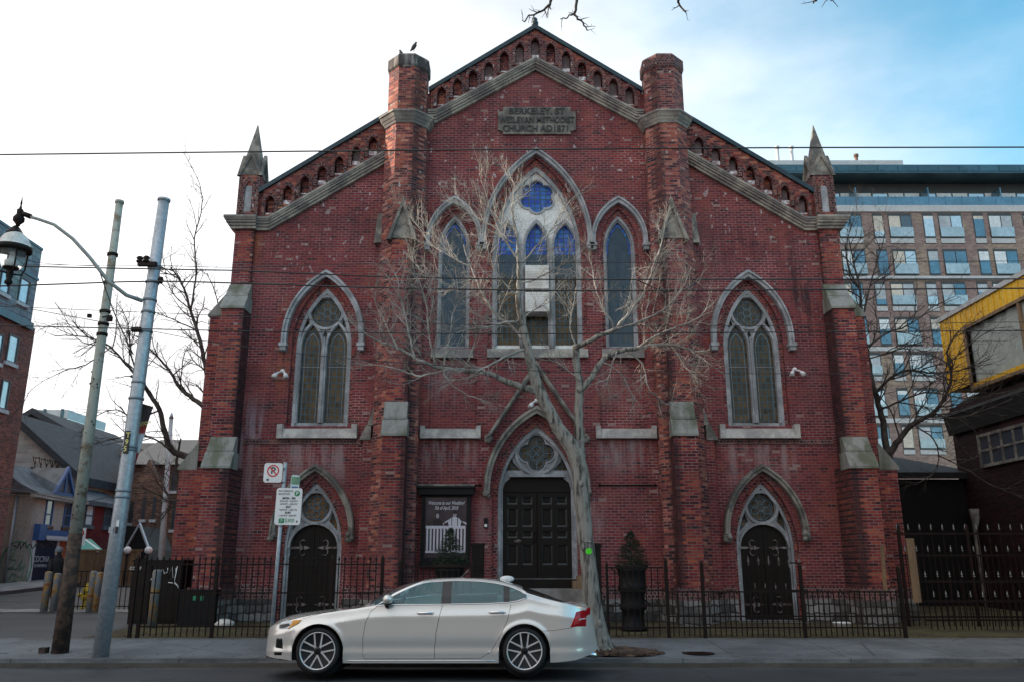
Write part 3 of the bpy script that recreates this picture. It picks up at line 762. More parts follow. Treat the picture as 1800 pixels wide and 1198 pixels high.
def centre_window():
    cx = X(0)
    m = MB()
    holes = [arch(cx + k * .79, .30, 7.30, 10.15, 10.80, 8) for k in (-1, 0, 1)] + [foil(cx + .02, 11.62, .285, .205, 6, math.pi / 2, 8)]
    m.plate(arch(cx, 1.20, 7.14, 9.95, 12.50, 14), holes, YF + .20, YF + .36)
    f = m.build('window', M['plaster'], church)
    fr = MB()
    fr.ribbon(arch_line(cx, 1.13, 7.16, 9.95, 12.36, 14), arch_line(cx, 1.215, 7.16, 9.95, 12.52, 14), YF + .10, YF + .202)
    for k in (-1, 0, 1):
        fr.ribbon(arch_line(cx + k * .79, .30, 7.3, 10.15, 10.80, 8), arch_line(cx + k * .79, .36, 7.3, 10.15, 10.92, 8), YF + .13 - k * .002, YF + .203)
    for k in (-.395, .395):
        fr.lathe([(.075, 7.20), (.075, 7.5), (.05, 7.55), (.05, 9.9), (.08, 9.98), (.09, 10.15)], (cx + k, YF + .13, 0), 12)
    fo, fi = foil(cx + .02, 11.62, .285, .255, 6, math.pi / 2, 8), foil(cx + .02, 11.62, .285, .20, 6, math.pi / 2, 8)
    fr.ribbon(fi + fi[:1], fo + fo[:1], YF + .16, YF + .203)
    fr.build('tracery', M['greystone'], f)
    g = MB(); g.box(cx - 1.16, cx + 1.16, YF + .28, YF + .30, 7.2, 9.25); g.build('glass', M['glassbrown'], f)
    g = MB(); g.box(cx - 1.16, cx + 1.16, YF + .28, YF + .30, 9.92, 12.3); g.build('glass', M['glassroyal'], f)
    g = MB(); g.box(cx - 1.16, cx + 1.16, YF + .28, YF + .30, 9.253, 9.917); g.build('glass', M['glassblue'], f)
    # air conditioners in the middle light
    for z0, z1, pr in ((8.83, 9.50, .10), (8.12, 8.66, .30)):
        a = MB(); a.box(cx - .32, cx + .32, YF + .20 - pr - .12, YF + .33, z0, z1)
        for i in range(7): a.box(cx - .27, cx + .27, YF + .20 - pr - .128, YF + .20 - pr - .119, z0 + .10 + i * .062, z0 + .13 + i * .062)
        a.build('air_conditioner', M['acwhite'], f)
    order_ring(cx, 1.215, 1.34, 7.14, 9.95, 12.52, 12.74, f, YF + .08, YF + .34)
    hood(cx, 1.40, 1.53, 10.12, 10.2, 12.80, 12.99, f, M['greystone'])
    sl_ = MB(); sl_.hexa([(cx - 1.34, YF - .12, 6.90), (cx + 1.34, YF - .12, 6.90), (cx + 1.34, YF + .36, 6.90), (cx - 1.34, YF + .36, 6.90)],
                        [(cx - 1.34, YF - .02, 7.16), (cx + 1.34, YF - .02, 7.16), (cx + 1.34, YF + .36, 7.22), (cx - 1.34, YF + .36, 7.22)])
    sl_.build('sill', M['stone'], f)
    for s in (-1, 1):
        c2 = X(s * 2.27); m = MB()
        m.plate(arch(c2, .43, 7.16, 10.05, 11.0, 12), [arch(c2, .335, 7.26, 10.05, 10.84, 10)], YF + .16, YF + .30)
        m.ribbon(arch_line(c2, .37, 7.2, 10.05, 10.9, 12), arch_line(c2, .435, 7.2, 10.05, 11.01, 12), YF + .10, YF + .162)
        ff = m.build('window', M['greystone'], church)
        g = MB(); g.plate(arch(c2, .40, 7.2, 10.05, 10.95, 8), [], YF + .24, YF + .26); g.build('glass', M['glassblue'], ff)
        l = MB(); l.ribbon(arch_line(c2, .285, 9.9, 10.05, 10.72, 10), arch_line(c2, .335, 9.9, 10.05, 10.83, 10), YF + .225, YF + .243); l.build('blue_border', M['glassroyal'], ff)
        order_ring(c2, .435, .53, 7.16, 10.05, 11.01, 11.2, ff, YF + .08, YF + .28)
        hood(c2, .66, .785, 10.1 if True else 0, 10.2, 11.30, 11.50, ff, M['greystone'])
        q = MB(); q.hexa([(c2 - .56, YF - .10, 6.90), (c2 + .56, YF - .10, 6.90), (c2 + .56, YF + .3, 6.90), (c2 - .56, YF + .3, 6.90)],
                         [(c2 - .56, YF - .02, 7.16), (c2 + .56, YF - .02, 7.16), (c2 + .56, YF + .3, 7.20), (c2 - .56, YF + .3, 7.20)])
        q.build('sill', M['stone'], ff)

def strap_hinge(m, x, z, d, y):
    """strap with a scrolled fleur end, growing in direction d"""
    m.box(*sorted((x, x + d * .34)), y - .02, y, z - .028, z + .028)
    m.prism_y([(x + d * .34, z - .05), (x + d * .50, z), (x + d * .34, z + .05), (x + d * .30, z)][::(1 if d > 0 else -1)], y - .02, y)
    for e in (-1, 1):
        pts = []
        for i in range(10):
            a = math.pi * 1.35 * i / 9
            pts.append((x + d * (.30 - .07 * math.sin(a) * 1.0), y - .012, z + e * (.02 + .085 * (1 - math.cos(a)))))
        m.tube(pts, [.022 - .0012 * i for i in range(10)], 5)

def doors():
    for s in (-1, 1):
        cx = X(s * 5.69); y = YF + .20
        m = MB()
        leaf = arch(cx, .60, .30, 1.90, 2.60, 10)
        # flatter head for the leaf opening
        head = [(cx - .60, .30), (cx + .60, .30)] + [(cx + .60 * math.cos(a), 2.02 + .58 * math.sin(a)) for a in [math.pi * i / 14 for i in range(15)]]
        tri = lambda e: [(cx + e * .58, 2.44), (cx + e * .36, 2.68), (cx + e * .47, 2.98), (cx + e * .53, 2.86)]
        m.plate(arch(cx, .72, .28, 2.05, 3.64, 14), [head, circle(cx, 3.03, .355, 26), tri(1), tri(-1)[::-1], [(cx - .06, 3.44), (cx + .06, 3.44), (cx, 3.56)]], y, y + .14)
        f = m.build('door_frame', M['greystone'], church)
        t = MB()
        ring = [2 * math.pi * i / 28 for i in range(29)]
        t.ribbon([(cx + .36 * math.cos(a), 3.03 + .36 * math.sin(a)) for a in ring], [(cx + .43 * math.cos(a), 3.03 + .43 * math.sin(a)) for a in ring], y - .06, y + .002)
        t.ribbon(arch_line(cx, .655, .28, 2.05, 3.50, 14), arch_line(cx, .725, .28, 2.05, 3.65, 14), y - .07, y + .003)
        t.ribbon([(cx + .605 * math.cos(a), 2.02 + .585 * math.sin(a)) for a in [math.pi * i / 14 for i in range(15)]],
                 [(cx + .66 * math.cos(a), 2.02 + .65 * math.sin(a)) for a in [math.pi * i / 14 for i in range(15)]], y - .05, y + .001)
        t.build('tracery', M['greystone'], f)
        g = MB(); g.box(cx - .62, cx + .62, y + .08, y + .10, 2.3, 3.6); g.build('glass', M['glassamber'] if s < 0 else M['glassbrown'], f)
        l = MB(); leads(l, cx, 3.03, .355, y + .07); l.build('leading', M['lead'], f)
        for e in (-1, 1):
            d = MB(); hh = [p for p in head if (p[0] - cx) * e >= -.001]
            a0 = [math.pi / 2 * i / 8 for i in range(9)]
            pl = [(cx + e * .006, .30), (cx + e * .60, .30)] + [(cx + e * (.006 + .594 * math.cos(a)), 2.02 + .58 * math.sin(a)) for a in a0]
            d.plate(pl if e > 0 else pl[::-1], [], y + .055, y + .10)
            for i in range(1, 5): d.box(cx + e * .12 * i - .004, cx + e * .12 * i + .004, y + .047, y + .056, .32, 2.3)
            dl = d.build('door_leaf', M['blackdoor'], f)
            for hz in (2.03, .66):
                hg = MB(); strap_hinge(hg, cx + e * .585, hz, -e, y + .05); hg.build('strap_hinge', M['hinge'], dl)
        order_ring(cx, .725, .81, .28, 2.05, 3.65, 3.84, f, YF + .08, y + .1)
        hood(cx, .92, 1.06, 2.28, 2.36, 3.92, 4.10, f, M['oldstone'], True, .18)
        th = MB(); th.box(cx - .85, cx + .85, YF - .25, YF + .3, .16, .27); th.build('threshold', M['concrete'], f)
    # great door
    cx = X(-.04); y = YF + .22
    m = MB(); hw = .875
    head = [(cx - hw, 1.28), (cx + hw, 1.28), (cx + hw, 3.50), (cx + hw - .05, 3.66), (cx + hw - .18, 3.76), (cx + hw - .2, 3.80), (cx - hw + .2, 3.80), (cx - hw + .18, 3.76), (cx - hw + .05, 3.66), (cx - hw, 3.50)]
    tr = lambda e: [(cx + e * .90, 3.97), (cx + e * .42, 3.97), (cx + e * .62, 4.20), (cx + e * .66, 4.42)]
    m.plate(arch(cx, 1.0, 1.04, 3.25, 5.10, 16), [head, foil(cx, 4.42, .235, .225, 4, math.pi / 4 * 0, 10), tr(-1), tr(1)[::-1]], y, y + .14)
    f = m.build('door_frame', M['greystone'], church)
    t = MB(); ring = [2 * math.pi * i / 32 for i in range(33)]
    t.ribbon([(cx + .49 * math.cos(a), 4.42 + .49 * math.sin(a)) for a in ring], [(cx + .57 * math.cos(a), 4.42 + .57 * math.sin(a)) for a in ring], y - .07, y + .002)
    fo, fi = foil(cx, 4.42, .235, .265, 4, 0, 10), foil(cx, 4.42, .235, .222, 4, 0, 10)
    t.ribbon(fi + fi[:1], fo + fo[:1], y - .035, y + .001)
    t.ribbon(arch_line(cx, .93, 1.04, 3.25, 4.96, 16), arch_line(cx, 1.005, 1.04, 3.25, 5.11, 16), y - .09, y + .003)
    t.box(cx - .72, cx + .72, y - .08, y + .004, 3.80, 3.87)
    t.build('tracery', M['greystone'], f)
    g = MB(); g.box(cx - .93, cx + .93, y + .08, y + .10, 3.85, 5.0); g.build('glass', M['glassbrown'], f)
    l = MB(); yy = y + .065
    for k in range(4):
        a = math.pi / 2 * k + math.pi / 4
        for q, rr in ((.10, .085),):
            c = [(cx + q * math.cos(a + .785) + rr * math.cos(b), yy, 4.42 + q * math.sin(a + .785) + rr * math.sin(b)) for b in [2 * math.pi * i / 14 for i in range(15)]]
            l.tube(c, .009, 4, False)
        for d in (.20, .25):
            l.tube([(cx + d * math.cos(a - .785) * 1.2, yy, 4.42 + d * math.sin(a - .785) * 1.2), (cx + d * math.cos(a + .785) * 1.2, yy, 4.42 + d * math.sin(a + .785) * 1.2)], .009, 4, False)
        a2 = math.pi / 2 * k
        l.tube([(cx + .2 * math.cos(a2), yy, 4.42 + .2 * math.sin(a2)), (cx + .46 * math.cos(a2), yy, 4.42 + .46 * math.sin(a2))], .009, 4, False)
    fo = foil(cx, 4.42, .235, .19, 4, 0, 10); l.tube([(x, yy, z) for x, z in fo + fo[:1]], .009, 4, False)
    l.build('leading', M['lead'], f)
    # panelled leaves and transom
    tm = MB(); tm.box(cx - hw, cx + hw, y + .06, y + .12, 3.47, 3.80); tm.box(cx - hw, cx + hw, y + .03, y + .10, 3.42, 3.47); tm.build('transom', M['blackdoor'], f)
    for e in (-1, 1):
        x0, x1 = sorted((cx + e * .008, cx + e * hw)); d = MB(); hs = []
        for c in (0, 1):
            a = x0 + .12 + c * .38
            for z0, z1 in ((1.62, 2.10), (2.28, 2.44), (2.56, 3.00), (3.12, 3.30)): hs.append(rect(a, a + .25, z0, z1))
        d.plate(rect(x0, x1, 1.28, 3.42), hs, y + .055, y + .085)
        d.box(x0, x1, y + .082, y + .11, 1.28, 3.42)
        for h_ in hs:
            d.box(h_[0][0] + .05, h_[1][0] - .05, y + .06, y + .083, h_[0][1] + .05, h_[2][1] - .05)
        dl = d.build('door_leaf', M['blackdoor'], f)
        for h_ in hs:
            q = MB(); (xa, za), (xb, zb_) = h_[0], h_[2]; i_ = .042; ya, yb = y + .052, y + .080
            o4 = [(xa - .012, ya, za - .012), (xb + .012, ya, za - .012), (xb + .012, ya, zb_ + .012), (xa - .012, ya, zb_ + .012)]; n4 = [(xa + i_, yb, za + i_), (xb - i_, yb, za + i_), (xb - i_, yb, zb_ - i_), (xa + i_, yb, zb_ - i_)]
            q.add(o4 + n4, [(k_, (k_ + 1) % 4, (k_ + 1) % 4 + 4, k_ + 4) for k_ in range(4)]); q.build('panel_moulding', M['glossdoor'], dl)
        if e < 0:
            p = MB(); p.prism_y([(cx - .5 + .10 * math.cos(a) * (1 if abs(math.cos(a)) > .1 else 1), 2.2 + .035 * math.sin(a)) for a in [2 * math.pi * i / 16 for i in range(16)]], y + .045, y + .056)
            p.build('letter_plate', M['hinge'], dl)
            k = MB(); k.tube([(cx - .07, y + .05, 2.16), (cx - .07, y + .0, 2.2), (cx - .07, y + .0, 2.32), (cx - .07, y + .05, 2.36)], .016, 6); k.ball((cx - .07, y + .03, 2.42), .035, 8)
            k.build('door_handle', M['iron'], dl)
    order_ring(cx, 1.005, 1.16, 1.02, 3.25, 5.11, 5.32, f, YF + .08, y + .1)
    hood(cx, 1.20, 1.36, 3.36, 3.42, 5.40, 5.60, f, M['oldstone'], True, .2)
    gb = MB()
    for e in (-1, 1):
        p = [(cx + e * 1.30, 4.80), (cx + e * 1.20, 4.80), (cx, 6.58), (cx, 6.80)]
        gb.prism_y(p if e < 0 else p[::-1], YF - .20, YF + .01)
        p = [(cx + e * 1.27, 4.80), (cx + e * 1.22, 4.80), (cx, 6.66), (cx, 6.76)]
        gb.prism_y(p if e < 0 else p[::-1], YF - .25, YF - .19)
        for k in range(5): gb.ball((cx + e * 1.25 + .05 * math.cos(k * 1.3), YF - .15, 4.74 + .06 * math.sin(k * 1.3)), .07, 7)
    gb.prism_y([(cx - .12, 6.5), (cx + .12, 6.5), (cx, 6.72)], YF - .15, YF + .01)
    gb.build('entrance_gable', M['oldstone'], church)
    th = MB(); th.box(cx - 1.0, cx + 1.0, YF - .12, YF + .4, 1.06, 1.27); th.build('threshold', M['blackdoor'], f)
    st = MB()
    for i, (zt, yf) in enumerate(((1.055, 20.55), (.78, 20.15), (.50, 19.8), (.3, 19.45))):
        st.box(cx - 1.28 - .0 * i, cx + 1.28, yf, (20.55, 20.15, 19.8)[i - 1] if i else YF + .1, .0, zt)
    st.build('entrance_steps', M['concrete'], church)

def plaque():
    m = MB(); a, b = X(-1.08), X(1.14); z0, z1 = 13.44, 14.30; c = .14
    m.prism_y([(a + c, z0), (b - c, z0), (b - c, z0 + c * .6), (b, z0 + c), (b, z1 - c), (b - c, z1 - c), (b - c, z1), (a + c, z1), (a + c, z1 - c), (a, z1 - c), (a, z0 + c), (a + c, z0 + c * .6)], YF - .07, YF + .02)
    p = m.build('stone_plaque', M['plaque'], church)
    for body, z, w in (('BERKELEY. S\u1d40', 14.15, .72), ('WESLEYAN METHODIST', 13.87, 1.0), ('CHURCH AD1871.', 13.60, .80)):
        pass
    text('BERKELEY. ST', .27, ((a + b) / 2, YF - .07, 14.15), M['ink'], p, 'inscription', .025, bold=.006)
    text('WESLEYAN METHODIST', .27, ((a + b) / 2, YF - .07, 13.87), M['ink'], p, 'inscription', .025, sx=.74, bold=.006)
    text('CHURCH AD1871.', .27, ((a + b) / 2, YF - .07, 13.60), M['ink'], p, 'inscription', .025, bold=.006, sx=.9)

church_front(); church_trim(); turrets(); corners(); plinth(); side_windows(); centre_window(); doors(); plaque()
# ------------------------------------------------------------------ ground, street, pavement
KY = 15.30
GZ = [(-400, -.08), (-14, -.08), (6, .02), (KY, -.08), (KY + .01, .05), (17.9, .18), (21.5, .27), (26, .30), (34, .50), (42, .78), (60, .95), (2600, 1.2)]
def gz(y):
    for (a, za), (b, zb) in zip(GZ, GZ[1:]):
        if a <= y <= b: return za + (zb - za) * (y - a) / (b - a)
    return GZ[-1][1]
def ribbon_ground(name, x0, x1, ys, dz, mat, xs=1):
    m = MB(); X_ = [x0 + (x1 - x0) * i / xs for i in range(xs + 1)]
    vs = [(x, y, gz(y) + dz) for y in ys for x in X_]; k = xs + 1
    m.add(vs, [(i * k + j, i * k + j + 1, (i + 1) * k + j + 1, (i + 1) * k + j) for i in range(len(ys) - 1) for j in range(xs)])
    return tag(m.build(name, mat), kind='structure')
def asphalt(name, c, c2, cracks=True):
    t = NT(name); n1 = t.noise(.35, 5, .6); n2 = t.noise(55, 3, .7)
    col = t.mix(t.step(n1, .38, .65), c, c2)
    strip = t.noise(.8, 4, .5, t.map(t.pos(), (.06, 1.6, 1)))
    col = t.mix(t.step(strip, .5, .7, 0, .5), col, tuple(x * .6 for x in c))
    col = t.mix(.8, col, t.ramp(n2, [(.3, (.55,) * 3), (.72, (1.45,) * 3)]), 'MULTIPLY')
    if cracks:
        v = t.n('ShaderNodeTexVoronoi'); v.feature = 'DISTANCE_TO_EDGE'; v.inputs['Scale'].default_value = .45
        t.put(t.mix(.12, t.pos(), t.comb(t.noise(1.2), t.noise(1.5), 0.0)), v.inputs['Vector'])
        col = t.mix(t.step(v.outputs['Distance'], .006, .002, 0, .55), col, (.012, .012, .014))
    if cracks:
        P = t.sep(t.pos()); g = t.math('MULTIPLY', t.step(P[1], 14.75, 15.28), t.step(t.noise(2.2, 5, .65, t.map(t.pos(), (.5, 1, 1))), .38, .62))
        col = t.mix(t.math('MULTIPLY', g, .6), col, t.mix(t.noise(60, 2), (.03, .027, .024), (.17, .155, .135)))
        q = t.n('ShaderNodeTexVoronoi'); q.inputs['Scale'].default_value = .22; t.put(t.map(t.pos(), (1, 2.2, 1), (3.3, 1.7, 0)), q.inputs['Vector'])
        col = t.mix(t.step(q.outputs['Distance'], .30, .29, 0, .45), col, (.020, .021, .024))
        oil = t.noise(.9, 3, .5, t.map(t.pos(), (1, 1.3, 1), (2, 5, 0))); col = t.mix(t.step(oil, .60, .70, 0, .6), col, (.014, .014, .016))
    t.set(col, .78, spec=.35); t.bump(n2, .5, .006); return t.m
def paving():
    t = NT('concrete_paving'); P = t.sep(t.pos())
    b = t.n('ShaderNodeTexBrick'); b.offset = 0; t.put(t.comb(P[0], t.math('ADD', P[1], -.2), 0.0), b.inputs['Vector'])
    for k, v in (('Color1', (.75, .75, .75, 1)), ('Color2', (1, 1, 1, 1)), ('Mortar', (.2, .2, .2, 1)), ('Scale', 1), ('Mortar Size', .010), ('Mortar Smooth', .1), ('Brick Width', 1.95), ('Row Height', 1.25)): b.inputs[k].default_value = v
    n = t.noise(.8, 6, .65); f = t.noise(42, 3)
    col = t.mix(t.step(n, .36, .66), (.185, .20, .212), (.12, .13, .138))
    col = t.mix(.85, col, b.outputs['Color'], 'MULTIPLY')
    col = t.mix(.7, col, t.ramp(f, [(.3, (.7,) * 3), (.7, (1.2,) * 3)]), 'MULTIPLY')
    v = t.n('ShaderNodeTexVoronoi'); v.feature = 'DISTANCE_TO_EDGE'; v.inputs['Scale'].default_value = .33
    t.put(t.mix(.1, t.pos(), t.comb(t.noise(1.1), t.noise(1.6), 0.0)), v.inputs['Vector'])
    col = t.mix(t.step(v.outputs['Distance'], .005, .0015, 0, .7), col, (.045, .045, .05))
    P1 = t.sep(t.pos())[1]; col = t.mix(t.math('MULTIPLY', t.step(P1, 17.4, 17.95), t.step(t.noise(2.6, 5, .7), .38, .60, 0, .75)), col, (.075, .066, .05))
    sp = t.noise(7.0, 1, .3); col = t.mix(t.step(sp, .715, .73, 0, .8), col, (.055, .056, .06))
    g = t.noise(3.2, 2, .4); col = t.mix(t.step(g, .70, .74, 0, .5), col, (.09, .09, .095))
    t.set(col, .85, spec=.3); t.bump(t.math('SUBTRACT', t.math('MULTIPLY', f, .3), b.outputs['Fac']), .4, .01); return t.m
def kerbmat():
    t = NT('kerb_concrete'); P = t.sep(t.pos())
    j = t.math('ABSOLUTE', t.math('SUBTRACT', t.math('MODULO', t.math('ADD', P[0], 120.3), 2.9), 1.45))
    col = t.mix(t.step(t.noise(2.2, 5, .6, t.map(t.pos(), (.5, 1, 2))), .36, .66), (.17, .178, .185), (.075, .08, .084))
    col = t.mix(.6, col, t.ramp(t.noise(45, 3), [(.3, (.65,) * 3), (.7, (1.25,) * 3)]), 'MULTIPLY')
    col = t.mix(t.step(j, .012, .004, 0, .85), col, (.03, .03, .03)); t.set(col, .85); t.bump(t.noise(40, 3), .4, .008); return t.m
def yardmat():
    t = NT('dry_grass_soil'); n = t.noise(1.5, 6, .65); f = t.noise(30, 4, .7)
    col = t.mix(t.step(n, .36, .62), (.115, .105, .055), (.075, .060, .045))
    col = t.mix(t.step(f, .5, .7, 0, .7), col, (.16, .145, .08)); t.set(col, .95, spec=.1); t.bump(f, .9, .04); return t.m
M['asphalt'] = asphalt('road_asphalt', (.040, .043, .048), (.060, .064, .070))
M['apron'] = asphalt('old_apron_asphalt', (.045, .047, .050), (.062, .064, .068), False)
ground = ribbon_ground('ground', -1500, 1500, [-400, -60, -12, KY, KY + .012, 17.9, 21.5, 26, 34, 42, 60, 400, 2500], -.06, plain('earth', (.11, .10, .085), .95, scale=.5))
ribbon_ground('road', -140, 140, [-12.0, -6, 0, 6, 10, 13, KY], .0, M['asphalt'])
ribbon_ground('pavement', -140, 140, [KY + .16, 17.9], .004, paving())
k = MB(); k.hexa([(-140, KY, -.15), (140, KY, -.15), (140, KY + .16, -.15), (-140, KY + .16, -.15)], [(-140, KY + .025, .062), (140, KY + .025, .062), (140, KY + .16, .066), (-140, KY + .16, .066)])
tag(k.build('kerb', kerbmat()), kind='structure')
ribbon_ground('yard_ground', -8.75, 14.6, [17.9, 19, 20, 21.5, 23, 30], .0, yardmat())
ribbon_ground('apron_ground', -60, -8.75, [17.9, 21.5, 25.0], .0, M['apron'])
ribbon_ground('side_pavement', -19.5, -8.75, [25.0, 26.4], .012, M['concrete'])
ribbon_ground('side_street', -19.5, -9.2, [26.4, 34, 42, 60, 160], .0, M['asphalt'])
ribbon_ground('far_pavement', -22.6, -19.5, [25.0, 26.4, 34, 42, 60, 160], .13, M['concrete'])
k = MB(); yk = [25.0, 34, 42, 60, 160]
for a, b in zip(yk, yk[1:]):
    k.hexa([(-19.56, a, gz(a) - .1), (-19.44, a, gz(a) - .1), (-19.44, b, gz(b) - .1), (-19.56, b, gz(b) - .1)], [(-19.56, a, gz(a) + .134), (-19.44, a, gz(a) + .134), (-19.44, b, gz(b) + .134), (-19.56, b, gz(b) + .134)])
tag(k.build('side_kerb', M['apron']), kind='structure')
# mulch pit round the street tree
def mulch():
    m = MB(); rnd = random.Random(3); n = 26; vs = [(1.72, 15.95, .19)]
    for r_, h in ((.35, .17), (.62, .12), (.80, .085)):
        for i in range(n):
            a = 2 * math.pi * i / n; q = r_ * (1 + rnd.uniform(-.1, .1)); sx = 1.15 if math.cos(a) > 0 else 1
            vs.append((1.78 + q * sx * math.cos(a) * 1.0, max(KY + .17, 15.98 + q * math.sin(a) * .72), h + rnd.uniform(-.015, .03)))
    fs = [(0, 1 + i, 1 + (i + 1) % n) for i in range(n)]
    for r in range(2):
        fs += [(1 + r * n + i, 1 + (r + 1) * n + i, 1 + (r + 1) * n + (i + 1) % n, 1 + r * n + (i + 1) % n) for i in range(n)]
    m.add(vs, fs)
    for i in range(420):
        a = rnd.uniform(0, 6.28); q = math.sqrt(rnd.random()) * .82; x = 1.78 + q * math.cos(a) * (1.15 if math.cos(a) > 0 else 1); y = max(KY + .2, 15.98 + q * .72 * math.sin(a)); z = .20 - q * .12
        d = Vector((rnd.uniform(-1, 1), rnd.uniform(-1, 1), rnd.uniform(-.2, .4))).normalized() * rnd.uniform(.02, .05)
        m.tube([Vector((x, y, z)) - d, Vector((x, y, z)) + d], rnd.uniform(.005, .011), 4)
    return tag(m.build('mulch', plain('bark_mulch', (.13, .075, .045), .95, scale=8, c2=(.05, .032, .024), bump=.8)), kind='stuff')
mulch()
# fallen leaves and grit along the yard
def litter():
    m = MB(); rnd = random.Random(8)
    for i in range(900):
        x = rnd.uniform(-8.5, 9.5); y = 18.0 + abs(rnd.gauss(0, .9)) if i % 4 else rnd.uniform(18, 21)
        if abs(x - .6) < 1.4 and y > 19: continue
        s = rnd.uniform(.015, .045); a = rnd.uniform(0, 6.28); z = gz(y) + .012
        m.add([(x + s * math.cos(a + k * 1.57) * (1 if k % 2 else .55), y + s * math.sin(a + k * 1.57) * (1 if k % 2 else .55), z + rnd.uniform(0, .02)) for k in range(4)], [(0, 1, 2, 3)])
    for i in range(620):
        k = i % 3; x = rnd.uniform(-13, 13); y = (KY - abs(rnd.gauss(0, .16)) - .01) if k else 17.92 - abs(rnd.gauss(0, .15)); z = gz(y) + .008
        s = rnd.uniform(.008, .030) if k else rnd.uniform(.010, .032); a = rnd.uniform(0, 6.28)
        m.add([(x + s * math.cos(a + q * 1.57) * (1 if q % 2 else .5), y + s * math.sin(a + q * 1.57) * (1 if q % 2 else .5), z + rnd.uniform(0, .014)) for q in range(4)], [(0, 1, 2, 3)])
    return tag(m.build('leaf_litter', plain('dead_leaf', (.20, .13, .07), .9, scale=6, c2=(.09, .06, .04))), kind='stuff')
litter()
mc = MB(); mc.lathe([(.29, 0), (.29, .012), (.26, .014), (.24, .010), (.02, .012)], (3.35, 15.95, gz(15.95) + .0), 28, smooth=False)
for i in range(8): mc.box(3.35 - .17, 3.35 + .17, 15.95 - .20 + i * .052, 15.95 - .18 + i * .052, gz(15.95) + .008, gz(15.95) + .016)
tag(mc.build('manhole_cover', M['iron']), 'round iron utility cover let into the pavement right of the tree', 'utility cover')
# ------------------------------------------------------------------ poles, lamp, wires, signs
M['woodpole'] = plain('pitted_old_pole_paint', (.36, .38, .33), .8, scale=4, c2=(.20, .15, .10), bump=.5, lo=.34, hi=.5)
M['rustpole'] = plain('rusty_pole_foot', (.10, .06, .04), .85, scale=8, c2=(.030, .022, .018), bump=.7)
M['signwhite'] = plain('white_sign_face', (.80, .80, .79), .45, vary=.06)
M['signgreen'] = plain('green_sign_print', (.02, .26, .12), .5, vary=.1)
M['signred'] = plain('red_sign_print', (.62, .03, .03), .5, vary=.1)
M['signblack'] = plain('black_sign_print', (.015, .015, .017), .5, vary=.1)
M['yellowpaint'] = plain('yellow_enamel', (.72, .50, .02), .5, scale=6, c2=(.45, .30, .03))
M['lampglass'] = None
def glassy(name, c, rough=.05, trans=.85, alpha=1):
    t = NT(name); t.set(c, rough, spec=.5); t.b.inputs['Transmission Weight'].default_value = trans; t.b.inputs['IOR'].default_value = 1.1
    return t.m
M['lampglass'] = glassy('clear_lamp_glass', (.93, .95, .92), .08, .92)
# T95 utility pole with the bracket lamp
tb, tt = pt(177, 1147, 15.55), pt(288, 354, 15.55); tb.z = gz(15.55)
tp = thing('street_lamp', 'galvanised steel pole with number plate T95 carrying a curved lamp arm', 'street lamp', tb)
def along(a, b, f): return a + (b - a) * f
def tz(py):       # point on the pole's axis at a pixel height
    f = (1147 - py) / (1147 - 354); lo, hi = 0, 1
    for _ in range(30):
        mid = (lo + hi) / 2; p = along(tb, tt, mid); v = Q_y(p)
        if v > py: lo = mid
        else: hi = mid
    return along(tb, tt, lo)
def Q_y(p):
    z = p.z - EYE; zc = p.y * math.cos(TILT) + z * math.sin(TILT); yc = -p.y * math.sin(TILT) + z * math.cos(TILT)
    return 599 - F * yc / zc
m = MB(); m.tube([tb - (tt - tb) * .02, along(tb, tt, .3), along(tb, tt, .7), tt], [.140, .132, .118, .107], 20)
d_ = (tt - tb).normalized(); m.tube([tt, tt + d_ * .05], [.125, .125], 20)
m.build('pole', M['galv'], tp)
m = MB()
for py in (470, 497, 528, 549, 583, 672, 700, 785, 790, 862, 873):
    p = tz(py); q = .118 + .022 * (p.z / 8.7 < .6); m.tube([p - d_ * .022, p + d_ * .022], [.131 if py < 700 else .141] * 2, 18)
m.build_each('strap', M['lead'], tp)
m = MB(); p = tz(470); m.box(p.x - .26, p.x + .10, 15.36, 15.44, p.z - .03, p.z + .05); m.lathe([(.05, 0), (.07, .03), (.04, .06), (.07, .09), (.04, .13)], (p.x - .24, 15.40, p.z + .04), 10)
m.lathe([(.05, 0), (.07, .03), (.04, .06), (.07, .09), (.04, .13)], (p.x - .10, 15.38, p.z + .04), 10)
p = tz(583); m.box(p.x - .20, p.x - .02, 15.35, 15.45, p.z - .04, p.z + .04); p = tz(497); m.lathe([(.045, -.06), (.06, 0), (.045, .06)], (p.x + .22, 15.4, p.z), 8)
m.build_each('insulator_bracket', M['iron'], tp)
pl = tz(778); m = MB(); m.box(pl.x - .045, pl.x + .055, 15.395, 15.405, pl.z - .21, pl.z + .21); np_ = m.build('number_plate', M['signblack'], tp)
M['platefig'] = plain('yellow_plate_figure', (.75, .68, .25), .5, vary=.05)
for i, ch in enumerate('T95'): text(ch, .135, (pl.x + .005 + .012 * (1 - i), 15.393, pl.z + .125 - i * .125), M['platefig'], np_, 'figure', .002, sx=.95, bold=.003)
for py, cc, w in ((920, 'signwhite', .05), (931, 'signblack', .045)):
    p = tz(py); m = MB(); m.box(p.x + .02, p.x + .02 + w, 15.40, 15.41, p.z - .06, p.z + .06); m.build('sticker', M[cc], tp)
p = tz(931); m = MB(); m.box(p.x - .10, p.x - .02, 15.402, 15.41, p.z - .05, p.z + .05); m.build('sticker', M['galv'], tp)
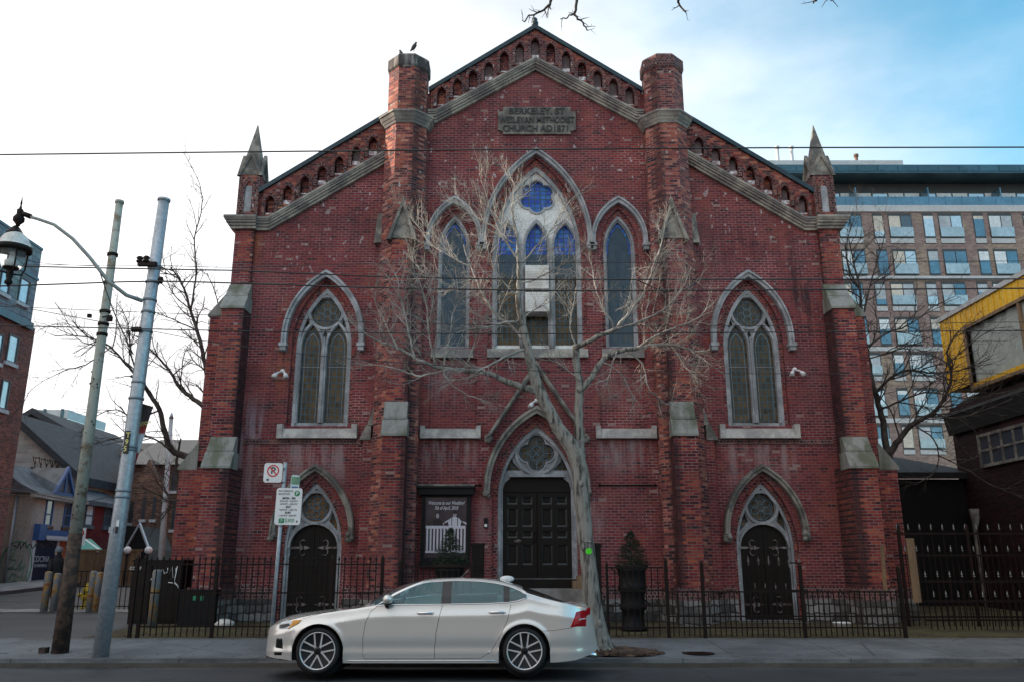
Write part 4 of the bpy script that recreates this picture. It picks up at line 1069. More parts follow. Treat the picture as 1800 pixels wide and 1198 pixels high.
# lamp arm and lantern
A = [(250, 529, 15.45), (222, 519, 15.2), (190, 494, 15.0), (158, 453, 14.85), (128, 420, 14.75), (95, 395, 14.68), (66, 385, 14.62), (48, 380, 14.6)]
ap = [pt(*a) for a in A]
m = MB(); m.tube(ap, [.040, .038, .036, .034, .033, .032, .031, .031], 10); arm = m.build('lamp_arm', plain('grey_green_arm_paint', (.36, .38, .35), .5, scale=5), tp)
L0 = pt(34, 380, 14.6); lx, ly, lz = L0.x, L0.y, L0.z
m = MB(); m.tube([pt(54, 381, 14.6), pt(36, 374, 14.6)], [.05, .045], 10)
m.lathe([(.035, -.20), (.04, -.17), (.10, -.10), (.10, -.04), (.05, .04), (.055, .06), (.055, .13), (.03, .14), (.012, .22), (.02, .25), (.003, .40)], (lx, ly, lz), 16)
m.lathe([(.15, -.38), (.14, -.34), (.09, -.26), (.035, -.20)], (lx - .03, ly, lz), 16)
m.build('arm_fitting', M['iron'], arm)
c = pt(24, 440, 14.6); cx_, cy_, cz_ = c.x, c.y, c.z
lan = MB(); lan.lathe([(.30, .02), (.30, .04), (.275, .06), (.26, .13), (.20, .25), (.10, .33), (.09, .37), (.09, .36)], (cx_, cy_, cz_ + .02), 24); lt = lan.build('lantern_hood', M['acwhite'], tp)
m = MB(); m.lathe([(.285, -.03), (.31, -.02), (.31, .06), (.285, .07)], (cx_, cy_, cz_ + .0), 24)
for k in range(4):
    a = math.pi / 4 + k * math.pi / 2; m.tube([(cx_ + .25 * math.cos(a), cy_ + .25 * math.sin(a), cz_), (cx_ + .235 * math.cos(a), cy_ + .235 * math.sin(a), cz_ - .33), (cx_ + .19 * math.cos(a), cy_ + .19 * math.sin(a), cz_ - .45), (cx_ + .06 * math.cos(a), cy_ + .06 * math.sin(a), cz_ - .46)], .017, 6)
m.lathe([(.01, -.72), (.02, -.70), (.02, -.68), (.065, -.66), (.07, -.62), (.045, -.57), (.06, -.52), (.06, -.42), (.03, -.38), (.12, -.37), (.14, -.34)], (cx_, cy_, cz_), 14)
m.build('lantern_cage', M['iron'], lt)
m = MB(); m.lathe([(.15, -.36), (.20, -.28), (.225, -.10), (.23, 0)], (cx_, cy_, cz_), 24); m.build('lantern_glass', M['lampglass'], lt)
m = MB(); m.lathe([(.10, -.33), (.11, -.22), (.06, -.17), (.05, -.02)], (cx_, cy_, cz_), 14); m.build('lamp_bulb', M['white'], lt)
# banner on the far side of the pole
b0, b1 = pt(251, 708, 15.75), pt(266, 721, 15.75); c0, c1 = pt(233, 822, 15.75), pt(236, 800, 15.75)
ban = NT('street_banner_cloth'); P = ban.sep(ban.pos())
zt, zb = b0.z, c0.z
colb = ban.ramp(ban.math('DIVIDE', ban.math('SUBTRACT', P[2], zb), zt - zb), [(0, (.25, .02, .03)), (.22, (.30, .03, .03)), (.26, (.62, .62, .64)), (.50, (.60, .60, .63)), (.54, (.35, .04, .03)), (.62, (.25, .03, .02)), (.70, (.022, .018, .02)), (1, (.03, .022, .022))])
ban.set(colb, .7); M['banner'] = ban.m
zx = lambda f: (b0.x + (c0.x - b0.x) * f, zt + (zb - zt) * f)
m = MB(); n = 8; vs = []
for i in range(n + 1):
    f = i / n; x0 = b0.x + (c0.x - b0.x) * f - .02; x1 = b1.x + (c1.x - b1.x) * f + .05 * (1 - f); z = zt + (zb - zt) * f
    for q in range(4):
        x = x0 + (x1 - x0) * q / 3; vs.append((x, 15.72 + .03 * math.sin(q * 1.4 + i * .6), z - .05 * q / 3 * 1.5)); 
    for q in range(4):
        x = x0 + (x1 - x0) * q / 3; vs.append((x, 15.735 + .03 * math.sin(q * 1.4 + i * .6), z - .05 * q / 3 * 1.5))
fs = []
for i in range(n):
    for q in range(3): fs += [(i * 8 + q, i * 8 + q + 1, i * 8 + 8 + q + 1, i * 8 + 8 + q), (i * 8 + 4 + q, i * 8 + 12 + q, i * 8 + 13 + q, i * 8 + 5 + q)]
m.add(vs, fs, True); bo = m.build('banner', M['banner'], tp)
text('CUSTOM', .10, (b1.x - .10, 15.66, zt - .42), M['platefig'], bo, 'banner_lettering', .002, rot=(R(90), R(-14), 0), sx=.8)
# second, older pole
wb, wt = pt(106, 1140, 16.0), pt(210, 358, 16.0); wb.z = gz(16.0)
wp = thing('utility_pole', 'pitted grey-green old pole with rusty foot standing left of the lamp pole', 'utility pole', wb)
m = MB(); m.tube([along(wb, wt, .24), along(wb, wt, .5), wt], [.115, .098, .072], 18); dw = (wt - wb).normalized(); m.tube([wt, wt + dw * .06], [.088, .088], 18); m.build('pole', M['woodpole'], wp)
m = MB(); m.tube([wb - dw * .1, along(wb, wt, .24)], [.150, .122], 18); m.build('pole_foot', M['rustpole'], wp)
rnd = random.Random(2); m = MB()
for i in range(46):
    f = rnd.uniform(.02, .62); p = along(wb, wt, f); r_ = (.150 - .055 * f / .6) + .004; a = rnd.uniform(math.pi * 1.05, math.pi * 1.95); s = rnd.uniform(.008, .02)
    m.ball((p.x + r_ * math.cos(a), p.y + r_ * math.sin(a), p.z), s, 6, (1, .4, 1.2))
m.build('rust_spot', M['rustpole'], wp)['kind'] = 'stuff'
m = MB(); g0 = gz(16)
m.box(wb.x - .34, wb.x - .22, 15.9, 16.05, g0 - .02, g0 + .10); m.build('pole_base_block', M['rustpole'], wp)
# fittings on the old pole, and a stay between the poles
def wz(py):
    lo, hi = 0, 1
    for _ in range(30):
        mid = (lo + hi) / 2
        if Q_y(along(wb, wt, mid)) > py: lo = mid
        else: hi = mid
    return along(wb, wt, lo)
m = MB()
for py in (448, 498, 548, 570, 588): p = wz(py); m.tube([p - dw * .03, p + dw * .03], [.105, .105], 14)
p = wz(560); m.box(p.x - .30, p.x - .23, 15.9, 15.96, p.z, p.z + .07); m.box(p.x + .12, p.x + .20, 15.85, 15.95, p.z - .08, p.z + .02); m.tube([(p.x, 15.9, p.z), (p.x + .2, 15.9, p.z + .04)], .012, 5)
m.build_each('pole_clamp', M['iron'], wp)
def wire(name, label, pts, Y, r, sag=0, extend=True):
    P3 = []
    for q in pts: P3.append(pt(q[0], q[1], q[2] if len(q) > 2 else Y))
    if extend:
        a, b = P3[0], P3[1]; P3.insert(0, a + (a - b).normalized() * 12)
        a, b = P3[-1], P3[-2]; P3.append(a + (a - b).normalized() * 14)
    out = []
    for i in range(len(P3) - 1):
        p0 = P3[max(i - 1, 0)]; p1 = P3[i]; p2 = P3[i + 1]; p3 = P3[min(i + 2, len(P3) - 1)]
        for k in range(6):
            t = k / 6; out.append(.5 * ((2 * p1) + (p2 - p0) * t + (2 * p0 - 5 * p1 + 4 * p2 - p3) * t * t + (3 * p1 - p0 - 3 * p2 + p3) * t ** 3))
    out.append(P3[-1])
    m = MB(); m.tube(out, r, 6); o = m.build(name, M['cable']); return tag(o, label, 'cable', 'overhead cables along the street')
wire('overhead_cable', 'highest black overhead cable, crossing just below the church name plaque', [(0, 272), (450, 267), (900, 263), (1350, 260), (1800, 259)], 11.0, .0105)
wire('overhead_cable', 'thin black cable second from the top, passing above the pair of thick cables', [(60, 466), (268, 467), (420, 470), (640, 464), (900, 462), (1300, 461), (1800, 459)], 15.4, .006)
wire('overhead_cable', 'upper of the two thick black cables passing in front of the air conditioners', [(268, 473), (420, 476), (640, 485), (850, 490), (1060, 491.5), (1800, 490.5)], 15.35, .0135, extend=True)
wire('overhead_cable', 'lower of the two thick black cables passing in front of the air conditioners', [(0, 503), (256, 495), (420, 498), (640, 505), (870, 509.5), (1100, 511), (1800, 507)], 15.3, .0145)
wire('overhead_cable', 'thin black cable crossing just above the thick cable at the window sills', [(300, 551), (420, 556), (640, 566), (900, 571), (1260, 573), (1800, 566)], 15.45, .006)
wire('overhead_cable', 'thick black cable crossing the tall windows a little above their sills', [(0, 572), (250, 578), (520, 583), (900, 586.5), (1300, 584), (1800, 581)], 15.3, .011)
wire('overhead_cable', 'lowest thin black cable, crossing below the sills of the centre windows', [(180, 566), (380, 602), (640, 632), (1000, 653), (1400, 656), (1800, 656)], 15.5, .007)
wire('cable_loop', 'drooping black loop of cable hanging between the two thick cables on the right', [(1118, 491.5), (1135, 499), (1158, 509), (1178, 512.5), (1205, 507), (1224, 496), (1232, 491.5)], 15.3, .012, extend=False)
wire('overhead_cable', 'slack thin cable from the old pole down to the lamp pole', [(172, 468, 15.9), (200, 548, 15.7), (234, 622, 15.5)], 15.5, .012, extend=False)
wire('overhead_cable', 'thin cable slanting from the left edge in front of the lantern glass', [(-60, 425), (0, 441), (70, 462), (175, 468, 15.9)], 14.2, .005, extend=False)
wire('overhead_cable', 'pale thin cable low at the left edge in front of the cream house', [(-60, 852), (12, 858), (90, 872), (130, 880)], 20, .012, extend=False)
wire('overhead_cable', 'second pale thin cable low at the left edge, just above the street door', [(-60, 862), (60, 872), (130, 884), (205, 868)], 20, .010, extend=False)

# parking sign post
sb, stp = pt(474, 1150, 15.65), pt(502, 812, 15.65); sb.z = gz(15.65) + .004
sp_ = thing('sign_post', 'leaning grey steel post with three parking signs in front of left door', 'sign post', sb)
m = MB(); m.tube([sb, stp], .036, 14); m.build('post', M['galv'], sp_)
ds = (stp - sb).normalized(); tilt = math.atan2(stp.x - sb.x, stp.z - sb.z)
def sign(name, px, py, w, h, y, body=None, yaw=0, mat='signwhite', rr=.05):
    c = pt(px, py, y); m = MB(); o = []
    for qx, qz, a0 in ((w / 2 - rr, h / 2 - rr, 0), (-w / 2 + rr, h / 2 - rr, 1), (-w / 2 + rr, -h / 2 + rr, 2), (w / 2 - rr, -h / 2 + rr, 3)):
        for i in range(5):
            a = math.pi / 2 * (a0 + i / 4); o.append((qx + rr * math.cos(a), qz + rr * math.sin(a)))
    m.prism_y(o, -.004, .004)
    mtx = Matrix.Translation(c) @ Matrix.Rotation(yaw, 4, 'Z') @ Matrix.Rotation(tilt, 4, 'Y')
    for i, v in enumerate(m.v): m.v[i] = tuple(mtx @ Vector(v))
    ob = m.build(name, M[mat], sp_); return ob, mtx
def mark(fn, mtx, mat, parent, name='printed_mark'):
    m = MB(); fn(m)
    for i, v in enumerate(m.v): m.v[i] = tuple(mtx @ Vector(v))
    return m.build(name, mat, parent)
def stext(body, size, x, z, mtx, mat, parent, y=-.0065, align='CENTER', sx=1, bold=0):
    o = text(body, size, (0, 0, 0), mat, None, 'sign_lettering', .001, sx=sx, align=align, bold=bold)
    o.data.transform(mtx @ Matrix.Translation((x, y, z))); adopt(o, parent); return o
o, mt = sign('no_parking_sign', 480, 830, .34, .36, 15.56)
def ring(m):
    a = [2 * math.pi * i / 30 for i in range(31)]
    m.ribbon([(-.0 + .088 * math.cos(t), .035 + .088 * math.sin(t)) for t in a], [(.112 * math.cos(t), .035 + .112 * math.sin(t)) for t in a], -.007, -.004)
    m.prism_y([(-.085, .105), (-.068, .12), (.085, -.035), (.068, -.05)][::-1], -.0078, -.004)
stext('P', .17, 0, .035, mt, M['signblack'], o, -.0055, bold=.004); mark(ring, mt, M['signred'], o)
mark(lambda m: (m.prism_y([(-.12, -.13), (-.07, -.16), (-.07, -.10)], -.006, -.004)), mt, M['signblack'], o)
o, mt = sign('green_parking_sign', 518, 856, .17, .46, 15.63, yaw=R(38))
mark(lambda m: m.box(-.08, .08, -.006, -.004, .06, .20), mt, plain('pale_green_print', (.25, .38, .22), .5), o)
mark(lambda m: m.box(-.06, .06, -.006, -.004, -.04, .02), mt, plain('blue_print', (.12, .2, .42), .5), o)
mark(lambda m: m.box(-.06, .06, -.006, -.004, -.17, -.08), mt, plain('grey_print', (.35, .38, .40), .5), o)
o, mt = sign('pay_parking_sign', 507, 889, .475, .665, 15.56, rr=.05)
stext('PAY PARKING', .042, -.20, .275, mt, M['signblack'], o, align='LEFT'); stext('ENFORCED', .042, -.20, .222, mt, M['signblack'], o, align='LEFT')
def disc(m): m.prism_y([(.145 + .052 * math.cos(2 * math.pi * i / 20), .235 + .052 * math.sin(2 * math.pi * i / 20)) for i in range(20)], -.006, -.004)
mark(disc, mt, M['signgreen'], o); stext('P', .085, .145, .235, mt, M['signwhite'], o, -.008, bold=.002)
for i, (body, sz, bd) in enumerate((('MON - FRI', .052, .002), ('8:00 AM - 4:00 PM', .042, 0), ('6:00 PM - 9:00 PM', .042, 0), ('SAT', .05, .002), ('8:00 AM - 6:00 PM', .042, 0), ('SUN', .05, .002), ('1:00 PM - 9:00 PM', .042, 0))):
    stext(body, sz, 0, .145 - i * .052, mt, M['signblack'], o, bold=bd)
mark(lambda m: m.box(-.155, -.055, -.006, -.004, -.30, -.215), mt, M['signgreen'], o); stext('P', .07, -.105, -.257, mt, M['signwhite'], o, -.008)
stext('5305', .09, .045, -.255, mt, M['signgreen'], o, bold=.001); mark(lambda m: m.prism_y([(.20, -.27), (.165, -.245), (.165, -.295)][::-1], -.006, -.004), mt, M['signblack'], o)
m = MB()
for py in (822, 846, 868, 880): p = pt(500 - (py - 822) * .07, py, 15.65); m.tube([p - ds * .015, p + ds * .015], [.045, .045], 12)
m.build_each('post_clamp', M['galv'], sp_)

# ------------------------------------------------------------------ iron fences
def picket(m, x, y, z0, z1, r=.010, spear=True):
    m.box(x - r, x + r, y - r, y + r, z0, z1)
    if spear:
        m.add([(x - .026, y, z1 + .03), (x + .026, y, z1 + .03), (x, y - .012, z1 + .03), (x, y + .012, z1 + .03), (x, y, z1 + .11), (x, y, z1 - .01)],
              [(0, 2, 4), (2, 1, 4), (1, 3, 4), (3, 0, 4), (2, 0, 5), (1, 2, 5), (3, 1, 5), (0, 3, 5)])
def railing(parent, x0, x1, y, z0, z1, rails, pitch=.125, spear=True, y1=None, brace=False):
    m = MB(); y1 = y if y1 is None else y1; L = math.hypot(x1 - x0, y1 - y); n = max(1, round(L / pitch)); rn = random.Random(int(x0 * 31))
    for i in range(1, n):
        f = i / n; picket(m, x0 + (x1 - x0) * f + rn.uniform(-.004, .004), y + (y1 - y) * f, z0 + .03, z1 + rn.uniform(-.012, .012), spear=spear)
    for z in rails:
        a = Vector((x0, y, z)); b = Vector((x1, y1, z)); nrm = (b - a).cross(Vector((0, 0, 1))).normalized() * .016; u = Vector((0, 0, .014))
        m.hexa([a - nrm - u, b - nrm - u, b + nrm - u, a + nrm - u], [a - nrm + u, b - nrm + u, b + nrm + u, a + nrm + u])
    if brace: m.tube([(x0 + .05, y, rails[-1]), (x0 + (x1 - x0) * .75, y + (y1 - y) * .75, rails[1])], .014, 5)
    return m.build('railing_panel', M['iron'], parent)
def fpost(parent, x, y, z0, z1, w=.032):
    m = MB(); m.box(x - w, x + w, y - w, y + w, z0 - .1, z1); m.prism_z([(x - w, y - w), (x + w, y - w), (x + w, y + w), (x - w, y + w)], z1, z1 + .07, scale_top=.1)
    return m.build('fence_post', M['iron'], parent)
FY = 17.97; g0 = gz(FY)
fl = thing('iron_fence', 'tall black spiked iron fence along the pavement left of the entrance', 'fence', (at(228, 1115, FY)[0], FY, g0))
xs = [at(px, 1110, FY)[0] for px in (228, 242, 372, 478, 578, 668)]
for x in xs: fpost(fl, x, FY, g0, g0 + 1.58)
for a, b in list(zip(xs, xs[1:]))[1:]: railing(fl, a, b, FY, g0, g0 + 1.52, [g0 + .22, g0 + .88, g0 + 1.45])
fr = thing('iron_fence', 'low black iron fence with taller posts along the pavement right of the tree', 'fence', (at(1176, 1115, FY)[0], FY, g0))
xs = [at(px, 1115, FY)[0] for px in (1070, 1176, 1240, 1416, 1592)]
for i, x in enumerate(xs[1:]): fpost(fr, x, FY, g0, g0 + 1.52 - .05 * i)
for a, b in list(zip(xs, xs[1:]))[1:]: railing(fr, a, b, FY, g0, g0 + .92, [g0 + .2, g0 + .42, g0 + .9], pitch=.105, spear=False)
gr = thing('iron_gate', 'rusty black iron gate leaf with diagonal brace standing open beside right planter', 'gate', (xs[0], FY, g0))
fpost(gr, xs[0], FY + .02, g0, g0 + 1.45, .026)
railing(gr, xs[0] + .03, xs[1] - .05, FY + .02, g0, g0 + 1.36, [g0 + .2, g0 + .62, g0 + .92, g0 + 1.38], spear=False, brace=True)
gl = thing('iron_gate', 'rusty black iron gate leaf standing open behind the car beside left planter', 'gate', (at(700, 1110, FY)[0], FY, g0))
xa, xb = at(700, 1110, FY)[0], at(828, 1110, FY)[0]
fpost(gl, xb, FY + .02, g0, g0 + 1.45, .026); railing(gl, xa, xb - .03, FY + .02, g0, g0 + 1.36, [g0 + .2, g0 + .62, g0 + .92, g0 + 1.40], spear=True)
m = MB(); m.tube([(xb - .05, FY + .02, g0 + 1.35), (xb - .75, FY + .02, g0 + .65)], .018, 5); m.build('gate_brace', M['hinge'], gl)
fpost(gl, xa, FY + .02, g0, g0 + 1.5, .03)
# gate barred across the right-hand door
M['finial'] = plain('white_painted_finial', (.30, .31, .31), .6, vary=.3, scale=12)
dg = thing('door_grille', 'black iron grille with pale spear tips closed before the right side door', 'gate', (XC + 5.69, 21.0, .26))
m = MB(); gx = XC + 5.69
for k in range(6):
    x = gx - .62 + k * .248; m.box(x - .011, x + .011, 20.98, 21.0, .3, 1.55)
for z in (.36, 1.02, 1.66): m.box(gx - .70, gx + .70, 20.99, 21.02, z - .018, z + .018)
for k in range(11): x = gx - .62 + k * .124; m.box(x - .008, x + .008, 20.995, 21.01, .3, 1.05)
m.build('grille', M['iron'], dg)
m = MB()
for k in range(6):
    x = gx - .62 + k * .248; m.add([(x - .03, 20.99, 1.70), (x + .03, 20.99, 1.70), (x, 20.97, 1.70), (x, 21.01, 1.70), (x, 20.99, 1.84), (x, 20.99, 1.58)], [(0, 2, 4), (2, 1, 4), (1, 3, 4), (3, 0, 4), (2, 0, 5), (1, 2, 5), (3, 1, 5), (0, 3, 5)])
    x2 = x + .124
    if k < 5: m.add([(x2 - .022, 20.99, 1.10), (x2 + .022, 20.99, 1.10), (x2, 20.975, 1.10), (x2, 21.005, 1.10), (x2, 20.99, 1.2), (x2, 20.99, 1.04)], [(0, 2, 4), (2, 1, 4), (1, 3, 4), (3, 0, 4), (2, 0, 5), (1, 2, 5), (3, 1, 5), (0, 3, 5)])
m.build('spear_tip', M['hinge'], dg)['kind'] = 'stuff'
# tall spiked fence right of the church
tf = thing('spiked_fence', 'tall black fence with rows of pale spear tips right of the church', 'fence', (12.5, 19.6, gz(19.6)))
def tips(row_px, y, x0, x1, zt, pitch, low):
    m = MB(); f = MB(); n = round((x1 - x0) / pitch)
    for i in range(n + 1):
        x = x0 + i * pitch; z = zt - (low if i % 2 else 0)
        m.box(x - .009, x + .009, y - .009, y + .009, .25, z)
        f.add([(x - .018, y, z + .03), (x + .018, y, z + .03), (x, y - .014, z + .03), (x, y + .014, z + .03), (x, y, z + .12), (x, y, z)], [(0, 2, 4), (2, 1, 4), (1, 3, 4), (3, 0, 4), (2, 0, 5), (1, 2, 5), (3, 1, 5), (0, 3, 5)])
        f.box(x - .015, x + .015, y - .015, y + .015, z - .02, z + .0)
    return m, f
for y, zt, low in ((20.3, 2.45, .50), (19.2, 1.38, .42)):
    x0 = at(1578 if y > 20 else 1618, 940, y)[0]
    m, f = tips(0, y, x0, 17.5, zt, .135, low)
    for z in (.45, zt - low - .12, zt - .12): m.box(x0 - .1, 17.6, y - .016, y + .016, z - .02, z + .02)
    m.build('railing_panel', M['iron'], tf); f.build('spear_tip', M['finial'], tf)['kind'] = 'stuff'
for px in (1580, 1700): x = at(px, 940, 20.3)[0]; fpost(tf, x, 20.3, .25, 2.5)
M['lumber'] = plain('raw_lumber', (.30, .20, .11), .8, scale=3, c2=(.20, .13, .075), streak=True)
def board(label, p0, p1, w, Y):
    a, b = pt(p0[0], p0[1], Y), pt(p1[0], p1[1], Y - .12); m = MB(); u = Vector((w / 2, 0, 0)); t = Vector((0, .05, 0))
    m.hexa([a - u, a + u, a + u + t, a - u + t], [b - u, b + u, b + u + t, b - u + t]); return tag(m.build('timber_post', M['lumber']), label, 'post')
board('raw timber post strapped upright to the spiked fence beside the church corner', (1614, 1058), (1600, 945), .16, 19.05)
board('thin raw timber strip leaning on the fence against the church corner', (1557, 1038), (1551, 957), .07, 19.9)

# ------------------------------------------------------------------ entrance: slabs, planters, conifers, notice board
for px0, px1, lab in ((829, 850, 'black timber gate post standing left of the church steps'), (1037, 1056, 'black timber gate post standing right of the church steps')):
    a = at(px0, 960, 19.4)[0]; b = at(px1, 960, 19.4)[0]; m = MB(); m.box(a, b, 19.4, 19.95, .2, 2.03); m.box(a - .02, b + .02, 19.38, 19.97, 2.03, 2.09)
    for i in range(3): m.box(a + .02, b - .02, 19.385, 19.40, .5 + i * .5, .56 + i * .5)
    tag(m.build('gate_post', M['blackdoor']), lab, 'post')
PS_ = .76
def planter(px, lab):
    x = at(px, 990, 19.4)[0]; t = thing('planter', lab, 'planter', (x, 19.4, gz(19.4)), 'tall black planters flanking the steps')
    m = MB(); m.lathe([(r_ * PS_, h_) for r_, h_ in [(.38, .0), (.40, .05), (.34, .10), (.31, .30), (.34, .42), (.40, .47), (.37, .52), (.35, .72), (.40, .84), (.44, .90), (.40, .96), (.38, 1.12), (.42, 1.26), (.46, 1.32)]], (x, 19.4, gz(19.4) + .0), 20); m.build('urn', M['black'], t)
    m = MB(); m.lathe([(r_ * PS_, h_) for r_, h_ in [(.46, 1.32), (.49, 1.34), (.49, 1.39), (.46, 1.41), (.42, 1.40)]], (x, 19.4, gz(19.4)), 20); m.build('rim', M['blackdoor'], t)
    return x
def conifer(x, y, z, h, w, lab, seed):
    rn = random.Random(seed); t = thing('conifer', lab, 'shrub', (x, y, z)); 
    m = MB(); m.tube([(x, y, z - .05), (x + .01, y, z + h * .6), (x, y, z + h)], [.025, .015, .004], 6); m.build('trunk', M['darkbark'], t)
    m = MB()
    for i in range(330):
        f = rn.random() ** 1.35; zz = z + f * h * .97; rr = w * (1 - f) ** .8 * rn.uniform(.75, 1.1) + .02; a = rn.uniform(0, 6.28)
        d = Vector((math.cos(a), math.sin(a), rn.uniform(.05, .5))); tip = Vector((x, y, zz)) + Vector((d.x * rr, d.y * rr, d.z * rr * .6)); st = Vector((x, y, zz)) + (tip - Vector((x, y, zz))) * rn.uniform(.15, .5)
        for k in range(7):
            q = st + (tip - st) * (k / 6); s = (tip - st).normalized()
            for e in range(3):
                n_ = Vector((rn.gauss(0, 1), rn.gauss(0, 1), rn.gauss(0, 1))).normalized(); v = (s * .6 + n_ * .7).normalized() * rn.uniform(.03, .055); wv = v.cross(Vector((rn.random(), rn.random(), 1))).normalized() * .006
                m.add([q - wv, q + wv, q + v], [(0, 1, 2)])
    m.build('crown', M['needle'], t)
M['needle'] = plain('spruce_needles', (.055, .095, .050), .7, scale=9, c2=(.020, .045, .028))
x = planter(791, 'tall black tiered planter in front of the wedding notice board'); conifer(x, 19.4, gz(19.4) + 1.36, .86, .42, 'small dark spruce in the planter below the wedding notice board', 1)
x = planter(1110, 'tall black tiered planter behind the open gate right of the tree'); conifer(x, 19.4, gz(19.4) + 1.36, .80, .40, 'small dark spruce in the planter to the right of the tree', 4)
for px, z, lab, sz in ((480, 0, '', 0),): pass
# wedding notice board
M['postdark'] = plain('poster_dark_print', (.035, .022, .032), .3, scale=3, c2=(.055, .035, .045))
M['postwhite'] = plain('poster_white_print', (.66, .64, .72), .3, vary=.08)
M['postgrey'] = plain('poster_grey_print', (.24, .22, .26), .3, vary=.2)
M['postskin'] = plain('poster_face_print', (.42, .38, .42), .3, vary=.1); M['posthair'] = plain('poster_hair_print', (.012, .008, .012), .3, vary=.1)
na, nb = XC - 2.96, XC - 1.72; zb0, zt0 = 1.66, 3.32; NY = YF - .16
nbd = thing('notice_board', 'black framed wedding notice board hung on the brick left of the great door', 'notice board', ((na + nb) / 2, NY, zb0))
m = MB(); m.plate(rect(na, nb, zb0, zt0), [rect(na + .10, nb - .10, zb0 + .12, zt0 - .05)], NY, YF - .002); m.box(na - .07, nb + .07, NY - .10, YF - .003, zt0, zt0 + .16); m.box(na - .11, nb + .11, NY - .14, YF - .004, zt0 + .16, zt0 + .21); m.box(na - .03, nb + .03, NY - .05, YF - .004, zb0 - .07, zb0)
m.build('frame', M['black'], nbd)
m = MB(); m.box(na - .09, nb + .09, NY - .1, YF - .005, zt0 + .21, zt0 + .26); m.build('stone_hood', M['oldstone'], nbd)
m = MB(); m.box(na + .10, nb - .10, NY + .05, NY + .06, zb0 + .12, zt0 - .05); po = m.build('poster', M['postdark'], nbd)
y = NY + .046; cxn = (na + nb) / 2
text('Welcome to our Wedding!', .125, (cxn, y, zb0 + 1.46), M['postwhite'], po, 'poster_lettering', .001, shear=.35, sx=.66, bold=.002)
text('7th of April, 2018', .125, (cxn, y, zb0 + 1.335), M['postwhite'], po, 'poster_lettering', .001, shear=.35, sx=.66, bold=.002)
def flat(polys, mat, nm, yy):
    m = MB()
    for p in polys: m.prism_y(p, yy - .001, yy + .003)
    return m.build(nm, mat, po)
def ell(cx, cz, a, b, n=14): return [(cx + a * math.cos(2 * math.pi * i / n), cz + b * math.sin(2 * math.pi * i / n)) for i in range(n)]
zr_ = zb0 + .90; k_ = .72
wx, mx_ = cxn - .21, cxn + .22
def fig(ox, pts): return [(ox + a * k_, zr_ + b * k_) for a, b in pts]
flat([rect(na + .12, nb - .12, zb0 + .16, zr_ + .03)], M['postgrey'], 'printed_porch', y + .0055)
flat([fig(mx_, [(-.20, 0), (.20, 0), (.24, .16), (.13, .27), (.05, .30), (-.05, .30), (-.13, .27), (-.24, .16)]), fig(mx_, [(.24, .16), (.13, .26), (.40, .02), (.46, .06), (.40, .12)][::-1]), fig(mx_, [(-.22, .16), (-.13, .26), (-.40, .10), (-.40, .03)])], M['postwhite'], 'printed_man_shirt', y + .004)
flat([fig(mx_, ell0) for ell0 in ([(.065 * math.cos(t), .385 + .095 * math.sin(t)) for t in [2 * math.pi * i / 16 for i in range(16)]],)], M['postskin'], 'printed_man_face', y + .001)
flat([fig(mx_, [(-.07, .42), (-.05, .41), (.05, .41), (.07, .42), (.06, .49), (0, .51), (-.06, .49)])], M['posthair'], 'printed_man_hair', y - .001); flat([fig(mx_, [(-.05, .385), (.05, .385), (.05, .40), (-.05, .40)])], M['posthair'], 'printed_glasses', y - .001)
flat([fig(mx_, [(q - .012, 0), (q + .012, 0), (q + .012, .28), (q - .012, .28)]) for q in (-.10, .10)], M['posthair'], 'printed_braces', y)
flat([fig(wx, [(-.14, 0), (.14, 0), (.17, .14), (.10, .22), (.04, .25), (-.04, .25), (-.10, .22), (-.17, .14)]), fig(wx, [(.15, .18), (.10, .22), (.40, .0), (.30, .0)][::-1]), fig(wx, [(-.15, .18), (-.10, .22), (-.40, .0), (-.30, .0)])], M['posthair'], 'printed_woman_top', y + .002)
flat([fig(wx, [(.085 * math.cos(t), .34 + .12 * math.sin(t)) for t in [2 * math.pi * i / 16 for i in range(16)]])], M['posthair'], 'printed_woman_hair', y + .001)
flat([fig(wx, [(.055 * math.cos(t), .335 + .085 * math.sin(t)) for t in [2 * math.pi * i / 16 for i in range(16)]])], M['postskin'], 'printed_woman_face', y - .001)
flat([rect(na + .12, nb - .12, zr_ - .07, zr_), rect(na + .12, nb - .12, zb0 + .24, zb0 + .29)], M['postwhite'], 'printed_rail', y - .001)
flat([rect(na + .14 + i * .085, na + .185 + i * .085, zb0 + .24, zr_ - .03) for i in range(12)], M['postwhite'], 'printed_baluster', y - .0005)
# small things on and by the wall
def flood(px, py, Y, lab):
    c = pt(px, py, Y); t = thing('flood_light', lab, 'security light', c)
    m = MB(); m.lathe([(.06, 0), (.06, .05), (.03, .06)], (c.x, YF - .06, c.z + .05), 12, 'y'); m.build('wall_plate', M['white'], t)
    for e in (-1, 1):
        m = MB(); a = Vector((c.x, YF - .06, c.z + .05)); b = Vector((c.x + e * .10, YF - .16, c.z - .02)); d = Vector((e * .35, -.6, -.7)).normalized()
        m.tube([a, b, b + d * .05, b + d * .051, b + d * .18], [.02, .025, .035, .05, .068], 12); m.build('lamp_head', M['white'], t)
flood(495, 654, YF - .12, 'white twin floodlight on the brick left of the left tall window')
flood(1399, 651, YF - .12, 'white twin floodlight on the brick right of the right tall window')
flood(943, 706, YF - .12, 'white twin floodlight under the stone gable above the great door')
c = pt(854, 918, YF); m = MB(); m.box(c.x - .05, c.x + .05, YF - .05, YF + .01, c.z - .12, c.z + .12); m.mat(1).box(c.x - .035, c.x + .035, YF - .054, YF - .049, c.z - .10, c.z - .03); tag(m.build('door_bell', [M['black'], M['white']]), 'small black and white bell box on the brick left of great door', 'door bell')
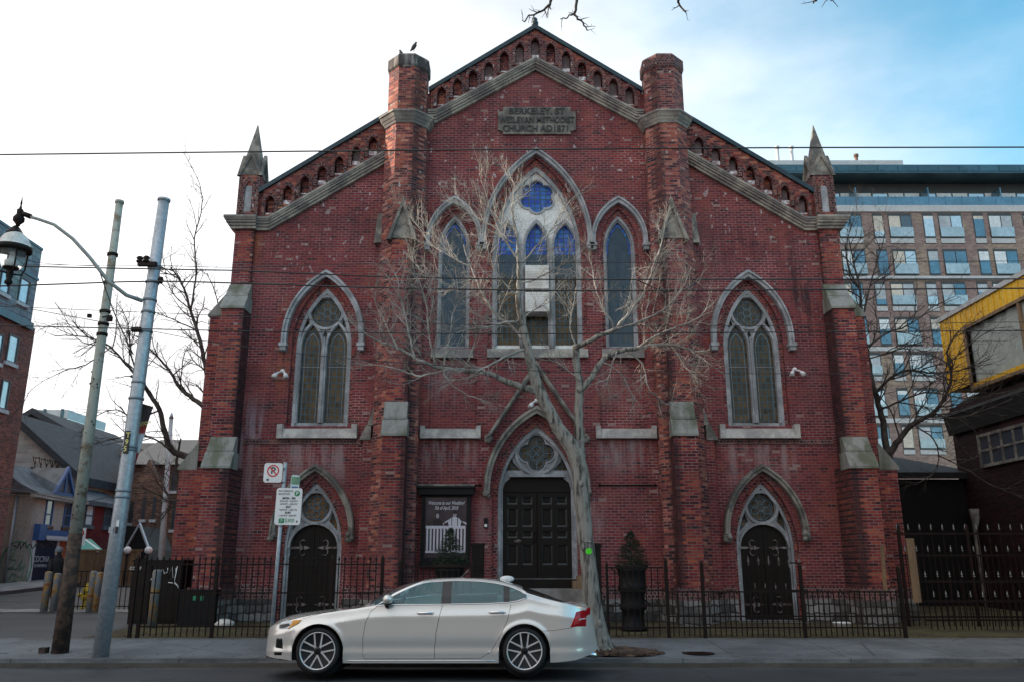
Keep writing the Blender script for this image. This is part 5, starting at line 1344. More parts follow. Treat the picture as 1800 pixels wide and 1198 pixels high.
m = MB(); a, b = XC + 1.55, XC + 2.98; z = at(1060, 852, YF)[1]; m.tube([(a, YF - .03, z), (b, YF - .03, z)], .018, 6)
for x in (a, b): m.ball((x, YF - .03, z), .04, 7)
tag(m.build('iron_tie_rod', M['iron']), 'thin black iron rod fixed across the brick right of great door', 'rod')
m = MB(); a, b = XC - 3.05, XC - 1.5; m.tube([(a, YF - .03, z), (b, YF - .03, z)], .014, 6); m.ball((b, YF - .03, z), .04, 7); m.ball((a, YF - .03, z), .03, 7)
tag(m.build('iron_tie_rod', M['iron']), 'thin black iron rod fixed to the brick above wedding notice board', 'rod')
c = pt(1018, 1012, 21.0); m = MB(); m.box(c.x - .16, c.x + .16, 20.95, 21.3, 1.06, 1.24); m.box(c.x - .05, c.x + .17, 21.0, 21.3, 1.24, 1.36); tag(m.build('loose_brick', M['lumber']), 'rusty brown block left on the top step beside great door', 'brick')
x, z = at(1480, 1095, 20.0); m = MB(); m.lathe([(.17, 0), (.20, .10), (.215, .11), (.205, .12), (.18, .05)], (x, 20.0, gz(20)), 20); tag(m.build('basin', M['white']), 'white plastic basin on the grass right of right door', 'basin')
x, z = at(396, 1085, 20.2); m = MB(); rn = random.Random(6); m.ball((x, 20.2, gz(20.2) + .06), .21, 14, (1.1, .7, .5))
for i, v in enumerate(m.v): m.v[i] = (v[0] + rn.uniform(-.02, .02), v[1] + rn.uniform(-.02, .02), v[2] + rn.uniform(-.015, .02))
tag(m.build('plastic_bag', M['acwhite']), 'crumpled white plastic bag on the grass by left plinth', 'bag')
x = at(352, 1060, 20.4)[0]; m = MB(); m.box(x - .42, x + .42, 20.2, 20.4, gz(20.4), 1.02); m.box(x - .45, x + .45, 20.18, 20.42, 1.02, 1.06)
for k in (-.07, .1): m.mat(1).box(x + k - .035, x + k + .035, 20.19, 20.20, .82, .92)
tag(m.build('utility_cabinet', [M['black'], M['signgreen']]), 'black utility cabinet against the left corner plinth', 'cabinet')
# green spot of paint: part of the street tree, built with it
# ------------------------------------------------------------------ the parked saloon
def interp(tab, s):
    if s <= tab[0][0]: return tab[0][1]
    for (a, va), (b, vb) in zip(tab, tab[1:]):
        if a <= s <= b:
            t = (s - a) / (b - a); return va + (vb - va) * t
    return tab[-1][1]
def smooth_tab(tab, n=4):
    out = []
    for i in range(len(tab) - 1):
        p0 = tab[max(i - 1, 0)]; p1 = tab[i]; p2 = tab[i + 1]; p3 = tab[min(i + 2, len(tab) - 1)]
        for k in range(n):
            t = k / n; h = p2[0] - p1[0]
            m1 = (p2[1] - p0[1]) / max(p2[0] - p0[0], 1e-6) * h; m2 = (p3[1] - p1[1]) / max(p3[0] - p1[0], 1e-6) * h
            v = (2 * t ** 3 - 3 * t * t + 1) * p1[1] + (t ** 3 - 2 * t * t + t) * m1 + (-2 * t ** 3 + 3 * t * t) * p2[1] + (t ** 3 - t * t) * m2
            out.append((p1[0] + h * t, v))
    return out + [tab[-1]]
def carpaint():
    t = NT('silver_car_paint'); t.set((.60, .575, .54), .25, .40, .5); t.b.inputs['Coat Weight'].default_value = 1.0; t.b.inputs['Coat Roughness'].default_value = .03
    f = t.noise(900, 2); t.set(t.mix(.12, (.84, .805, .75), t.ramp(f, [(.3, (.4,) * 3), (.7, (1,) * 3)]), 'MULTIPLY')); return t.m
M['paint'] = carpaint()
M['tyre'] = plain('tyre_rubber', (.013, .013, .014), .75, vary=.2, scale=20)
M['alloy'] = plain('machined_alloy', (.86, .86, .87), .30, .55, vary=.03)
M['gloss'] = plain('gloss_black_trim', (.010, .010, .011), .15, vary=0)
M['chrome'] = plain('chrome_trim', (.80, .81, .83), .12, 1.0, vary=0)
M['tail'] = plain('red_tail_lens', (.42, .008, .018), .12, vary=.1, scale=12); M['clear'] = plain('clear_lens', (.62, .66, .68), .08, .3, vary=.1)
M['amber'] = plain('amber_lens', (.80, .34, .04), .15, vary=.05); M['disc'] = plain('brake_disc', (.30, .30, .31), .35, .8, vary=.1)
M['seat'] = plain('beige_seat_leather', (.30, .27, .23), .6, vary=.15); M['cabin'] = plain('dark_cabin', (.03, .03, .032), .7, vary=.1)
def carglass():
    t = NT('tinted_car_glass'); t.set((.30, .72, .80), .02, spec=.8); t.b.inputs['Transmission Weight'].default_value = .9; t.b.inputs['IOR'].default_value = 1.12
    t.b.inputs['Coat Weight'].default_value = 1.0; t.b.inputs['Coat Roughness'].default_value = .01; return t.m
M['carglass'] = carglass()
def build_car():
    WB = 3.12; HW = .925
    S = 324.0
    cy = [(57, 425), (66, 330), (80, 286), (100, 258), (130, 240), (200, 222), (350, 203), (510, 187), (600, 133), (680, 97), (740, 77), (800, 64), (900, 55), (1000, 53), (1100, 56), (1180, 63), (1260, 84), (1340, 110), (1420, 137), (1480, 160), (1530, 166), (1580, 172), (1612, 182), (1630, 225), (1646, 320), (1657, 380)]
    k = .945; s0 = 2.94; top = []
    for x, y in cy:
        s = s0 + ((x - 293) / S - s0) / k; z = 1.65 - (1.65 - (515 - y) / S) / k; top.append((s, z))
    NOSE, TAIL = top[0][0] - .02, top[-1][0] + .02
    TOP = smooth_tab(top)
    belt = smooth_tab([(NOSE, .60), (-.6, .70), (-.2, .80), (.3, .89), (.87, .985), (1.87, 1.003), (2.89, 1.03), (3.10, 1.075), (3.17, 1.10), (3.4, 1.045), (3.8, .985), (TAIL, .86)])
    dlo = smooth_tab([(NOSE, .62), (-.6, .735), (-.2, .83), (.3, .915), (.87, .995), (1.10, 1.127), (1.38, 1.256), (1.565, 1.318), (1.92, 1.349), (2.18, 1.352), (2.49, 1.336), (2.77, 1.296), (2.98, 1.235), (3.12, 1.172), (3.17, 1.135), (3.4, 1.075), (3.8, 1.01), (TAIL, .88)])
    bot = [(NOSE, .27), (NOSE + .08, .245), (-.42, .20), (-.3, .17), (.5, .16), (2.7, .16), (3.6, .17), (3.9, .20), (TAIL - .12, .28), (TAIL, .36)]
    RA = .388
    def width(s):
        a, b = .95, .70
        w = HW
        if s < NOSE + a: w = HW * max(0, 1 - ((NOSE + a - s) / a) ** 3.2) ** (1 / 2.3)
        if s > TAIL - b: w = HW * max(0, 1 - .62 * ((s - TAIL + b) / b) ** 2.6)
        return w
    cols = [NOSE, NOSE + .004, NOSE + .012, NOSE + .025, NOSE + .045]
    s = NOSE + .07
    while s < TAIL - .001: cols.append(s); s += .03
    cols.append(TAIL)
    for c in (0, WB): cols += [c - RA, c - RA + .0015, c + RA - .0015, c + RA] + [c - RA + .006, c - RA + .015, c + RA - .006, c + RA - .015]
    for c in (.87, 3.17, 1.845, 1.995, 2.80, 2.895): cols.append(c)
    cols = sorted(set(round(c, 4) for c in cols))
    def bottom(s):
        for c in (0, WB):
            if abs(s - c) < RA - .001: return .335 + math.sqrt(RA ** 2 - (s - c) ** 2)
        return interp(bot, s)
    # crease tables: body section below the belt
    def sec(z, s, b, bl):
        f = (z - .16) / max(bl - .16, .01)
        v = 1 - .055 * max(0, .35 - f) ** 1.0 / .35 - .035 * max(0, f - .72) / .28
        v += .012 * math.exp(-((f - .80) / .06) ** 2)          # shoulder line
        v -= .020 * math.exp(-((z - .40) / .09) ** 2)          # hollow above the sill
        v += .010 * math.exp(-((z - .315) / .025) ** 2)        # lower crease
        for c in (0, WB):                                       # wheel-arch flare
            d = math.hypot(s - c, z - .335); v += .018 * math.exp(-((d - RA) / .05) ** 2)
        return v
    NA, NB, NC = 22, 6, 12
    grid = []; V = MB(); V.smooth = True
    verts = []; 
    for s in cols:
        w = width(s); t = interp(TOP, s); bl = min(interp(belt, s), t - .02); dl = min(max(interp(dlo, s), bl + .005), t - .008); b = bottom(s)
        if b > bl - .03: b = bl - .03
        edge = min(dl + .035 * min(1, max(0, (s - .8) / .3)) * (1 if s < 3.3 else max(0, 1 - (s - 3.3) / .4)), t - .004)
        col = []
        for i in range(NA + 1):
            z = b + (bl - b) * i / NA; col.append((w * sec(z, s, b, bl), z))
        yb = col[-1][0]
        gh = max(0, min(1, (s - .80) / .9)) * max(0, min(1, (3.75 - s) / .55))   # greenhouse amount
        ye = yb - (.245 * gh * max(0, (dl - bl)) / .34) - .012
        for i in range(1, NB + 1):
            f = i / NB; z = bl + (dl - bl) * f; col.append((yb + (ye - yb) * (f ** 1.25), z))
        y1 = ye - .035 * gh - .01; col.append((max(y1, .0), edge))
        for i in range(1, NC + 1):
            f = i / NC; yy = max(y1, 0) * (1 - f); p = 2.6 if gh > .5 else 2.2
            z = edge + (t - edge) * (1 - (1 - f) ** p); col.append((yy, z))
        verts.append(col)
    nr = len(verts[0]); nc = len(cols)
    allv = []
    for ci, col in enumerate(verts):
        for y, z in col: allv.append((cols[ci], -y, z))
    for ci, col in enumerate(verts):
        for y, z in col: allv.append((cols[ci], y, z))
    off = nc * nr
    parts = {}
    def put(nm, f): parts.setdefault(nm, []).append(f)
    def poly_in(px, pz, poly):
        c = False; j = len(poly) - 1
        for i in range(len(poly)):
            if (poly[i][1] > pz) != (poly[j][1] > pz) and px < (poly[j][0] - poly[i][0]) * (pz - poly[i][1]) / (poly[j][1] - poly[i][1]) + poly[i][0]: c = not c
            j = i
        return c
    Z = lambda x, y: ((x - 293) / S, (515 - y) / S)
    head = [Z(*p) for p in ((82, 291), (90, 276), (128, 266), (206, 264), (190, 284), (150, 306), (90, 310))]
    amb = [Z(*p) for p in ((160, 262), (206, 262), (186, 286), (140, 308))]
    tail = [Z(*p) for p in ((1530, 299), (1562, 222), (1640, 205), (1640, 240), (1612, 250), (1616, 299))]
    vent = [Z(*p) for p in ((78, 345), (112, 345), (118, 402), (76, 398))]; vent2 = [Z(*p) for p in ((70, 412), (118, 412), (112, 430), (70, 430))]
    fd = [Z(*p) for p in ((575, 198), (545, 225), (522, 275), (512, 350), (514, 420), (522, 443), (862, 443), (862, 400), (868, 320), (885, 240), (897, 190))]
    rd = [Z(*p) for p in ((900, 190), (886, 240), (870, 320), (864, 400), (864, 443), (1090, 440), (1140, 410), (1190, 330), (1222, 260), (1238, 190))]
    for ci in range(nc - 1):
        sm = (cols[ci] + cols[ci + 1]) / 2
        for r in range(nr - 1):
            zc = (verts[ci][r][1] + verts[ci][r + 1][1] + verts[ci + 1][r][1] + verts[ci + 1][r + 1][1]) / 4
            for side in (0, 1):
                o = off * side; a, b_, c, d = o + ci * nr + r, o + (ci + 1) * nr + r, o + (ci + 1) * nr + r + 1, o + ci * nr + r + 1
                f = (a, b_, c, d) if side == 0 else (d, c, b_, a)
                nm = 'body'
                if NA <= r < NA + NB and .87 < sm < 3.17:
                    nm = 'pillar_trim%d%d' % (side, sm > 2.4) if (1.845 < sm < 1.995 or 2.80 < sm < 2.895) else ('side_window' + str(side) + ('a' if sm < 1.9 else 'b' if sm < 2.85 else 'c'))
                elif r >= NA + NB + 1 and .72 < sm < 1.50 and zc > interp(belt, sm) + .02: nm = 'windscreen'
                elif r >= NA + NB + 1 and 3.10 < sm < 3.74: nm = 'rear_window'
                elif sm < NOSE + .05 and .36 < zc < .66: nm = 'grille'
                elif r < NA + 1 and poly_in(sm, zc, fd): nm = 'fdoor%d' % side
                elif r < NA + 1 and poly_in(sm, zc, rd): nm = 'rdoor%d' % side
                put(nm, f)
    cx0 = pt(555, 1190, 13.33).x; base = Vector((cx0, 13.33 + HW - .02, .0))
    car = thing('parked_car', 'pale silver four-door saloon car parked at the kerb, facing left', 'car', (cx0 + WB / 2, base.y, -.04))
    def emit(nm, name, mat, parent):
        if nm not in parts: return None
        used = {}; v = []; fs = []
        for f in parts[nm]:
            g = []
            for i in f:
                if i not in used: used[i] = len(v); p = allv[i]; v.append((base.x + p[0], base.y + p[1], p[2]))
                g.append(used[i])
            g2 = [q for j, q in enumerate(g) if q != g[j - 1]]
            if len(g2) > 2: fs.append(tuple(g2))
        m = MB(); m.add(v, fs, True); return m.build(name, mat, parent)
    body = emit('body', 'body', M['paint'], car)
    emit('windscreen', 'windscreen', M['carglass'], car); emit('rear_window', 'rear_window', M['gloss'], car); [emit('pillar_trim%d%d' % (i, j), 'pillar_trim', M['gloss'], car) for i in (0, 1) for j in (0, 1)]
    emit('grille', 'grille', M['gloss'], car)
    doors_ = {}
    for sd in (0, 1):
        for q, nm in (('fdoor', 'door'), ('rdoor', 'door')): doors_[q, sd] = emit(q + str(sd), nm, M['paint'], car)
        emit('side_window%da' % sd, 'side_window', M['carglass'], doors_['fdoor', sd]); emit('side_window%db' % sd, 'side_window', M['carglass'], doors_['rdoor', sd]); emit('side_window%dc' % sd, 'quarter_window', M['carglass'], car)
        pass
    def ysurf(s, z):
        w = width(s); t = interp(TOP, s); bl = min(interp(belt, s), t - .02); b = bottom(s)
        if z <= bl: return w * sec(z, s, b, bl)
        dl = min(max(interp(dlo, s), bl + .005), t - .008); gh = max(0, min(1, (s - .80) / .9)) * max(0, min(1, (3.75 - s) / .55)); yb = w * sec(bl, s, b, bl)
        ye = yb - (.245 * gh * max(0, (dl - bl)) / .34) - .012; return yb + (ye - yb) * (min(1, max(0, (z - bl) / (dl - bl))) ** 1.25)
    def sline(pts, r, mat, name, parent, out=.0, n=6, closed=False):
        m = MB(); 
        for side in (-1, 1):
            P3 = []
            for i in range(len(pts) - 1):
                for q in range(n): 
                    f = q / n; s_ = pts[i][0] + (pts[i + 1][0] - pts[i][0]) * f; z_ = pts[i][1] + (pts[i + 1][1] - pts[i][1]) * f; P3.append((base.x + s_, base.y + side * (ysurf(s_, z_) + out), z_))
            s_, z_ = pts[-1]; P3.append((base.x + s_, base.y + side * (ysurf(s_, z_) + out), z_))
            m.tube(P3, r, 5)
        return m.build_each(name, mat, parent)
    def patch(poly, name, mat, parent, out=.006, n=14):
        """lens lying on the body side: the outline is filled with a fine grid that follows the body"""
        made = []
        x0 = min(p[0] for p in poly); x1 = max(p[0] for p in poly)
        def span(x):
            zs = []
            for i in range(len(poly)):
                a, b = poly[i], poly[(i + 1) % len(poly)]
                if min(a[0], b[0]) - 1e-9 <= x <= max(a[0], b[0]) + 1e-9 and abs(a[0] - b[0]) > 1e-9: zs.append(a[1] + (b[1] - a[1]) * (x - a[0]) / (b[0] - a[0]))
            return (min(zs), max(zs)) if zs else (poly[0][1], poly[0][1])
        for side in (-1, 1):
            m = MB(); vs = []; k = 6; n_ = max(n, 28)
            for i in range(n_ + 1):
                x = x0 + (x1 - x0) * min(max(i / n_, .0005), .9995); za, zb = span(x)
                for j in range(k + 1):
                    z = za + (zb - za) * j / k; e = out if 0 < j < k and 0 < i < n_ else -.004
                    vs.append((base.x + x, base.y + side * (ysurf(x, z) + e), z))
            fs = [(i * (k + 1) + j, (i + 1) * (k + 1) + j, (i + 1) * (k + 1) + j + 1, i * (k + 1) + j + 1) for i in range(n_) for j in range(k)]
            m.add(vs, fs if side < 0 else [f[::-1] for f in fs], True); made.append(m.build(name, mat, parent))
        return made
    hl = patch(head, 'headlight', M['clear'], car); patch([Z(*p) for p in ((88, 296), (94, 282), (140, 276), (150, 290), (120, 304), (92, 305))], 'lamp_unit', M['gloss'], car, .0075)
    patch(amb, 'indicator', M['amber'], car, .009); patch(tail, 'tail_light', M['tail'], car, .008); patch([Z(*p) for p in ((1545, 290), (1562, 240), (1578, 236), (1572, 290))], 'tail_lens_inset', M['signred'], car, .0095)
    patch(vent, 'bumper_vent', M['gloss'], car, .004); patch(vent2, 'bumper_vent', M['gloss'], car, .004)
    ch = lambda tab, a, b, n, dz: [(a + (b - a) * i / n, interp(tab, a + (b - a) * i / n) + dz) for i in range(n + 1)]
    sline(ch(belt, .87, 3.16, 16, 0), .009, M['chrome'], 'window_trim', car, .002, 3)
    sline(ch(dlo, .87, 3.16, 24, .0), .007, M['chrome'], 'window_trim', car, .002, 3)
    sline([(3.165, interp(belt, 3.16)), (3.17, interp(dlo, 3.16))], .010, M['chrome'], 'window_trim', car, .002)
    shut = M['black']
    sline(fd[:6], .0035, shut, 'shut_line', car, -.0012); sline([fd[5], fd[6]], .0035, shut, 'shut_line', car, -.0012)
    sline(list(reversed(rd[:5])), .004, shut, 'shut_line', car, -.001); sline(rd[4:], .0035, shut, 'shut_line', car, -.0012)
    sline([Z(1395, 315), Z(1450, 312), Z(1532, 300)], .003, shut, 'shut_line', car, -.001); sline([Z(208, 258), Z(300, 232), Z(420, 217), Z(515, 198)], .003, shut, 'shut_line', car, -.001)
    sline([Z(440, 452), Z(800, 452), Z(1160, 452)], .006, M['chrome'], 'sill_trim', car, .002)
    # lamp strip in tail light, badge line
    sline([Z(1575, 262), Z(1612, 258)], .008, M['postwhite'], 'tail_lamp_bar', car, .003)
    for side in (-1, 1):
        for key, hx, hy in (('fdoor', 815, 232), ('rdoor', 1170, 228)):
            s_, z_ = Z(hx, hy); yy = ysurf(s_, z_); m = MB()
            m.tube([(base.x + s_ - .125, base.y + side * (yy - .002), z_), (base.x + s_ - .09, base.y + side * (yy + .032), z_ + .004), (base.x + s_ + .09, base.y + side * (yy + .032), z_ + .004), (base.x + s_ + .125, base.y + side * (yy - .002), z_)], [.013, .016, .016, .013], 8)
            m.build('handle', M['chrome'], doors_[key, 0 if side < 0 else 1])
        # mirror
        s_, z_ = Z(632, 172); yy = ysurf(.95, .99); m = MB()
        m.ball((base.x + s_, base.y + side * (yy + .13), z_ + .02), .1, 14, (.82, 1.05, .72)); mo = m.build('door_mirror', M['paint'], car)
        m = MB(); m.tube([(base.x + s_ - .02, base.y + side * (yy - .03), z_ - .10), (base.x + s_ - .02, base.y + side * (yy + .10), z_ - .06)], [.03, .035], 8); m.ball((base.x + s_, base.y + side * (yy + .12), z_ - .045), .07, 10, (.9, 1, .4)); m.build('mirror_base', M['gloss'], mo)
    m = MB(); m.ball((base.x + 2.85, base.y, 1.392), .1, 12, (1.2, .45, .5)); m.build('roof_aerial', M['white'], car)
    m = MB(); 
    for side in (-1, 1): m.tube([(base.x + TAIL - .30, base.y + side * .55, .27), (base.x + TAIL - .06, base.y + side * .55, .25)], .045, 10)
    m.build_each('exhaust_tip', M['chrome'], car)
    m = MB(); m.box(base.x - .62, base.x + 3.9, base.y - .72, base.y + .72, .19, .30)
    for c in (0, WB):
        m.lathe([(.39, -.72), (.39, .72)], (base.x + c, base.y, .335), 20, 'y')
    m.build('underbody', M['cabin'], car)
    # cabin
    m = MB(); m.box(base.x + .75, base.x + 3.1, base.y - .74, base.y + .74, .30, .62); m.hexa([(base.x + .62, base.y - .72, .6), (base.x + 1.10, base.y - .72, .6), (base.x + 1.10, base.y + .72, .6), (base.x + .62, base.y + .72, .6)], [(base.x + .62, base.y - .70, .95), (base.x + 1.0, base.y - .70, .985), (base.x + 1.0, base.y + .70, .985), (base.x + .62, base.y + .70, .95)])
    m.build('dashboard', M['cabin'], car)
    for sx, sy in ((1.75, -.38), (1.75, .38), (2.62, -.36), (2.62, .36)):
        m = MB(); x_, y_ = base.x + sx, base.y + sy
        m.hexa([(x_ - .5, y_ - .24, .52), (x_, y_ - .24, .52), (x_, y_ + .24, .52), (x_ - .5, y_ + .24, .52)], [(x_ - .5, y_ - .23, .68), (x_, y_ - .23, .64), (x_, y_ + .23, .64), (x_ - .5, y_ + .23, .68)])
        m.hexa([(x_ - .07, y_ - .24, .62), (x_ + .08, y_ - .24, .62), (x_ + .08, y_ + .24, .62), (x_ - .07, y_ + .24, .62)], [(x_ + .09, y_ - .20, 1.12), (x_ + .20, y_ - .20, 1.12), (x_ + .20, y_ + .20, 1.12), (x_ + .09, y_ + .20, 1.12)])
        m.box(x_ + .12, x_ + .22, y_ - .13, y_ + .13, 1.14, 1.27); m.build('seat', M['seat'], car)
    m = MB(); rg = [2 * math.pi * i / 20 for i in range(21)]
    m.tube([(base.x + 1.17 + .06 * math.sin(a), base.y - .38 + .19 * math.cos(a), .93 + .18 * math.sin(a)) for a in rg], .015, 6, False); m.tube([(base.x + 1.0, base.y - .38, .86), (base.x + 1.17, base.y - .38, .93)], .03, 6); m.build('steering_wheel', M['cabin'], car)
    # wheels
    def wheel(cx, side):
        y = base.y + side * (HW - .012); d = -side
        m = MB(); m.lathe([(.262, d * .02 * 1), (.272, 0), (.300, -d * .006), (.325, d * .012), (.335, d * .04), (.335, d * .20), (.32, d * .23), (.26, d * .22)] if side > 0 else [(.262, d * .02), (.272, 0), (.300, -d * .006), (.325, d * .012), (.335, d * .04), (.335, d * .20), (.32, d * .23), (.26, d * .22)], (cx, y, .335), 48, 'y')
        w = m.build('wheel', M['tyre'], car)
        r = MB(); r.lathe([(.255, d * .10), (.262, d * .03), (.270, -d * .001), (.262, -d * .004), (.252, d * .012), (.245, d * .10)], (cx, y, .335), 48, 'y'); r.mat(0)
        for kk in range(5):
            a0 = math.pi / 2 + kk * 2 * math.pi / 5
            for e in (-1, 1):
                a1 = a0 + e * .245
                p0 = Vector((cx + .045 * math.cos(a0 + e * .9), y + d * .012, .335 + .045 * math.sin(a0 + e * .9))); p1 = Vector((cx + .256 * math.cos(a1), y + d * .004, .335 + .256 * math.sin(a1)))
                t = (p1 - p0).normalized(); nrm = Vector((-t.z, 0, t.x)); wa, wb_ = .013, .0105
                lo = [p0 - nrm * wa, p0 + nrm * wa, p1 + nrm * wb_, p1 - nrm * wb_]; q = Vector((0, d * .03, 0))
                r.hexa([v + q for v in lo], lo)
        rim = r.build('rim', M['alloy'], w)
        r = MB(); r.lathe([(.055, d * .03), (.055, d * .004), (.035, -d * .002), (.01, -d * .002)], (cx, y, .335), 20, 'y'); r.build('hub_cap', M['gloss'], w)
        r = MB(); r.lathe([(.25, d * .125), (.25, d * .115)], (cx, y, .335), 30, 'y'); r.build('wheel_barrel', M['gloss'], w)
        r = MB(); r.lathe([(.19, d * .11), (.19, d * .10), (.06, d * .10), (.06, d * .07), (.02, d * .07)], (cx, y, .335), 30, 'y'); r.build('brake_disc', M['disc'], w)
        r = MB(); a = [R(140 + i * 10) for i in range(7)] if cx < base.x + 1 else [R(-40 + i * 10) for i in range(7)]
        r.ribbon([(cx + .12 * math.cos(t), .335 + .12 * math.sin(t)) for t in a], [(cx + .20 * math.cos(t), .335 + .20 * math.sin(t)) for t in a], *sorted((y + d * .07, y + d * .12))); r.build('brake_caliper', M['hinge'], w)
        return w
    for c in (0, WB):
        for sd in (-1, 1): wheel(base.x + c, sd)
    car.rotation_euler = (R(-1.8), 0, 0); car.location.z = -.028
    return car
build_car()
# ------------------------------------------------------------------ buildings round about
def onX(px, py, Xp):
    u = (px - 900) / F; v = (599 - py) / F; t = Xp / u
    return t * (math.cos(TILT) - v * math.sin(TILT)), EYE + t * (math.sin(TILT) + v * math.cos(TILT))
M['browni'] = brick('brown_house_brick', [(0, (.06, .03, .025)), (.5, (.16, .075, .055)), (1, (.28, .15, .11))], (.15, .12, .10), .5, spots=False)
M['modbrick'] = brick('modern_red_brick', [(0, (.10, .030, .024)), (.5, (.19, .055, .040)), (1, (.27, .09, .06))], (.17, .13, .12), .25, spots=False)
M['condobrick'] = brick('brown_condo_brick', [(0, (.22, .155, .145)), (.5, (.29, .21, .19)), (1, (.36, .27, .25))], (.25, .2, .18), .15, bw=.3, rh=.1, spots=False)
M['maroonbrick'] = brick('dark_maroon_painted_brick', [(0, (.012, .004, .006)), (.5, (.024, .006, .008)), (1, (.036, .010, .011))], (.016, .006, .007), .5, spots=False)  # maroon tones kept near black to stand in for deep shade
M['redpaint'] = brick('red_painted_brick', [(0, (.13, .018, .020)), (.5, (.17, .025, .026)), (1, (.2, .035, .032))], (.14, .02, .02), .3, spots=False)
M['cream'] = plain('cream_stucco', (.40, .36, .31), .9, scale=.9, c2=(.28, .25, .22), bump=.2, streak=True)
M['blockwhite'] = brick('white_painted_block', [(0, (.40, .40, .38)), (.5, (.48, .48, .46)), (1, (.54, .54, .52))], (.34, .34, .33), .12, bw=.6, rh=.25, ms=.015, spots=False)
M['shingle'] = brick('blue_grey_shingle', [(0, (.16, .20, .23)), (.5, (.22, .27, .30)), (1, (.28, .33, .36))], (.08, .10, .12), .1, bw=.55, rh=.30, ms=.02, spots=False)
M['roofgrey'] = plain('grey_roof_slates', (.12, .14, .16), .8, scale=2, c2=(.075, .09, .105)); M['roofdark'] = plain('dark_asphalt_roof', (.045, .05, .058), .85, scale=3, c2=(.03, .034, .04))
M['bluetrim'] = plain('blue_painted_trim', (.035, .10, .28), .5, vary=.2); M['navy'] = plain('navy_shop_front', (.010, .016, .045), .5, vary=.2)
M['winglass'] = plain('window_glass', (.05, .075, .10), .06, 0, vary=.1, scale=.6, spec=1.0); M['winframe'] = plain('dark_window_frame', (.05, .055, .06), .5, vary=.1)
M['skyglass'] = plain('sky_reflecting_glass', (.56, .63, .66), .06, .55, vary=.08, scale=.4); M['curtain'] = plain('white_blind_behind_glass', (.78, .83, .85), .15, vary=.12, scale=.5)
M['blindgrey'] = plain('grey_blind_behind_glass', (.48, .52, .55), .2, vary=.2, scale=.5); M['blindwarm'] = plain('cream_blind_behind_glass', (.66, .60, .50), .2, vary=.15, scale=.5)
M['tealmetal'] = plain('teal_metal_panel', (.055, .13, .17), .35, .4, scale=.6); M['whiteband'] = plain('white_concrete_band', (.55, .57, .58), .8, vary=.1, scale=.7); M['guardglass'] = plain('pale_guard_glass', (.42, .52, .56), .08, .25, vary=.15, scale=.4); M['condoglass'] = plain('blue_tinted_glass', (.13, .25, .33), .06, .4, vary=.2, scale=.5)
M['orangewood'] = plain('orange_plank', (.40, .10, .03), .7, streak=True); M['fencewood'] = plain('brown_fence_board', (.20, .115, .055), .85, scale=3, c2=(.13, .075, .04), streak=True)
M['yellow'] = plain('yellow_cladding', (.93, .56, .012), .5, scale=1.4, c2=(.82, .46, .010), streak=True); M['soot'] = plain('sooty_shingle', (.014, .015, .017), .9, scale=4)  # shingle colour near black, standing in for shade on the right-hand roofs
def win_x(parent, Xp, y0, y1, z0, z1, glass='winglass', frame='winframe', bars=(), sill=None, name='window', d=.05, fw=.07):
    """window in a wall facing +X"""
    m = MB(); m.box(Xp - .1, Xp + d, y0, y0 + fw, z0, z1); m.box(Xp - .1, Xp + d, y1 - fw, y1, z0, z1); m.box(Xp - .1, Xp + d - .004, y0 + fw, y1 - fw, z0, z0 + fw); m.box(Xp - .1, Xp + d - .004, y0 + fw, y1 - fw, z1 - fw, z1)
    for b in bars: m.box(Xp - .1, Xp + d - .01, y0 + fw, y1 - fw, z0 + (z1 - z0) * b - .03, z0 + (z1 - z0) * b + .03)
    o = m.build(name, M[frame], parent); g = MB(); g.box(Xp - .05, Xp + .006, y0 + fw, y1 - fw, z0 + fw, z1 - fw); g.build('pane', M[glass], o)
    if sill: s = MB(); s.box(Xp - .05, Xp + .12, y0 - .08, y1 + .08, z0 - .16, z0 - .002); s.build('sill', M[sill], o)
    return o
def win_y(parent, Yp, x0, x1, z0, z1, glass='winglass', frame='winframe', vb=(), hb=(), sill=None, name='window', fw=.07, d=.05, pane=True):
    m = MB(); m.box(x0, x0 + fw, Yp - d, Yp + .1, z0, z1); m.box(x1 - fw, x1, Yp - d, Yp + .1, z0, z1); m.box(x0 + fw, x1 - fw, Yp - d + .004, Yp + .1, z0, z0 + fw); m.box(x0 + fw, x1 - fw, Yp - d + .004, Yp + .1, z1 - fw, z1)
    for b in vb: m.box(x0 + (x1 - x0) * b - fw * .4, x0 + (x1 - x0) * b + fw * .4, Yp - d + .01, Yp + .1, z0 + fw, z1 - fw)
    for b in hb: m.box(x0 + fw, x1 - fw, Yp - d + .014, Yp + .1, z0 + (z1 - z0) * b - fw * .4, z0 + (z1 - z0) * b + fw * .4)
    o = m.build(name, M[frame], parent); g = MB(); g.box(x0 + fw, x1 - fw, Yp - .006, Yp + .05, z0 + fw, z1 - fw); g.build('pane', M[glass], o)
    if sill: s = MB(); s.box(x0 - .08, x1 + .08, Yp - .12, Yp + .05, z0 - .16, z0 - .002); s.build('sill', M[sill], o)
    return o
FX = -22.6
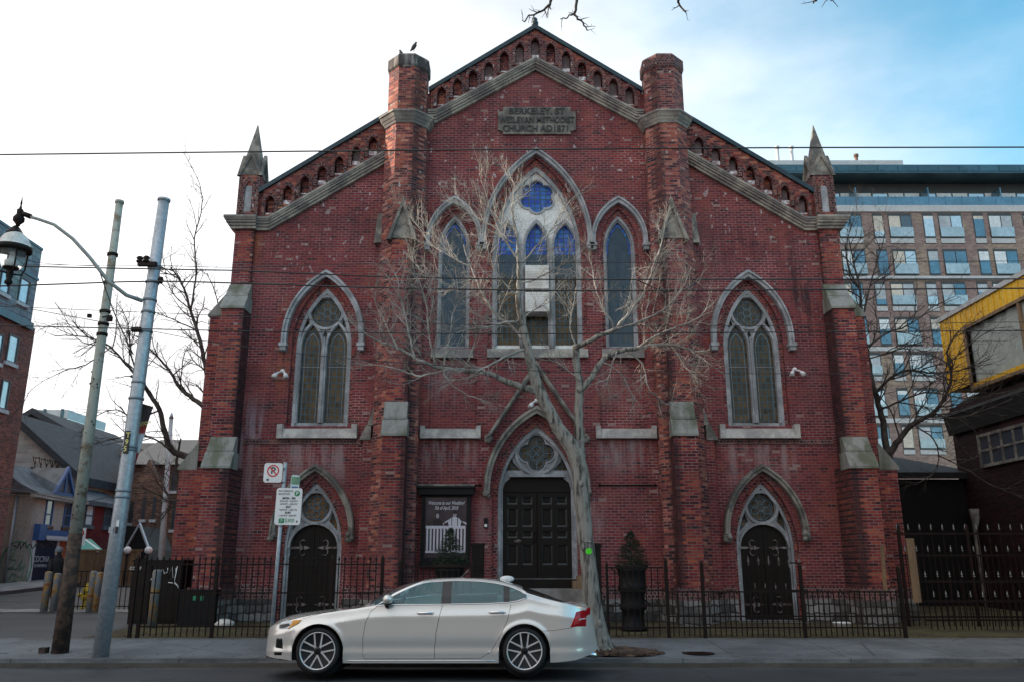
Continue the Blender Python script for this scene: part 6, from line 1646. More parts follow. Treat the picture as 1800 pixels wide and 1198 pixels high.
# modern block at the left edge
yb, zb_ = onX(62, 578, FX); zt_ = onX(75, 440, FX)[1]
mb = thing('brick_building', 'modern red brick block with blue-grey shingled top floors at the left edge', 'building', (FX, 30, .5))
m = MB(); m.box(-52, FX, 18.2, yb, .0, zb_); m.build('wall', M['modbrick'], mb)
m = MB(); ys_ = onX(74, 442, FX + .08)[0]; m.box(-52, FX + .08, 18.1, ys_, zb_, zt_); up = m.build('shingled_storey', M['shingle'], mb)
m = MB(); m.box(-52, FX + .2, 18.0, ys_ + .05, zb_ - .22, zb_ + .12); m.box(-52, FX + .14, 18.0, ys_ + .03, zb_ + 2.2, zb_ + 2.32); m.build('cornice', M['tealmetal'], mb)
m = MB(); m.box(-52, FX + .12, 18.0, ys_ + .02, zt_ - .1, zt_ + .02); m.build('parapet', M['tealmetal'], mb)
for px0, px1, py0, py1, Xw in ((31, 50, 494, 540, FX + .08), (-2, 17, 480, 522, FX + .08), (11, 30, 592, 642, FX), (-16, 3, 588, 640, FX), (-1, 14, 668, 722, FX), (-24, -10, 664, 722, FX)):
    a = onX(px0, (py0 + py1) / 2, Xw); b = onX(px1, (py0 + py1) / 2, Xw); z1, z0 = onX(px1, py0, Xw)[1], onX(px1, py1, Xw)[1]
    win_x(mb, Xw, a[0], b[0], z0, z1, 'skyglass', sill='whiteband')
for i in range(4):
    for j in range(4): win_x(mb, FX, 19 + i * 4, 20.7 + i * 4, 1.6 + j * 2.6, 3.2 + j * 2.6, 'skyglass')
# cream restaurant house and its red neighbour, one row with a slate roof
ya, ze = onX(62, 864, FX); yc = onX(136, 950, FX)[0]; yr = onX(207, 950, FX)[0]
zg = gz(ya)
ch_ = thing('cream_house', 'cream stucco restaurant house with blue gable dormer and navy shop front', 'house', (FX, ya, zg))
m = MB(); m.box(-36, FX, ya, yc - .002, zg - .4, ze); m.build('wall', M['cream'], ch_)
ztop = onX(90, 829, FX - 2.2)[1]
def row_roof(parent, y0, y1, over=.35):
    m = MB(); y0 -= over
    A_ = [(FX + .35, ze - .05), (FX - .5, ze + .35), (FX - 2.2, ztop), (-33, ztop + .1), (-36, ze)]
    m.prism_y([(x, z) for x, z in A_][::-1], y0, y1); return m.build('roof', M['roofgrey'], parent)
row_roof(ch_, ya, yc)
m = MB(); m.box(FX + .0, FX + .36, ya - .35, yc, ze - .28, ze - .06); m.build('eave_board', M['cream'], ch_)
y0, y1 = onX(91, 860, FX)[0], onX(126, 860, FX)[0]; zd = ze + .05; hd = 1.35
m = MB(); m.prism_x([(y0, zd), (y1, zd), ((y0 + y1) / 2, zd + hd)], FX - 1.6, FX + .12); dm = m.build('dormer', M['roofgrey'], ch_)
m = MB()
for p in ([(y0 - .1, zd), (y0 + .12, zd), ((y0 + y1) / 2, zd + hd - .18), ((y0 + y1) / 2, zd + hd + .08)], [(y1 + .1, zd), (y1 - .12, zd), ((y0 + y1) / 2, zd + hd - .18), ((y0 + y1) / 2, zd + hd + .08)]): m.prism_x(p, FX + .10, FX + .24)
m.box(FX + .12, FX + .20, y0, y1, zd - .06, zd + .10); m.box(FX + .14, FX + .18, (y0 + y1) / 2 - .06, (y0 + y1) / 2 + .06, zd, zd + hd); m.build('gable_trim', M['bluetrim'], dm)
m = MB(); yq0, yq1 = onX(54, 829, FX - 2.2)[0], onX(114, 829, FX - 2.2)[0]; zq = ztop
m.box(FX - 2.25, FX - 2.15, yq0, yq1, zq, zq + .06)
for i in range(6):
    y = yq0 + (yq1 - yq0) * (i + .5) / 6; m.tube([(FX - 2.2, y, zq), (FX - 2.2, y, zq + .62)], .025, 5)
    for e in (-1, 1): m.tube([(FX - 2.2, y, zq + .25), (FX - 2.2, y + e * .16, zq + .42), (FX - 2.2, y + e * .27, zq + .60), (FX - 2.2, y + e * .20, zq + .66)], .02, 5)
m.tube([(FX - 2.2, yq0, zq + .58), (FX - 2.2, yq1, zq + .58)], .018, 5); m.build('roof_cresting', M['iron'], ch_)
for px0, px1, py0, py1 in ((79, 92, 876, 924), (112, 124, 878, 926)):
    a, b = onX(px0, 900, FX)[0], onX(px1, 900, FX)[0]; win_x(ch_, FX, a, b, onX(px1, py1, FX)[1], onX(px1, py0, FX)[1], bars=(.42,), sill='browni', frame='bluetrim')
# ground-floor front
sy0, sy1 = onX(60, 940, FX)[0], yc
def yz(px, py): return onX(px, py, FX)
z_s = yz(66, 943)[1]
m = MB(); m.box(FX, FX + .22, sy0 + .5, sy1 - .05, z_s + .08, z_s + .36); m.box(FX, FX + .30, sy0 - .1, sy0 + .5, z_s - .15, z_s + .60); sf = m.build('shop_fascia', M['bluetrim'], ch_)
m = MB(); m.box(FX, FX + .34, sy0 + .5, sy1 - .05, z_s - .06, z_s + .08)
for i in range(22): m.box(FX + .34, FX + .36, sy0 + .55 + i * (sy1 - sy0 - .7) / 22, sy0 + .62 + i * (sy1 - sy0 - .7) / 22, z_s - .14, z_s - .05)
m.build('lace_valance', M['whiteband'], sf)
m = MB(); m.box(FX, FX + .06, sy0 + .1, sy0 + 2.0, zg, z_s - .10); nv = m.build('shop_door', M['navy'], ch_)
m = MB(); m.box(FX, FX + .10, sy0 - .08, sy0 + .1, zg, z_s - .10); m.box(FX, FX + .10, sy0 + 2.0, sy0 + 2.18, zg, z_s - .10); m.build('door_post', M['whiteband'], ch_)
m = MB(); m.box(FX, FX + .07, sy0 + 2.2, sy1 - .2, zg, z_s - .10); m.build('plank_door', M['orangewood'], ch_)
zz = yz(72, 982)[1]
text('COCINA', .40, (FX + .075, sy0 + .78, zz), M['whiteband'], nv, 'shop_lettering', .004, rot=(R(90), 0, R(90)), sx=.95); text('ECONOMICA', .20, (FX + .075, sy0 + .78, zz - .30), M['whiteband'], nv, 'shop_lettering', .004, rot=(R(90), 0, R(90)), sx=.9)
m = MB(); m.tube([(FX + .1, sy0 - .35, ze - .2), (FX + .1, sy0 - .35, zg)], .05, 8)
x_, z_ = pt(28, 880, ya - .1).x, 0; x2 = pt(6, 1020, ya - .1).x; m = MB(); m.tube([(x_, ya - .08, ze - .1), (x_, ya - .08, zg)], .06, 8); m.build('downpipe', M['galv'], ch_)
gm = plain('green_graffiti', (.10, .26, .14), .8, vary=.2); gk = plain('black_graffiti', (.03, .03, .03), .8, vary=.2)
gx0, gz0 = at(27, 995, ya); m = MB()
m.tube([(gx0 + .75 * math.cos(a), ya - .012, gz0 + 1.15 * math.sin(a)) for a in [2 * math.pi * i / 28 for i in range(29)]], .03, 4)
m.tube([(gx0 + x, ya - .012, gz0 + z) for x, z in ((-.55, .7), (-.1, .8), (-.2, .45), (-.5, .35), (0, .3), (-.1, 0), (-.4, -.1), (.1, -.1), (.3, .35), (.2, -.2), (.45, .1), (.35, -.5), (-.1, -.3), (-.3, -.75), (.1, -.6), (.4, -.85), (.6, -.2))], .025, 4); m.build('graffiti', gm, ch_)
m = MB(); rn = random.Random(9); p = pt(24, 957, ya); m.tube([(p.x + i * .09, ya - .012, p.z + rn.uniform(-.18, .18)) for i in range(22)], .03, 4); m.build('graffiti', gk, ch_)
rh_ = thing('red_house', 'red painted brick house with grey window sills next to the cream house', 'house', (FX, yc, zg))
m = MB(); m.box(-36, FX, yc, yr, zg - .4, ze); m.build('wall', M['redpaint'], rh_); row_roof(rh_, yc + .35, yr)
m = MB(); m.box(FX + .0, FX + .36, yc + .002, yr, ze - .28, ze - .06); m.build('eave_board', M['roofgrey'], rh_)
for px0, px1, py0, py1 in ((150, 164, 884, 924), (183, 197, 884, 926)):
    a, b = onX(px0, 900, FX)[0], onX(px1, 900, FX)[0]; win_x(rh_, FX, a, b, onX(px1, py1, FX)[1], onX(px1, py0, FX)[1], glass='curtain' if px0 < 160 else 'winglass', frame='roofgrey', bars=(.45,), sill='roofgrey')
# houses behind
def gable_house(label, name, Y0, Y1, pk, el, er, wall, roof, th=.45):
    """gable end facing the street corner: peak, left eave, right eave given as photo spots at Y0"""
    a, b, c = pt(pk[0], pk[1], Y0), pt(el[0], el[1], Y0), pt(er[0], er[1], Y0); g = gz(Y0) - .3
    t = thing(name, label, 'house', (a.x, Y0, g))
    m = MB(); m.prism_y([(b.x, g), (c.x, g), (c.x, c.z), (a.x, a.z), (b.x, b.z)], Y0, Y1); m.build('wall', M[wall], t)
    m = MB()
    for e in (b, c):
        d = (e - a).normalized(); e2 = e + d * .5; p = [(a.x, a.z), (e2.x, e2.z), (e2.x, e2.z + th), (a.x, a.z + th)]
        m.prism_y(p if e is c else p[::-1], Y0 - .4, Y1)
    m.build('roof', M[roof], t); return t
gable_house('white painted block house with steep dark roof rising behind the cream house', 'white_house', 46, 60, (24, 738), (-80, 830), (138, 842), 'blockwhite', 'roofdark')
t = gable_house('dark-roofed house with a flat ridge cap rising above the white block house', 'dark_house', 61, 74, (60, 728), (-60, 800), (152, 782), 'roofdark', 'roofdark')
Yh = 57
a, b = pt(96, 822, Yh), pt(212, 822, Yh); zr1 = pt(150, 776, Yh + 4).z
bh = thing('brown_house', 'brown brick house with a broad dark roof and gable behind the red house', 'house', (a.x, Yh, .8))
m = MB(); m.box(a.x, b.x, Yh, Yh + 9, .4, a.z); m.build('wall', M['browni'], bh); m = MB(); m.prism_x([(Yh - .4, a.z - .1), (Yh + 4.5, zr1), (Yh + 9.4, a.z - .1)], a.x - .3, b.x + .3); m.build('roof', M['roofdark'], bh)
c = pt(206, 778, Yh - 1); d = pt(190, 880, Yh - 1); e = pt(224, 880, Yh - 1)
m = MB(); m.prism_y([(d.x, .5), (e.x + .6, .5), (e.x + .6, pt(226, 850, Yh - 1).z), (c.x + .4, c.z), (d.x, pt(188, 850, Yh - 1).z)], Yh - 1, Yh + 3); m.build('gable_bay', M['browni'], bh)
x0, z0 = at(204, 836, Yh - 1); win_y(bh, Yh - 1, x0 - .25, x0 + .25, z0 - .7, z0 + .9)
Yh = 50
bt_ = thing('brick_terrace', 'brown brick terrace with dark steep roof half hidden behind bare branches', 'house', (pt(270, 900, Yh).x, Yh, .8))
a, b = pt(214, 880, Yh), pt(352, 880, Yh); zt2 = pt(280, 815, Yh).z; zr2 = pt(280, 772, Yh + 5).z
m = MB(); m.box(a.x, b.x, Yh, Yh + 10, .4, zt2); m.build('wall', M['browni'], bt_)
m = MB(); m.prism_x([(Yh - .4, zt2 - .05), (Yh + 5, zr2), (Yh + 10.4, zt2 - .05)], a.x - .2, b.x + .2); m.build('roof', M['slate'], bt_)
for pk in (262,):
    c, d, e = pt(pk, 806, Yh - .8), pt(pk - 22, 850, Yh - .8), pt(pk + 24, 850, Yh - .8); m = MB(); m.prism_y([(d.x, .5), (e.x, .5), (e.x, e.z), (c.x, c.z), (d.x, d.z)], Yh - .8, Yh + 4); m.build('gable_bay', M['browni'], bt_)
for px0, px1, py0, py1 in ((226, 236, 880, 918), (248, 258, 872, 912), (266, 276, 872, 912), (300, 312, 830, 862), (300, 312, 880, 930), (322, 334, 890, 935)):
    yy = Yh - .8 if 240 < px0 < 280 else Yh; p0, p1 = pt(px0, py1, yy), pt(px1, py0, yy); win_y(bt_, yy, p0.x, p1.x, p0.z, p1.z, glass='winglass', hb=(.5,), sill='whiteband')
tw = thing('glass_tower', 'pale glass tower top far away behind the dark roofs', 'building', (pt(95, 740, 170).x, 170, 1))
a, b = pt(70, 722, 170), pt(118, 765, 170); m = MB(); m.box(a.x, pt(121, 722, 170).x, 170, 186, 0, pt(100, 734, 170).z); m.build('tower_body', M['skyglass'], tw); m = MB(); m.box(a.x, pt(131, 722, 170).x + .5, 169, 187, pt(100, 760, 170).z - 40, pt(100, 745, 170).z); m.build('tower_body', M['whiteband'], tw)
m = MB(); m.box(a.x, pt(122, 722, 170).x, 169.5, 186, pt(100, 734, 170).z, pt(100, 720, 170).z); m.build('roof_plant', M['whiteband'], tw)
for px in (78, 109): m = MB(); p = pt(px, 728, 169.4); m.box(p.x - .25, p.x + .25, 169.2, 169.5, p.z - 1, p.z + 1.2); m.build('fin', M['tealmetal'], tw)
# board fence, awning, porch
m = MB(); fa, fb = pt(128, 1010, 39), pt(243, 1010, 39); zf = pt(180, 968, 39).z; n = 26
wf = thing('board_fence', 'brown board fence with capped top enclosing the patio below the awning', 'fence', ((fa.x + fb.x) / 2, 39, .7))
for i in range(n):
    x = fa.x + (fb.x - fa.x) * i / n; m.box(x + .01, x + (fb.x - fa.x) / n - .01, 39, 39.03, .5, zf - .12 * (i % 9 == 8))
m.build('boards', M['fencewood'], wf); m = MB(); m.box(fa.x - .05, fb.x + .05, 38.95, 39.08, zf, zf + .09); m.build('fence_cap', M['fencewood'], wf)
m = MB()
for px in (183, 241): x = pt(px, 1000, 38.95).x; m.box(x - .07, x + .07, 38.9, 38.99, .5, zf + .1)
m.build_each('fence_post', M['fencewood'], wf)
aw = NT('green_striped_awning'); P = aw.sep(aw.pos()); st_ = aw.math('GREATER_THAN', aw.math('FRACT', aw.math('MULTIPLY', aw.math('ADD', P[0], P[1]), 1.1)), .86)
aw.set(aw.mix(st_, (.03, .26, .21), (.6, .66, .64)), .6)
a0, a1, a2, a3 = pt(128, 966, 40), pt(182, 966, 40), pt(160, 946, 41.6), pt(128, 946, 41.6)
tag_o = MB(); tag_o.add([a0, a1, a2, a3, a0 + Vector((0, .05, -.09)), a1 + Vector((0, .05, -.09)), a2 + Vector((0, .05, -.09)), a3 + Vector((0, .05, -.09))], [(0, 1, 2, 3), (7, 6, 5, 4), (0, 4, 5, 1), (1, 5, 6, 2), (2, 6, 7, 3), (3, 7, 4, 0)])
aw2 = thing('awning', 'green awning with white stripes over the fenced patio', 'awning', (a0.x, 40, a0.z)); tag_o.build('awning_cloth', aw.m, aw2)
m = MB(); n = 14
for i in range(n):
    p = a0 + (a1 - a0) * ((i + .5) / n); m.ball((p.x, p.y - .02, p.z - .06), (a1.x - a0.x) / n * .55, 6, (1, .3, .8))
m.build('scalloped_edge', M['whiteband'], aw2)
m = MB()
for p in (a0, a1): m.tube([(p.x, p.y, p.z), (p.x, p.y, .6)], .03, 6)
m.build_each('awning_post', M['iron'], aw2)
pa, pb, pk = pt(213, 965, 44), pt(262, 965, 44), pt(247, 924, 44)
po_ = thing('porch', 'black gabled porch with grey barge boards beyond the board fence', 'porch', (pa.x, 44, .8)); m = MB(); m.prism_y([(pa.x, .5), (pb.x, .5), (pb.x, pb.z), (pk.x, pk.z), (pa.x, pk.z)], 44, 47); m.build('porch_body', M['black'], po_)
m = MB(); u = Vector((0, 0, .14))
for e in (pb, pt(223, 965, 44)):
    p = [(pk.x, pk.z), (e.x, e.z), (e.x, e.z + .16), (pk.x, pk.z + .18)]; m.prism_y(p if e.x > pk.x else p[::-1], 43.8, 44.0)
m.build('barge_board', M['galv'], po_)
for px, lab in ((224, 'white globe lamp on the board fence left of the porch'), (261, 'white globe lamp on the board fence right of the porch')):
    p = pt(px, 966, 38.9); m = MB(); m.ball((p.x, 38.9, p.z), .17, 12); m.mat(1).tube([(p.x, 38.9, p.z - .15), (p.x, 38.9, .6)], .04, 8); tag(m.build('globe_lamp', [M['white'], M['iron']]), lab, 'lamp')
wb2, wt2 = pt(283, 1000, 33), pt(301, 735, 33); m = MB(); wb2.z = gz(33); m.tube([wb2, wt2], [.13, .075], 14); m.mat(1).tube([wt2, wt2 + Vector((0, 0, .25))], [.10, .02], 10)
m.mat(1).tube([wb2 + (wt2 - wb2) * .52 - Vector((0, 0, .03)), wb2 + (wt2 - wb2) * .52 + Vector((0, 0, .03))], .125, 12)
tag(m.build('white_pole', [M['whiteband'], M['galv']]), 'slim white metal pole standing behind bare branches left of church', 'utility pole')
p = pt(141, 942, 36); ns = thing('no_parking_sign', 'small white no-parking sign on a thin post beside the awning', 'sign', (p.x, 36, gz(36))); m = MB(); m.box(p.x - .22, p.x + .22, 35.98, 36.0, p.z - .36, p.z + .36); sg = m.build('sign_plate', M['signwhite'], ns)
m = MB(); rg = [2 * math.pi * i / 20 for i in range(21)]; m.ribbon([(p.x + .11 * math.cos(t), p.z + .14 + .11 * math.sin(t)) for t in rg], [(p.x + .16 * math.cos(t), p.z + .14 + .16 * math.sin(t)) for t in rg], 35.97, 35.98); m.build('red_ring', M['signred'], sg)
text('P', .2, (p.x, 35.975, p.z + .14), M['signblack'], sg, 'sign_lettering', .001)
m = MB(); m.tube([(p.x, 36.02, p.z + .3), (p.x, 36.02, gz(36))], .03, 8); m.build('post', M['galv'], ns)
# bollards, railing, hydrant
rustb = NT('rusty_yellow_bollard'); f = rustb.noise(5, 5, .7); rustb.set(rustb.ramp(f, [(.40, (.13, .145, .16)), (.50, (.17, .17, .17)), (.55, (.34, .20, .045)), (.64, (.22, .07, .03))]), .75); rustb.bump(f, .5, .01)
for px, pb_, ptp, lab in ((75, 1085, 1003, 'rusty yellow steel bollard in front of the walking person'), (92, 1083, 1006, 'rusty steel bollard half hidden behind the old utility pole'), (156, 1079, 1002, 'grey and yellow bollard right beside the fire hydrant'), (166, 1085, 1004, 'rusty bollard between the hydrant bollard and lamp pole'), (268, 1086, 1000, 'pale rusty bollard in front of the graffitied black enclosure')):
    Yb = 25.2 if px < 200 else 20.0
    zt2 = pt(px + 3, ptp, Yb).z; x = pt(px, pb_, Yb).x; m = MB(); g = gz(Yb); m.lathe([(.10, -.05), (.10, zt2 - g - .05), (.085, zt2 - g - .015), (.04, zt2 - g)], (x, Yb, g), 14); o = m.build('bollard', rustb.m); tag(o, lab, 'bollard', 'rusty bollards by the side street')
lr = thing('low_railing', 'low black railing between the bollards along the side street', 'railing', (pt(170, 1080, 25.9).x, 25.9, gz(25.9))); g = gz(25.9)
xa, xb = pt(116, 1080, 25.9).x, pt(226, 1080, 25.9).x; railing(lr, xa, xb, 25.9, g, g + 1.15, [g + .12, g + .68, g + 1.12], pitch=.16, spear=False)
for x in (xa, (xa + xb) / 2, xb): fpost(lr, x, 25.9, g, g + 1.2, .03)
hp = pt(148, 1078, 26.6); hg_ = gz(26.6); hy = thing('fire_hydrant', 'yellow fire hydrant standing behind the low railing', 'fire hydrant', (hp.x, 26.6, hg_))
m = MB(); m.lathe([(.15, 0), (.15, .05), (.10, .07), (.10, .48), (.13, .50), (.13, .54), (.11, .62), (.05, .70), (.03, .76)], (hp.x, 26.6, hg_), 16); m.build('barrel', M['yellowpaint'], hy)
for e in (-1, 1): m = MB(); m.lathe([(.055, 0), (.055, .10), (.07, .11), (.07, .16), (.03, .17)] if e > 0 else [(.055, 0), (.055, -.10), (.07, -.11), (.07, -.16), (.03, -.17)], (hp.x + e * .08, 26.6, hg_ + .40), 12, 'x'); m.build('hose_cap', M['yellowpaint'], hy)
m = MB(); m.lathe([(.08, 0), (.08, -.1), (.04, -.12)], (hp.x, 26.52, hg_ + .33), 12, 'y'); m.build('nozzle_cap', M['yellowpaint'], hy)
# black steel enclosure with graffiti
ea, eb = pt(224, 1085, 20.9), pt(313, 1085, 20.9); g = gz(20.9); ez = pt(270, 986, 20.9).z
en = thing('steel_enclosure', 'black steel utility enclosure with white graffiti behind the spiked fence', 'enclosure', (ea.x, 20.9, g))
m = MB(); m.box(ea.x, eb.x, 20.9, 21.9, g, ez); m.box(ea.x - .02, eb.x + .02, 20.88, 21.92, ez, ez + .04); m.build('case', M['black'], en)
xm = ea.x + (eb.x - ea.x) * .40
for a, b in ((ea.x + .03, xm - .01), (xm + .01, eb.x - .03)): m = MB(); m.box(a, b, 20.87, 20.90, g + .08, ez - .05); m.build('door', M['blackdoor'], en)
m = MB(); p = pt(290, 1006, 20.85)
for st in (((-.30, -.05), (-.22, .10), (-.14, -.08), (-.06, .12), (-.02, -.02), (.05, .02)), ((.05, .12), (.08, -.10), (.16, .14), (.20, -.12), (.26, .12)), ((.28, .16), (.24, -.2), (.32, -.28), (.36, -.36)), ((-.30, -.12), (-.34, -.16), (-.26, -.14)), ((.10, -.22), (.25, -.24), (.38, -.34))):
    m.tube([(p.x + x, 20.86, p.z + z) for x, z in st], .011, 4)
m.build('graffiti', M['signwhite'], en); p = pt(238, 998, 20.86); text('CO   7', .10, (p.x, 20.862, p.z), M['signwhite'], en, 'painted_lettering', .002)

# ------------------------------------------------------------------ right side: apartment block, yellow box, dark house
YC = 70
cd = thing('apartment_block', 'brown brick apartment block with white bands and glazed top floor behind church', 'apartment block', (pt(1640, 700, YC).x, YC, 1))
XL, XR = pt(1470, 500, YC).x - 6, 62.0
def cz(py): return at(1620, py, YC)[1]
m = MB(); m.box(XL, XR, YC, YC + 16, 0, cz(372)); m.build('wall', M['condobrick'], cd)
m = MB()
for a, b in ((362, 373), (486, 493), (610, 617), (735, 743)): m.box(XL - .05, XR + .05, YC - .14, YC + .06, cz(b), cz(a))
m.build_each('white_band', M['whiteband'], cd)
m = MB(); m.box(XL + .3, XR - .3, YC + 1.4, YC + 15, cz(362), cz(312)); pent = m.build('top_storey', M['winframe'], cd)
m = MB(); n = 26; w = (XR - XL - .6) / n
for i in range(n): m.mat(0 if i % 3 != 1 else 1).box(XL + .3 + i * w + .07, XL + .3 + (i + 1) * w - .07, YC + 1.34, YC + 1.39, cz(360), cz(329))
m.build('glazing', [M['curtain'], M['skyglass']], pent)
m = MB(); m.box(XL, XR, YC - .02, YC + .02, cz(362), cz(347) + .05)
for i in range(n): m.box(XL + i * w * 1.02, XL + i * w * 1.02 + .05, YC - .05, YC + .05, cz(362), cz(345))
m.build('balcony_rail', M['condoglass'], cd)
for i in range(5):
    m = MB(); x = XL + 2 + i * 6.6; m.box(x, x + .1, YC - .03, YC + 1.4, cz(362), cz(330)); m.build('balcony_screen', M['condoglass'], cd)
m = MB(); m.box(XL - .6, XR + .6, YC - .9, YC + 16, cz(312), cz(308))
for i in range(22): x0 = XL - .6 + i * (XR - XL + 1.2) / 22; m.box(x0 + .02, x0 + (XR - XL + 1.2) / 22 - .02, YC - .95, YC - .6, cz(309), cz(298))
m.box(XL - .55, XR + .55, YC - .6, YC + 16, cz(308), cz(297)); m.build('roof_overhang', M['tealmetal'], cd)
m = MB(); m.box(XL - 3, pt(1588, 290, YC + 3).x, YC + 3, YC + 12, cz(297), at(1600, 282, YC + 3)[1]); m.box(pt(1588, 290, YC + 3).x, pt(1652, 290, YC + 3).x, YC + 3.2, YC + 12, cz(297), at(1600, 291, YC + 3)[1]); m.build_each('roof_plant', M['whiteband'], cd)
for px in (1366, 1391, 1505):
    x, z = at(px, 262 if px < 1450 else 276, YC + 4); m = MB(); m.tube([(x, YC + 4, cz(297)), (x, YC + 4, z)], .16, 8); m.tube([(x, YC + 4, z), (x, YC + 4, z + .25)], .24, 8); m.build('vent_pipe', M['whiteband'] if px < 1450 else M['browni'], cd)
rn = random.Random(12); x0c = pt(1583, 400, YC).x
rows = ((374, 430), (437, 486), (494, 549), (556, 609), (618, 671), (680, 734), (744, 800))
for ri, (a, b) in enumerate(rows):
    z1, z0 = cz(a + 1), cz(b - 1)
    for k in range(-3, 6):
        sh = 0 if ri < 2 else (-.55 if ri < 4 else .3)
        x = x0c + k * 4.53 + sh
        for wd_, dx in ((2.15, 0), (.98, 2.55)):
            xx = x + dx - wd_ / 2
            if xx < XL + .3 or xx + wd_ > XR: continue
            m = MB(); fw = .09
            m.box(xx, xx + wd_, YC - .02, YC + .05, z0, z1); o = m.build('window', M['winframe'], cd)
            g = MB(); half = wd_ * (.52 if wd_ > 2 else 1)
            zs = z0 + (z1 - z0) * (.22 if ri % 2 == 0 else .06); ztp = z1 - (z1 - z0) * .10
            c1 = 0 if rn.random() < .85 else 1
            zb1 = zs + (z1 - z0) * .02; zm = zb1 + (ztp - zb1) * rn.choice((0, 0, 0, .25, .4, .6, .85, 1))
            if zm > zb1 + .01: g.mat(rn.choice((1, 2, 2, 3))).box(xx + fw, xx + half - fw * .5, YC - .05, YC - .02, zb1, zm)
            if zm < ztp - .01: g.mat(rn.choice((0, 0, 0, 3, 4))).box(xx + fw, xx + half - fw * .5, YC - .05, YC - .02, zm, ztp)
            if wd_ > 2: g.mat(rn.choice((2, 2, 2, 1, 3, 5))).box(xx + half + fw * .5, xx + wd_ - fw, YC - .05, YC - .02, zs, ztp)
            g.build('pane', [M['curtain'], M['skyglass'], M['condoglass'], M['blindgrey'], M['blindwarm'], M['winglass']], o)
            if wd_ > 2: q = MB(); q.box(xx + half * .0 + .05, xx + wd_ - .02, YC - .16, YC - .13, zs, zs + (ztp - zs) * .45); q.build('glass_guard', M['guardglass'], o)
            if ri % 2 == 0: q = MB(); q.box(xx + .02, xx + wd_ - .02, YC - .06, YC - .02, z0 + .06, z0 + (z1 - z0) * .17); q.build('spandrel', M['whiteband'], o)
# dark house and yellow rooftop box to the right of the church
DX = 14.65
yn, zz0 = onX(1800, 656, DX); yf, zt3 = onX(1661, 700, DX); ztop3 = onX(1652, 566, DX)[1]
dh = thing('dark_house', 'dark maroon painted brick house in shade at the right edge', 'house', (DX, yf, .2))
zev = zt3 - .35
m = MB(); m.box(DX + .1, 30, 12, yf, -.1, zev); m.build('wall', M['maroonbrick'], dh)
m = MB(); m.prism_y([(DX - .12, zev - .30), (DX + .9, zt3 + .1), (30, zt3 + .1), (30, zev)], 11.8, yf + .3); m.prism_y([(DX + .02, zev - .9), (DX + .1, zev - .9), (DX + .1, zev - .3), (DX - .1, zev - .3)], 12, yf + .1); m.build('roof', M['soot'], dh)
a, b = onX(1724, 800, DX + .1), onX(1812, 800, DX + .1); z0, z1 = onX(1745, 818, DX + .1)[1], onX(1745, 757, DX + .1)[1]
m = MB(); Xw = DX + .1
def win_mx(parent, Xp, y0, y1, z0, z1, nv, nh, frame, glass):
    m = MB(); fw = .09; y0, y1 = min(y0, y1), max(y0, y1)
    m.box(Xp - .06, Xp + .1, y0, y0 + fw, z0, z1); m.box(Xp - .06, Xp + .1, y1 - fw, y1, z0, z1); m.box(Xp - .056, Xp + .1, y0 + fw, y1 - fw, z0, z0 + fw); m.box(Xp - .056, Xp + .1, y0 + fw, y1 - fw, z1 - fw, z1)
    for i in range(1, nv): y = y0 + (y1 - y0) * i / nv; m.box(Xp - .05, Xp + .1, y - .035, y + .035, z0 + fw, z1 - fw)
    for i in range(1, nh): z = z0 + (z1 - z0) * i / nh; m.box(Xp - .046, Xp + .1, y0 + fw, y1 - fw, z - .03, z + .03)
    o = m.build('window', M[frame], parent); g = MB(); g.box(Xp - .008, Xp + .05, y0 + fw, y1 - fw, z0 + fw, z1 - fw); g.build('pane', M[glass], o); return o
win_mx(dh, Xw, a[0], b[0], z0, z1, 4, 2, 'oldstone', 'winglass')
for i, px in enumerate((1716, 1668)):
    y, _ = onX(px, 900, DX + .05); zt4 = onX(px, 893 if i == 0 else 905, DX)[1]; m = MB(); m.tube([(DX + .0, y, zt4), (DX, y, zt4 - .35), (DX - .05, y, zt4 - .6), (DX - .05, y, .2)], [.16 if i == 0 else .07, .12 if i == 0 else .05, .075, .07], 10); m.build('downpipe', M['oldstone'] if i == 0 else M['iron'], dh)
# low lean-to beside the church, coloured black to stand in for deep shade
la = XC + 9.3
lt = thing('lean_to', 'low black lean-to closing the gap between church and dark house', 'shed', (la, 28, .2))
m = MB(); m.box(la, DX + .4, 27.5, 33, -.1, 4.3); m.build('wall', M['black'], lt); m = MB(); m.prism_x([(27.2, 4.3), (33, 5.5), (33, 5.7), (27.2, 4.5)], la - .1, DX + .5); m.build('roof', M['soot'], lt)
ybx = thing('yellow_box', 'yellow plank clad rooftop box with a wide curtained window at right edge', 'building', (DX, yf, zt3))
YX = DX + .05; zb5 = zt3 + .16
ywin_f = onX(1706, 640, YX)[0]; zw1 = onX(1708, 574, YX)[1]; zw0 = onX(1722, 676, YX)[1]
m = MB(); o_ = rect(11.5, yf - .2, zb5, ztop3); h_ = rect(14.0, ywin_f, zw0, zw1)
